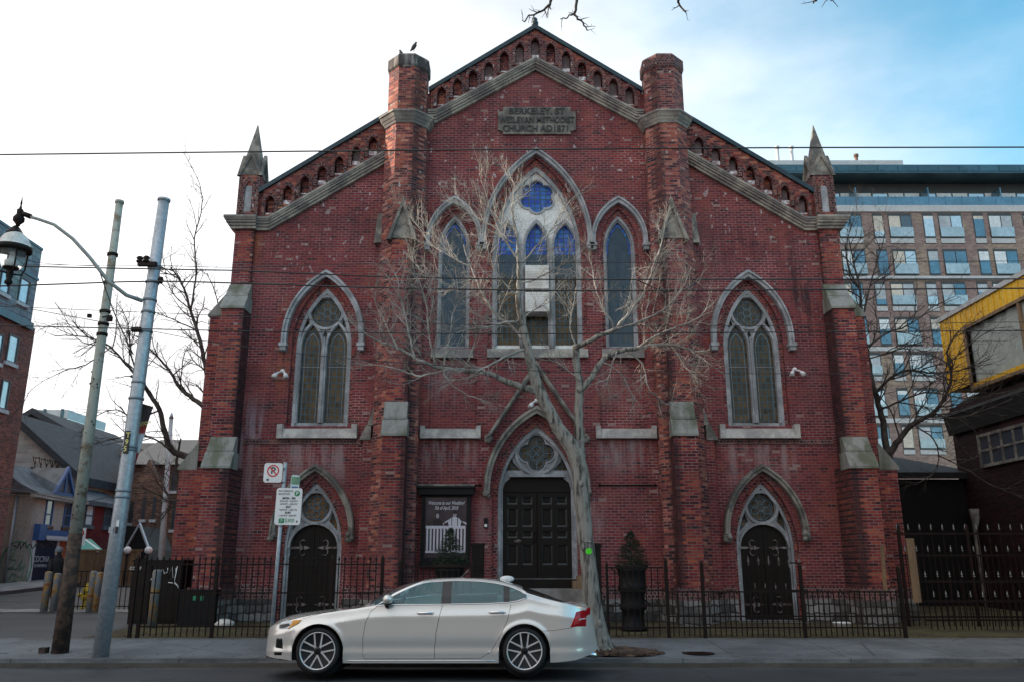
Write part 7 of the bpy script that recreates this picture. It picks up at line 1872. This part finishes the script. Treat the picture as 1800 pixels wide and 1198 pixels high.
# plate works in XZ: build it lying along X then turn it to face -X
m.plate(o_, [h_], 0, .35); m.v = [(YX + y, x, z) for x, y, z in m.v]
m.build('cladding', M['yellow'], ybx)
m = MB(); n = int((yf - 11.7) / .32)
for i in range(n + 1):
    y = 11.5 + i * .32
    for za, zb6 in ((zb5 + .01, zw0 - .12), (zw1 + .12, ztop3 - .02)) if 13.8 < y < ywin_f + .15 else ((zb5 + .01, ztop3 - .02),): m.box(YX - .022, YX - .001, y - .02, y + .02, za, zb6)
m.build('cladding_batten', M['yellow'], ybx)['kind'] = 'stuff'
m = MB(); m.box(YX + .36, 30, 11.5, yf - .22, zb5, ztop3); m.build('box_body', M['yellow'], ybx)
m = MB(); m.box(YX - .06, 30, 11.3, yf - .14, ztop3, ztop3 + .15); m.build('roof_edge', M['whiteband'], ybx)
fr = MB()
fr.box(YX - .04, YX + .2, 14.0 - .1, 14.0, zw0 - .1, zw1 + .1); fr.box(YX - .04, YX + .2, ywin_f, ywin_f + .12, zw0 - .1, zw1 + .1); fr.box(YX - .037, YX + .2, 14.0, ywin_f, zw0 - .1, zw0); fr.box(YX - .037, YX + .2, 14.0, ywin_f, zw1, zw1 + .1)
fr.box(YX - .02, YX + .06, 20.6, 20.7, zw0, zw1); fr.box(YX - .02, YX + .06, 23.1, 23.2, zw0, zw1); wn_ = fr.build('window', M['lumber'], ybx)
g = MB(); n = 60; vs = [];
for i in range(n + 1):
    y = 14.0 + (ywin_f - 14.0) * i / n; vs += [(YX + .10 + .03 * math.sin(i * 1.9), y, zw0), (YX + .10 + .03 * math.sin(i * 1.9 + .4), y, zw1)]
g.add(vs, [(2 * i, 2 * i + 2, 2 * i + 3, 2 * i + 1) for i in range(n)], True); g.build('curtain', plain('pale_curtain', (.48, .53, .50), .8, vary=.15), wn_)
# unseen row of shops, added behind the camera for its shade and reflections
for i, (x0, x1, h, mt_) in enumerate(((-34, -13, 6.2, 'modbrick'), (-13, 4, 6.9, 'browni'), (4, 19, 6.0, 'modbrick'), (19, 40, 7.4, 'browni'))):
    sh = thing('shop_row_building', ['brick shop building across the street, far left of the camera', 'tallest brick shop building directly behind the camera', 'low brick shop building across the street, right of the camera', 'brick shop building across the street, far right of the camera'][i], 'building', ((x0 + x1) / 2, -8, 0), 'shop buildings across the street')
    m = MB(); m.box(x0, x1 - .01, -20, -6.5, -.1, h); m.build('wall', M[mt_], sh); m = MB(); m.box(x0, x1 - .02, -6.5, -6.2, h - .5, h); m.build('cornice', M['oldstone'], sh)
    for k in range(int((x1 - x0) / 3.4)):
        for z in (4.2,): m = MB(); m.box(x0 + 1 + k * 3.4, x0 + 2.4 + k * 3.4, -6.5, -6.46, z, min(z + 1.8, h - .7)); m.build('window', M['winglass'], sh)
# ------------------------------------------------------------------ bare trees
class Tree:
    def __init__(s, seed, up=.25, wander=.22): s.r = random.Random(seed); s.m = MB(); s.m.smooth = True; s.up = up; s.w = wander; s.count = 0
    def branch(s, p, d, L, r, lvl, plan, r_end=None):
        rnd = s.r; n = max(3, min(9, int(L / .16))) if lvl < 3 else 3
        pts = [p.copy()]; d = d.normalized(); step = L / n; dirs = []
        for i in range(n):
            d = (d + Vector((rnd.gauss(0, s.w), rnd.gauss(0, s.w), rnd.gauss(0, s.w))) * .5 + Vector((0, 0, s.up * .22))).normalized()
            p = p + d * step; pts.append(p.copy()); dirs.append(d.copy())
        re = r * .35 if r_end is None else r_end
        rad = [r + (re - r) * i / n for i in range(n + 1)]
        s.m.tube(pts, rad, 6 if r > .03 else 4 if r > .012 else 3, cap=False); s.count += 1
        s.children(pts, rad, lvl, plan)
    def children(s, pts, rad, lvl, plan, f0=.15):
        if lvl >= len(plan): return
        spacing, l0, l1, rr, ang = plan[lvl]; rnd = s.r
        L = sum((b - a).length for a, b in zip(pts, pts[1:])); k = int(L / spacing * rnd.uniform(.8, 1.2) + .5)
        for i in range(k):
            f = f0 + (1 - f0) * (i + rnd.random()) / max(k, 1); q = f * (len(pts) - 1); j = min(int(q), len(pts) - 2); t = q - j
            p = pts[j].lerp(pts[j + 1], t); r = rad[j] + (rad[j + 1] - rad[j]) * t; ax = (pts[j + 1] - pts[j]).normalized()
            side = ax.cross(Vector((rnd.gauss(0, 1), rnd.gauss(0, 1), rnd.gauss(0, 1)))).normalized(); a = R(ang + rnd.gauss(0, 12))
            d = ax * math.cos(a) + side * math.sin(a)
            ln = rnd.uniform(l0, l1) * (1.15 - .55 * f); s.branch(p, d, ln, min(r * .75, rr * rnd.uniform(.8, 1.2)), lvl + 1, plan)
        if lvl >= 1 and lvl < len(plan): 
            ax = (pts[-1] - pts[-2]).normalized(); 
    def limb(s, px, Y, r0, r1, plan, dy=0, f0=.2, lvl=0, sub=5):
        P3 = []; n = len(px)
        for i, q in enumerate(px): P3.append(pt(q[0], q[1], (q[2] if len(q) > 2 else Y + dy * i / max(n - 1, 1))))
        out = []
        for i in range(n - 1):
            p0 = P3[max(i - 1, 0)]; p1 = P3[i]; p2 = P3[i + 1]; p3 = P3[min(i + 2, n - 1)]
            for k in range(sub):
                t = k / sub; out.append(.5 * ((2 * p1) + (p2 - p0) * t + (2 * p0 - 5 * p1 + 4 * p2 - p3) * t * t + (3 * p1 - p0 - 3 * p2 + p3) * t ** 3) + Vector((s.r.gauss(0, .008), s.r.gauss(0, .008), s.r.gauss(0, .008))))
        out.append(P3[-1]); m = len(out) - 1; rad = [r0 + (r1 - r0) * (i / m) ** .8 for i in range(m + 1)]
        s.m.tube(out, rad, 10 if r0 > .06 else 7, cap=True); s.children(out, rad, lvl, plan, f0)
        return out, rad
def trunk_mesh(px, Y, radii, name, mat, parent, seed, flare=0):
    rnd = random.Random(seed); P3 = [pt(a, b, Y) for a, b in px]; out = []; rad = []; n = len(P3)
    for i in range(n - 1):
        p0 = P3[max(i - 1, 0)]; p1 = P3[i]; p2 = P3[i + 1]; p3 = P3[min(i + 2, n - 1)]
        for k in range(16):
            t = k / 16; out.append(.5 * ((2 * p1) + (p2 - p0) * t + (2 * p0 - 5 * p1 + 4 * p2 - p3) * t * t + (3 * p1 - p0 - 3 * p2 + p3) * t ** 3)); rad.append((radii[i] + (radii[i + 1] - radii[i]) * t) * rnd.uniform(.985, 1.02))
    out.append(P3[-1]); rad.append(radii[-1]); m = MB(); m.tube(out, rad, 36)
    for f_, a_, s_ in ((.16, -1.2, .8), (.30, -2.1, 1.0), (.43, -1.5, .9), (.55, -.9, 1.1), (.62, -2.3, .8), (.74, -1.4, .9), (.83, -1.9, .8)):
        i_ = int(f_ * (len(out) - 1)); c_ = out[i_]; q_ = rad[i_] * .93; m.ball((c_.x + q_ * math.cos(a_), c_.y + q_ * math.sin(a_), c_.z), rad[i_] * .34 * s_, 12, (1, 1, 1.5))
    from mathutils import noise as mnoise
    def relief(v):
        p = Vector((v[0] * 9, v[1] * 9, v[2] * 2.2)); q = Vector((v[0] * 30, v[1] * 30, v[2] * 7)); h = mnoise.noise(p) * .016 + mnoise.noise(q) * .010
        c = min(out, key=lambda o: abs(o.z - v[2])); d = Vector((v[0] - c.x, v[1] - c.y, 0)); d = d.normalized() if d.length > .001 else d
        return tuple(Vector(v) + d * h)
    m.v = [relief(v) for v in m.v]
    return m.build(name, mat, parent), out, rad

TY = 15.95
ft = thing('street_tree', 'bare forked street tree with pale twigs in front of the church door', 'tree', (pt(1055, 1142, TY).x, TY, .15))
base = pt(1056, 1150, TY)
tr, to_, tr_r = trunk_mesh([(1060, 1156), (1054, 1128), (1042, 1060), (1031, 960), (1022, 870), (1012, 800), (982, 752), (952, 695), (938, 655), (928, 615), (918, 572)], TY, [.30, .20, .158, .146, .144, .150, .128, .112, .098, .085, .07], 'trunk', M['bark'], ft, 1)
T = Tree(11, up=.30, wander=.30); TRK = Tree(12)
stemR, r2 = TRK.limb([(1022, 858), (1019, 800), (1017, 755), (1017, 710), (1018, 670), (1013, 640), (1012, 606)], TY, .105, .068, [], .1)
TRK.limb([(918, 575), (912, 530), (912, 480), (910, 440)], TY, .075, .035, [], 0)
TRK.limb([(946, 688), (918, 680), (885, 668), (855, 655), (815, 650)], TY, .075, .045, [], -.3)
TRK.limb([(1016, 688), (1040, 662), (1058, 635), (1085, 618), (1120, 612)], TY, .065, .040, [], .2)
TRK.limb([(1012, 610), (1022, 606), (1050, 592), (1082, 578)], TY, .06, .04, [], -.3)
TRK.m.build('main_stem', M['bark'], ft)
P1 = [(.11, .55, 1.25, .0082, 42), (.095, .20, .48, .0047, 40), (.10, .07, .20, .0034, 42)]
P2 = [(.125, .40, .95, .0075, 42), (.10, .18, .40, .0046, 42), (.105, .07, .18, .0034, 42)]
T.limb([(815, 650), (770, 645), (735, 632), (700, 612), (665, 600), (640, 585)], TY, .045, .012, P1, -.7, 0)
T.limb([(790, 648), (740, 660), (700, 648), (655, 640), (622, 650)], TY - .3, .026, .008, P2, .5, .1)
T.limb([(850, 655), (800, 668), (780, 660), (765, 672), (820, 700), (860, 705)][:3], TY - .3, .022, .008, P2, .4, .2)
T.limb([(780, 650), (790, 672), (815, 690), (842, 700), (862, 710)], TY - .4, .018, .007, P2, .1, .3)
T.limb([(730, 632), (715, 570), (705, 520), (695, 480)], TY - .5, .020, .007, P1, -.2, .1)
T.limb([(700, 615), (672, 560), (655, 520)], TY - .6, .018, .006, P1, .3, .1)
T.limb([(780, 645), (790, 590), (800, 540), (830, 510)], TY - .4, .022, .007, P1, .4, .1)
T.limb([(765, 642), (752, 580), (748, 530), (735, 490)], TY - .4, .020, .007, P1, -.5, .1)
T.limb([(815, 650), (835, 600), (838, 560), (850, 530)], TY - .2, .018, .006, P2, -.4, .2)
T.limb([(925, 612), (900, 622), (872, 635), (845, 650), (820, 648)], TY, .032, .010, P2, -.8, .2)
T.limb([(918, 595), (900, 575), (875, 555), (850, 518), (828, 470), (815, 430)], TY, .040, .012, P1, .6, .15)
T.limb([(914, 565), (890, 566), (860, 575), (820, 580), (790, 590)], TY, .026, .009, P2, -.6, .2)
T.limb([(828, 470), (790, 450), (760, 430), (735, 400), (715, 375)], TY + .5, .018, .006, P1, .3, .1)
T.limb([(835, 490), (790, 500), (745, 480), (720, 450)], TY + .4, .016, .006, P1, -.3, .1)
T.limb([(912, 455), (885, 420), (868, 380), (850, 330), (842, 305)], TY, .024, .006, P1, -.3, .1)
T.limb([(910, 445), (908, 410), (900, 370), (905, 330), (895, 305)], TY, .030, .006, P1, .3, .1)
T.limb([(912, 470), (938, 440), (968, 405), (990, 370), (1010, 345)], TY, .024, .006, P1, .4, .1)
T.limb([(912, 500), (945, 490), (980, 470), (1010, 455), (1035, 430)], TY, .020, .006, P2, -.3, .15)
T.limb([(910, 520), (880, 490), (862, 455), (850, 420)], TY, .020, .006, P2, -.5, .15)
T.limb([(918, 560), (940, 545), (965, 530), (985, 500)], TY, .018, .006, P2, .4, .2)
T.limb([(905, 430), (870, 400), (830, 375), (800, 340)], TY, .018, .006, P1, .5, .1)
T.limb([(1082, 578), (1110, 545), (1135, 505), (1150, 465), (1165, 420), (1170, 390)], TY - .3, .034, .008, P1, .3, .05)
T.limb([(1082, 578), (1060, 540), (1045, 500), (1040, 460)], TY - .3, .022, .007, P2, -.3, .1)
T.limb([(1082, 578), (1125, 565), (1165, 545), (1195, 515), (1215, 470)], TY - .3, .026, .007, P1, -.6, .05)
T.limb([(1012, 608), (1002, 570), (1008, 535), (1015, 500), (1030, 470)], TY + .1, .018, .006, P2, .3, .2)
T.limb([(1120, 612), (1160, 605), (1205, 612), (1235, 632)], TY + .2, .036, .009, P1, .4, .05)
T.limb([(1120, 612), (1155, 590), (1190, 575), (1225, 560), (1245, 540)], TY + .2, .030, .008, P1, -.5, .05)
T.limb([(1100, 616), (1130, 640), (1140, 680), (1165, 705), (1190, 715)], TY + .2, .018, .006, P2, .3, .1)
T.limb([(1180, 606), (1210, 650), (1225, 680)], TY + .4, .014, .005, P2, .3, .1)
T.limb([(1085, 618), (1075, 640), (1068, 665), (1050, 672)], TY + .1, .016, .006, P2, -.3, .3)
T.limb([(1020, 668), (1010, 660), (985, 640), (960, 632), (940, 640)], TY, .014, .005, P2, -.5, .3)
T.limb([(1058, 635), (1090, 655), (1110, 690), (1120, 705)], TY + .1, .016, .006, P2, -.5, .2)
cr = T.m.build('crown', M['twig'], ft)
c = pt(1034, 968, TY); m = MB(); rr = .146
for i in range(7):
    for j in range(7):
        pass
vs = []; fs = []; n = 18
ctr = []
for k in range(n):
    a = 2 * math.pi * k / n; ctr.append((.062 * math.cos(a), .056 * math.sin(a)))
axx = pt(1032.0, 968, TY)
def onbark(u, v): x = axx.x + u + .02; dd = u + .02; return (x, TY - math.sqrt(max(.001, (rr + .008) ** 2 - dd * dd)), axx.z + v)
vs = [onbark(0, 0)] + [onbark(u, v) for u, v in ctr]; m.add(vs, [(0, 1 + i, 1 + (i + 1) % n) for i in range(n)]); m.build('paint_spot', M['green'], ft)
m = MB(); m.box(axx.x - .06, axx.x + .07, TY - rr - .02, TY - rr + .02, axx.z + .17, axx.z + .18); m.build('tree_tag', M['galv'], ft)

# dark trees left of the church
lt1 = thing('bare_tree', 'dark bare tree with sweeping limbs at the left side of the church', 'tree', (pt(352, 1050, 25).x, 25, .3))
LT = Tree(21, up=.18, wander=.30)
PL = [(.26, .8, 2.0, .022, 40), (.22, .35, .9, .012, 42), (.22, .18, .42, .0085, 42)]
PS = [(.30, .6, 1.5, .018, 40), (.24, .3, .7, .011, 42), (.24, .15, .36, .008, 42)]
LY = 25.5
LT.limb([(372, 1075), (368, 950), (362, 860), (352, 810), (332, 800)], LY, .20, .13, [], 0)
LT.limb([(362, 870), (364, 780), (372, 720), (362, 650), (352, 600), (335, 545), (320, 500), (300, 470)], LY, .13, .02, PL, .6, .3)
LT.limb([(335, 545), (345, 480), (342, 420), (355, 365), (350, 320), (322, 268)], LY + .3, .035, .008, PS, .3, .1)
LT.limb([(365, 760), (385, 680), (392, 620), (385, 540), (365, 480)], LY + .3, .05, .012, PS, .5, .3)
LT.limb([(332, 803), (302, 790), (290, 760), (280, 720), (262, 690), (248, 670), (230, 660)], LY, .11, .045, PS, -.8, .2)
LT.limb([(248, 668), (222, 640), (195, 610), (165, 595), (130, 590), (95, 590)], LY - .8, .045, .012, PL, -1, .05)
LT.limb([(255, 680), (235, 640), (228, 600), (222, 560), (205, 530)], LY - .8, .035, .010, PL, .6, .1)
LT.limb([(372, 725), (340, 700), (315, 680), (298, 650), (270, 620), (240, 590)], LY, .09, .016, PL, .8, .1)
LT.limb([(300, 790), (270, 770), (230, 765), (195, 772), (160, 780)], LY - .4, .035, .010, PS, -.5, .2)
LT.limb([(280, 720), (240, 735), (205, 720), (170, 730), (140, 760)], LY - .6, .030, .009, PS, .6, .2)
LT.limb([(360, 860), (330, 870), (300, 880), (265, 862), (235, 855)], LY - .2, .04, .010, PS, -.4, .2)
LT.limb([(195, 610), (150, 640), (110, 652), (60, 680), (30, 720), (0, 745)], LY - 1.5, .018, .006, PS, .3, .1)
LT.limb([(165, 595), (120, 570), (80, 575), (40, 600)], LY - 1.6, .014, .005, PS, .3, .1)
LT.limb([(345, 580), (300, 560), (268, 545), (240, 520)], LY + .4, .025, .008, PS, .3, .1)
LT.limb([(362, 690), (395, 650), (405, 600)], LY, .025, .008, PS, .3, .1)
LT.limb([(335, 545), (300, 510), (285, 450), (270, 420)], LY + .3, .022, .007, PS, .3, .1)
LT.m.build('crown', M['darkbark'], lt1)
lt2 = thing('bare_tree', 'slim dark bare tree standing behind the black steel enclosure', 'tree', (pt(312, 1000, 30).x, 30, .4))
B = Tree(31, up=.3); B.limb([(318, 1010), (314, 930), (318, 880), (310, 820), (318, 770)], 30, .14, .03, PS, .3, .2); B.limb([(316, 900), (340, 850), (352, 800)], 30, .06, .015, PS, .3, .2); B.limb([(316, 900), (290, 860), (275, 820)], 30, .05, .012, PS, .3, .2)
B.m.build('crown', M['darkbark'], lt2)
# dark tree right of the church
rt = thing('bare_tree', 'dark bare tree spreading in front of the apartment block right of church', 'tree', (pt(1570, 950, 24.5).x, 24.5, .3))
RT = Tree(41, up=.12, wander=.34); RY = 24.5
RT.limb([(1566, 1060), (1566, 940), (1560, 860), (1560, 800)], RY, .20, .15, [], 0)
RT.limb([(1560, 810), (1552, 740), (1538, 690), (1526, 630), (1516, 570), (1512, 510), (1500, 460), (1492, 420)], RY, .11, .015, PL, .5, .2)
RT.limb([(1562, 800), (1580, 772), (1605, 745), (1640, 725), (1662, 695), (1672, 660), (1665, 620), (1678, 590)], RY, .105, .016, PL, -.8, .1)
RT.limb([(1538, 690), (1570, 660), (1600, 650), (1640, 655), (1690, 650), (1740, 630)], RY, .05, .010, PL, -1.2, .1)
RT.limb([(1524, 610), (1560, 585), (1600, 570), (1640, 540), (1680, 520)], RY + .2, .04, .009, PL, .8, .1)
RT.limb([(1516, 560), (1530, 500), (1545, 450), (1555, 410), (1548, 370)], RY + .2, .035, .007, PL, .5, .1)
RT.limb([(1512, 510), (1492, 470), (1490, 420), (1505, 370), (1500, 335)], RY + .3, .03, .006, PS, .3, .1)
RT.limb([(1545, 720), (1580, 705), (1620, 690), (1650, 690), (1700, 700), (1760, 690), (1800, 680)], RY - .3, .035, .008, PL, -2.0, .1)
RT.limb([(1640, 725), (1680, 735), (1730, 720), (1780, 700)], RY - .8, .03, .008, PS, -1.0, .1)
RT.limb([(1605, 745), (1640, 770), (1650, 800), (1640, 830), (1610, 850), (1600, 845)], RY - .6, .024, .008, PS, -.6, .1)
RT.limb([(1650, 800), (1700, 825), (1740, 850), (1800, 875)], RY - .9, .02, .007, PS, -1.5, .1)
RT.limb([(1530, 650), (1505, 620), (1498, 580), (1488, 550)], RY, .025, .007, PS, .3, .1)
RT.limb([(1665, 640), (1700, 610), (1740, 580), (1780, 575)], RY - .5, .022, .006, PL, -.9, .1)
RT.limb([(1526, 630), (1575, 615), (1620, 600), (1650, 580)], RY, .026, .007, PL, .6, .1)
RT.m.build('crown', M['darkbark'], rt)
# tree at the near kerb: only its hanging branch tips enter the view
nt_ = thing('near_tree', 'bare tree at the near kerb whose dark branch tips hang in above gable', 'tree', (6.2, 1.5, 0))
NTt = Tree(51, up=-.1); PN = [(.20, .10, .22, .007, 45), (.09, .04, .08, .0045, 45)]
m = MB(); m.tube([(6.2, 1.5, -.1), (6.1, 1.5, 2.2), (5.9, 1.6, 4.2)], [.22, .17, .14], 14); m.build('trunk', M['darkbark'], nt_)
m = NTt.m; A1 = [Vector((5.9, 1.6, 4.1)), Vector((4.6, 3.2, 6.0)), Vector((3.0, 5.2, 7.4)), pt(1010, -170, 6.8)]
m.tube(A1, [.12, .08, .05, .028], 8)
NTt.limb([(1010, -170), (990, -60), (970, 0), (950, 20), (918, 36)], 6.8, .024, .006, PN, 0, .45)
NTt.limb([(1010, -170), (1015, -60), (1013, 5), (1012, 26), (1025, 42), (1033, 54)], 6.8, .022, .006, PN, .1, .55)
NTt.limb([(1012, 22), (1000, 29), (985, 34)], 6.85, .010, .005, PN, .05, .3)
A2 = [Vector((4.6, 3.2, 6.0)), pt(1240, -260, 6.2), pt(1200, -90, 6.3)]; m.tube(A2, [.07, .035, .018], 7)
NTt.limb([(1200, -90), (1190, -20), (1196, 10), (1206, 22)], 6.3, .016, .006, PN, 0, .5)
A3 = [Vector((5.9, 1.6, 4.1)), Vector((5.4, 3.4, 6.2)), pt(1450, -120, 6.3)]; m.tube(A3, [.08, .05, .018], 7)
NTt.limb([(1450, -120), (1440, -25), (1430, 6)], 6.3, .016, .006, PN, 0, .5); NTt.limb([(1445, -60), (1462, -10), (1460, 2)], 6.3, .012, .006, PN, 0, .5)
m.build('crown', M['darkbark'], nt_)

# ------------------------------------------------------------------ pedestrian and pigeons
def skin(name, joints, edges, mat, parent, lv=2, smooth=True):
    ks = list(joints); me = bpy.data.meshes.new(name); me.from_pydata([joints[k][0] for k in ks], [(ks.index(a), ks.index(b)) for a, b in edges], [])
    o = bpy.data.objects.new(name, me); COL.objects.link(o)
    md = o.modifiers.new('skin', 'SKIN'); md.use_smooth_shade = True
    for i, k in enumerate(ks): r = joints[k][1]; me.skin_vertices[0].data[i].radius = (r, r) if not isinstance(r, tuple) else r
    me.skin_vertices[0].data[0].use_root = True
    sb = o.modifiers.new('sub', 'SUBSURF'); sb.levels = lv; sb.render_levels = lv
    bpy.context.view_layer.update(); me2 = bpy.data.meshes.new_from_object(o.evaluated_get(bpy.context.evaluated_depsgraph_get()))
    bpy.data.objects.remove(o); me2.materials.clear(); me2.materials.append(mat); me2.name = name
    for p in me2.polygons: p.use_smooth = True
    o = bpy.data.objects.new(name, me2); COL.objects.link(o)
    if parent: adopt(o, parent)
    return o
M['coat'] = plain('black_coat_cloth', (.014, .014, .016), .9, vary=.3, scale=9); M['beanie'] = plain('grey_knit_hat', (.20, .22, .25), .95, scale=20, vary=.3); M['skin'] = plain('face_skin', (.40, .25, .19), .6, vary=.08)
PY = 25.75; pp = pt(90, 1080, PY); pg = gz(PY)
pe = thing('person', 'person in black coat and trousers with grey knit hat walking past the bollards', 'person', (pp.x, PY, pg))
fw = Vector((-.80, .60, 0)); sd = Vector((.60, .80, 0))
def J(f, s_, z, r): return (tuple(Vector((pp.x, PY, pg)) + fw * f + sd * s_ + Vector((0, 0, z))), r)
jo = {'pelvis': J(0, 0, .96, (.17, .13)), 'waist': J(0, 0, 1.12, (.17, .13)), 'chest': J(.02, 0, 1.32, (.20, .14)), 'neck0': J(.02, 0, 1.48, (.11, .09)), 'neck': J(.03, 0, 1.54, .065), 'head': J(.045, 0, 1.63, (.085, .095)), 'crown': J(.05, 0, 1.72, .075),
      'hipL': J(.0, .10, .90, .105), 'kneeL': J(.20, .10, .52, .072), 'ankL': J(.22, .10, .09, .05), 'toeL': J(.38, .11, .045, .042), 'hipR': J(0, -.10, .90, .105), 'kneeR': J(-.04, -.10, .50, .072), 'ankR': J(-.34, -.10, .16, .05), 'toeR': J(-.24, -.11, .05, .042),
      'shL': J(.02, .20, 1.42, .075), 'elL': J(-.10, .25, 1.14, .058), 'wrL': J(.06, .24, .92, .042), 'haL': J(.10, .23, .84, .035), 'shR': J(.02, -.20, 1.42, .075), 'elR': J(-.08, -.26, 1.14, .058), 'wrR': J(.12, -.22, .98, .042), 'haR': J(.17, -.20, .92, .035)}
skin('person_body', jo, [('pelvis', 'waist'), ('waist', 'chest'), ('chest', 'neck0'), ('neck0', 'neck'), ('neck', 'head'), ('head', 'crown'), ('pelvis', 'hipL'), ('hipL', 'kneeL'), ('kneeL', 'ankL'), ('ankL', 'toeL'), ('pelvis', 'hipR'), ('hipR', 'kneeR'), ('kneeR', 'ankR'), ('ankR', 'toeR'), ('chest', 'shL'), ('shL', 'elL'), ('elL', 'wrL'), ('wrL', 'haL'), ('chest', 'shR'), ('shR', 'elR'), ('elR', 'wrR'), ('wrR', 'haR')], M['coat'], pe)
m = MB(); h = Vector(jo['head'][0]) + Vector((0, 0, .01)) + fw * .02; m.ball(h, .094, 14, (1, 1, 1.18))
for e in (-1, 1): q = h + sd * e * .093; m.ball(q, .022, 8, (.8, .8, 1.3))
q = h + fw * .098 - Vector((0, 0, .015)); m.ball(q, .018, 8, (1, 1, 1.4)); m.build('head', M['skin'], pe)
m = MB(); m.lathe([(.104, .03), (.112, .05), (.112, .09), (.108, .12), (.085, .17), (.04, .195), (.01, .20)], tuple(h - fw * .01), 18); m.build('knit_hat', M['beanie'], pe)
m = MB(); c0_ = Vector(jo['chest'][0]); m.lathe([(.235, -.58), (.215, -.40), (.20, -.20), (.225, .02), (.21, .12), (.12, .19), (.095, .24), (.10, .27)], tuple(c0_), 18); m.v = [tuple(c0_ + (Vector(v) - c0_).dot(fw) * fw * .72 + (Vector(v) - c0_).dot(sd) * sd + Vector((0, 0, v[2] - c0_.z))) for v in m.v]; m.build('coat', M['coat'], pe)
def pigeon(px, py, Y, lab, face):
    c = pt(px, py, Y); t = thing('pigeon', lab, 'bird', (c.x, Y, c.z - .12), 'pigeons on the turret'); d = Vector((face, 0, 0))
    B0 = c
    js = {'b': (tuple(B0), .065), 'n': (tuple(B0 + d * .03 + Vector((0, 0, .08))), .048), 'h': (tuple(B0 + d * .045 + Vector((0, 0, .15))), .034), 'k': (tuple(B0 + d * .09 + Vector((0, 0, .145))), .008), 't1': (tuple(B0 - d * .05 - Vector((0, 0, .06))), .042), 't2': (tuple(B0 - d * .11 - Vector((0, 0, .14))), .018)}
    skin('pigeon_body', js, [('b', 'n'), ('n', 'h'), ('h', 'k'), ('b', 't1'), ('t1', 't2')], M['ink'], t, 2)
    m = MB()
    for e in (-1, 1): m.tube([(c.x - .01, Y + e * .03, c.z - .05), (c.x, Y + e * .03, c.z - .125)], .007, 5)
    m.build('leg', M['hinge'], t)
pigeon(728, 83, 21.3, 'dark pigeon standing upright on the left turret cap', 1); pigeon(706, 97, 20.95, 'dark pigeon perched at the edge of the left turret cap', -1)
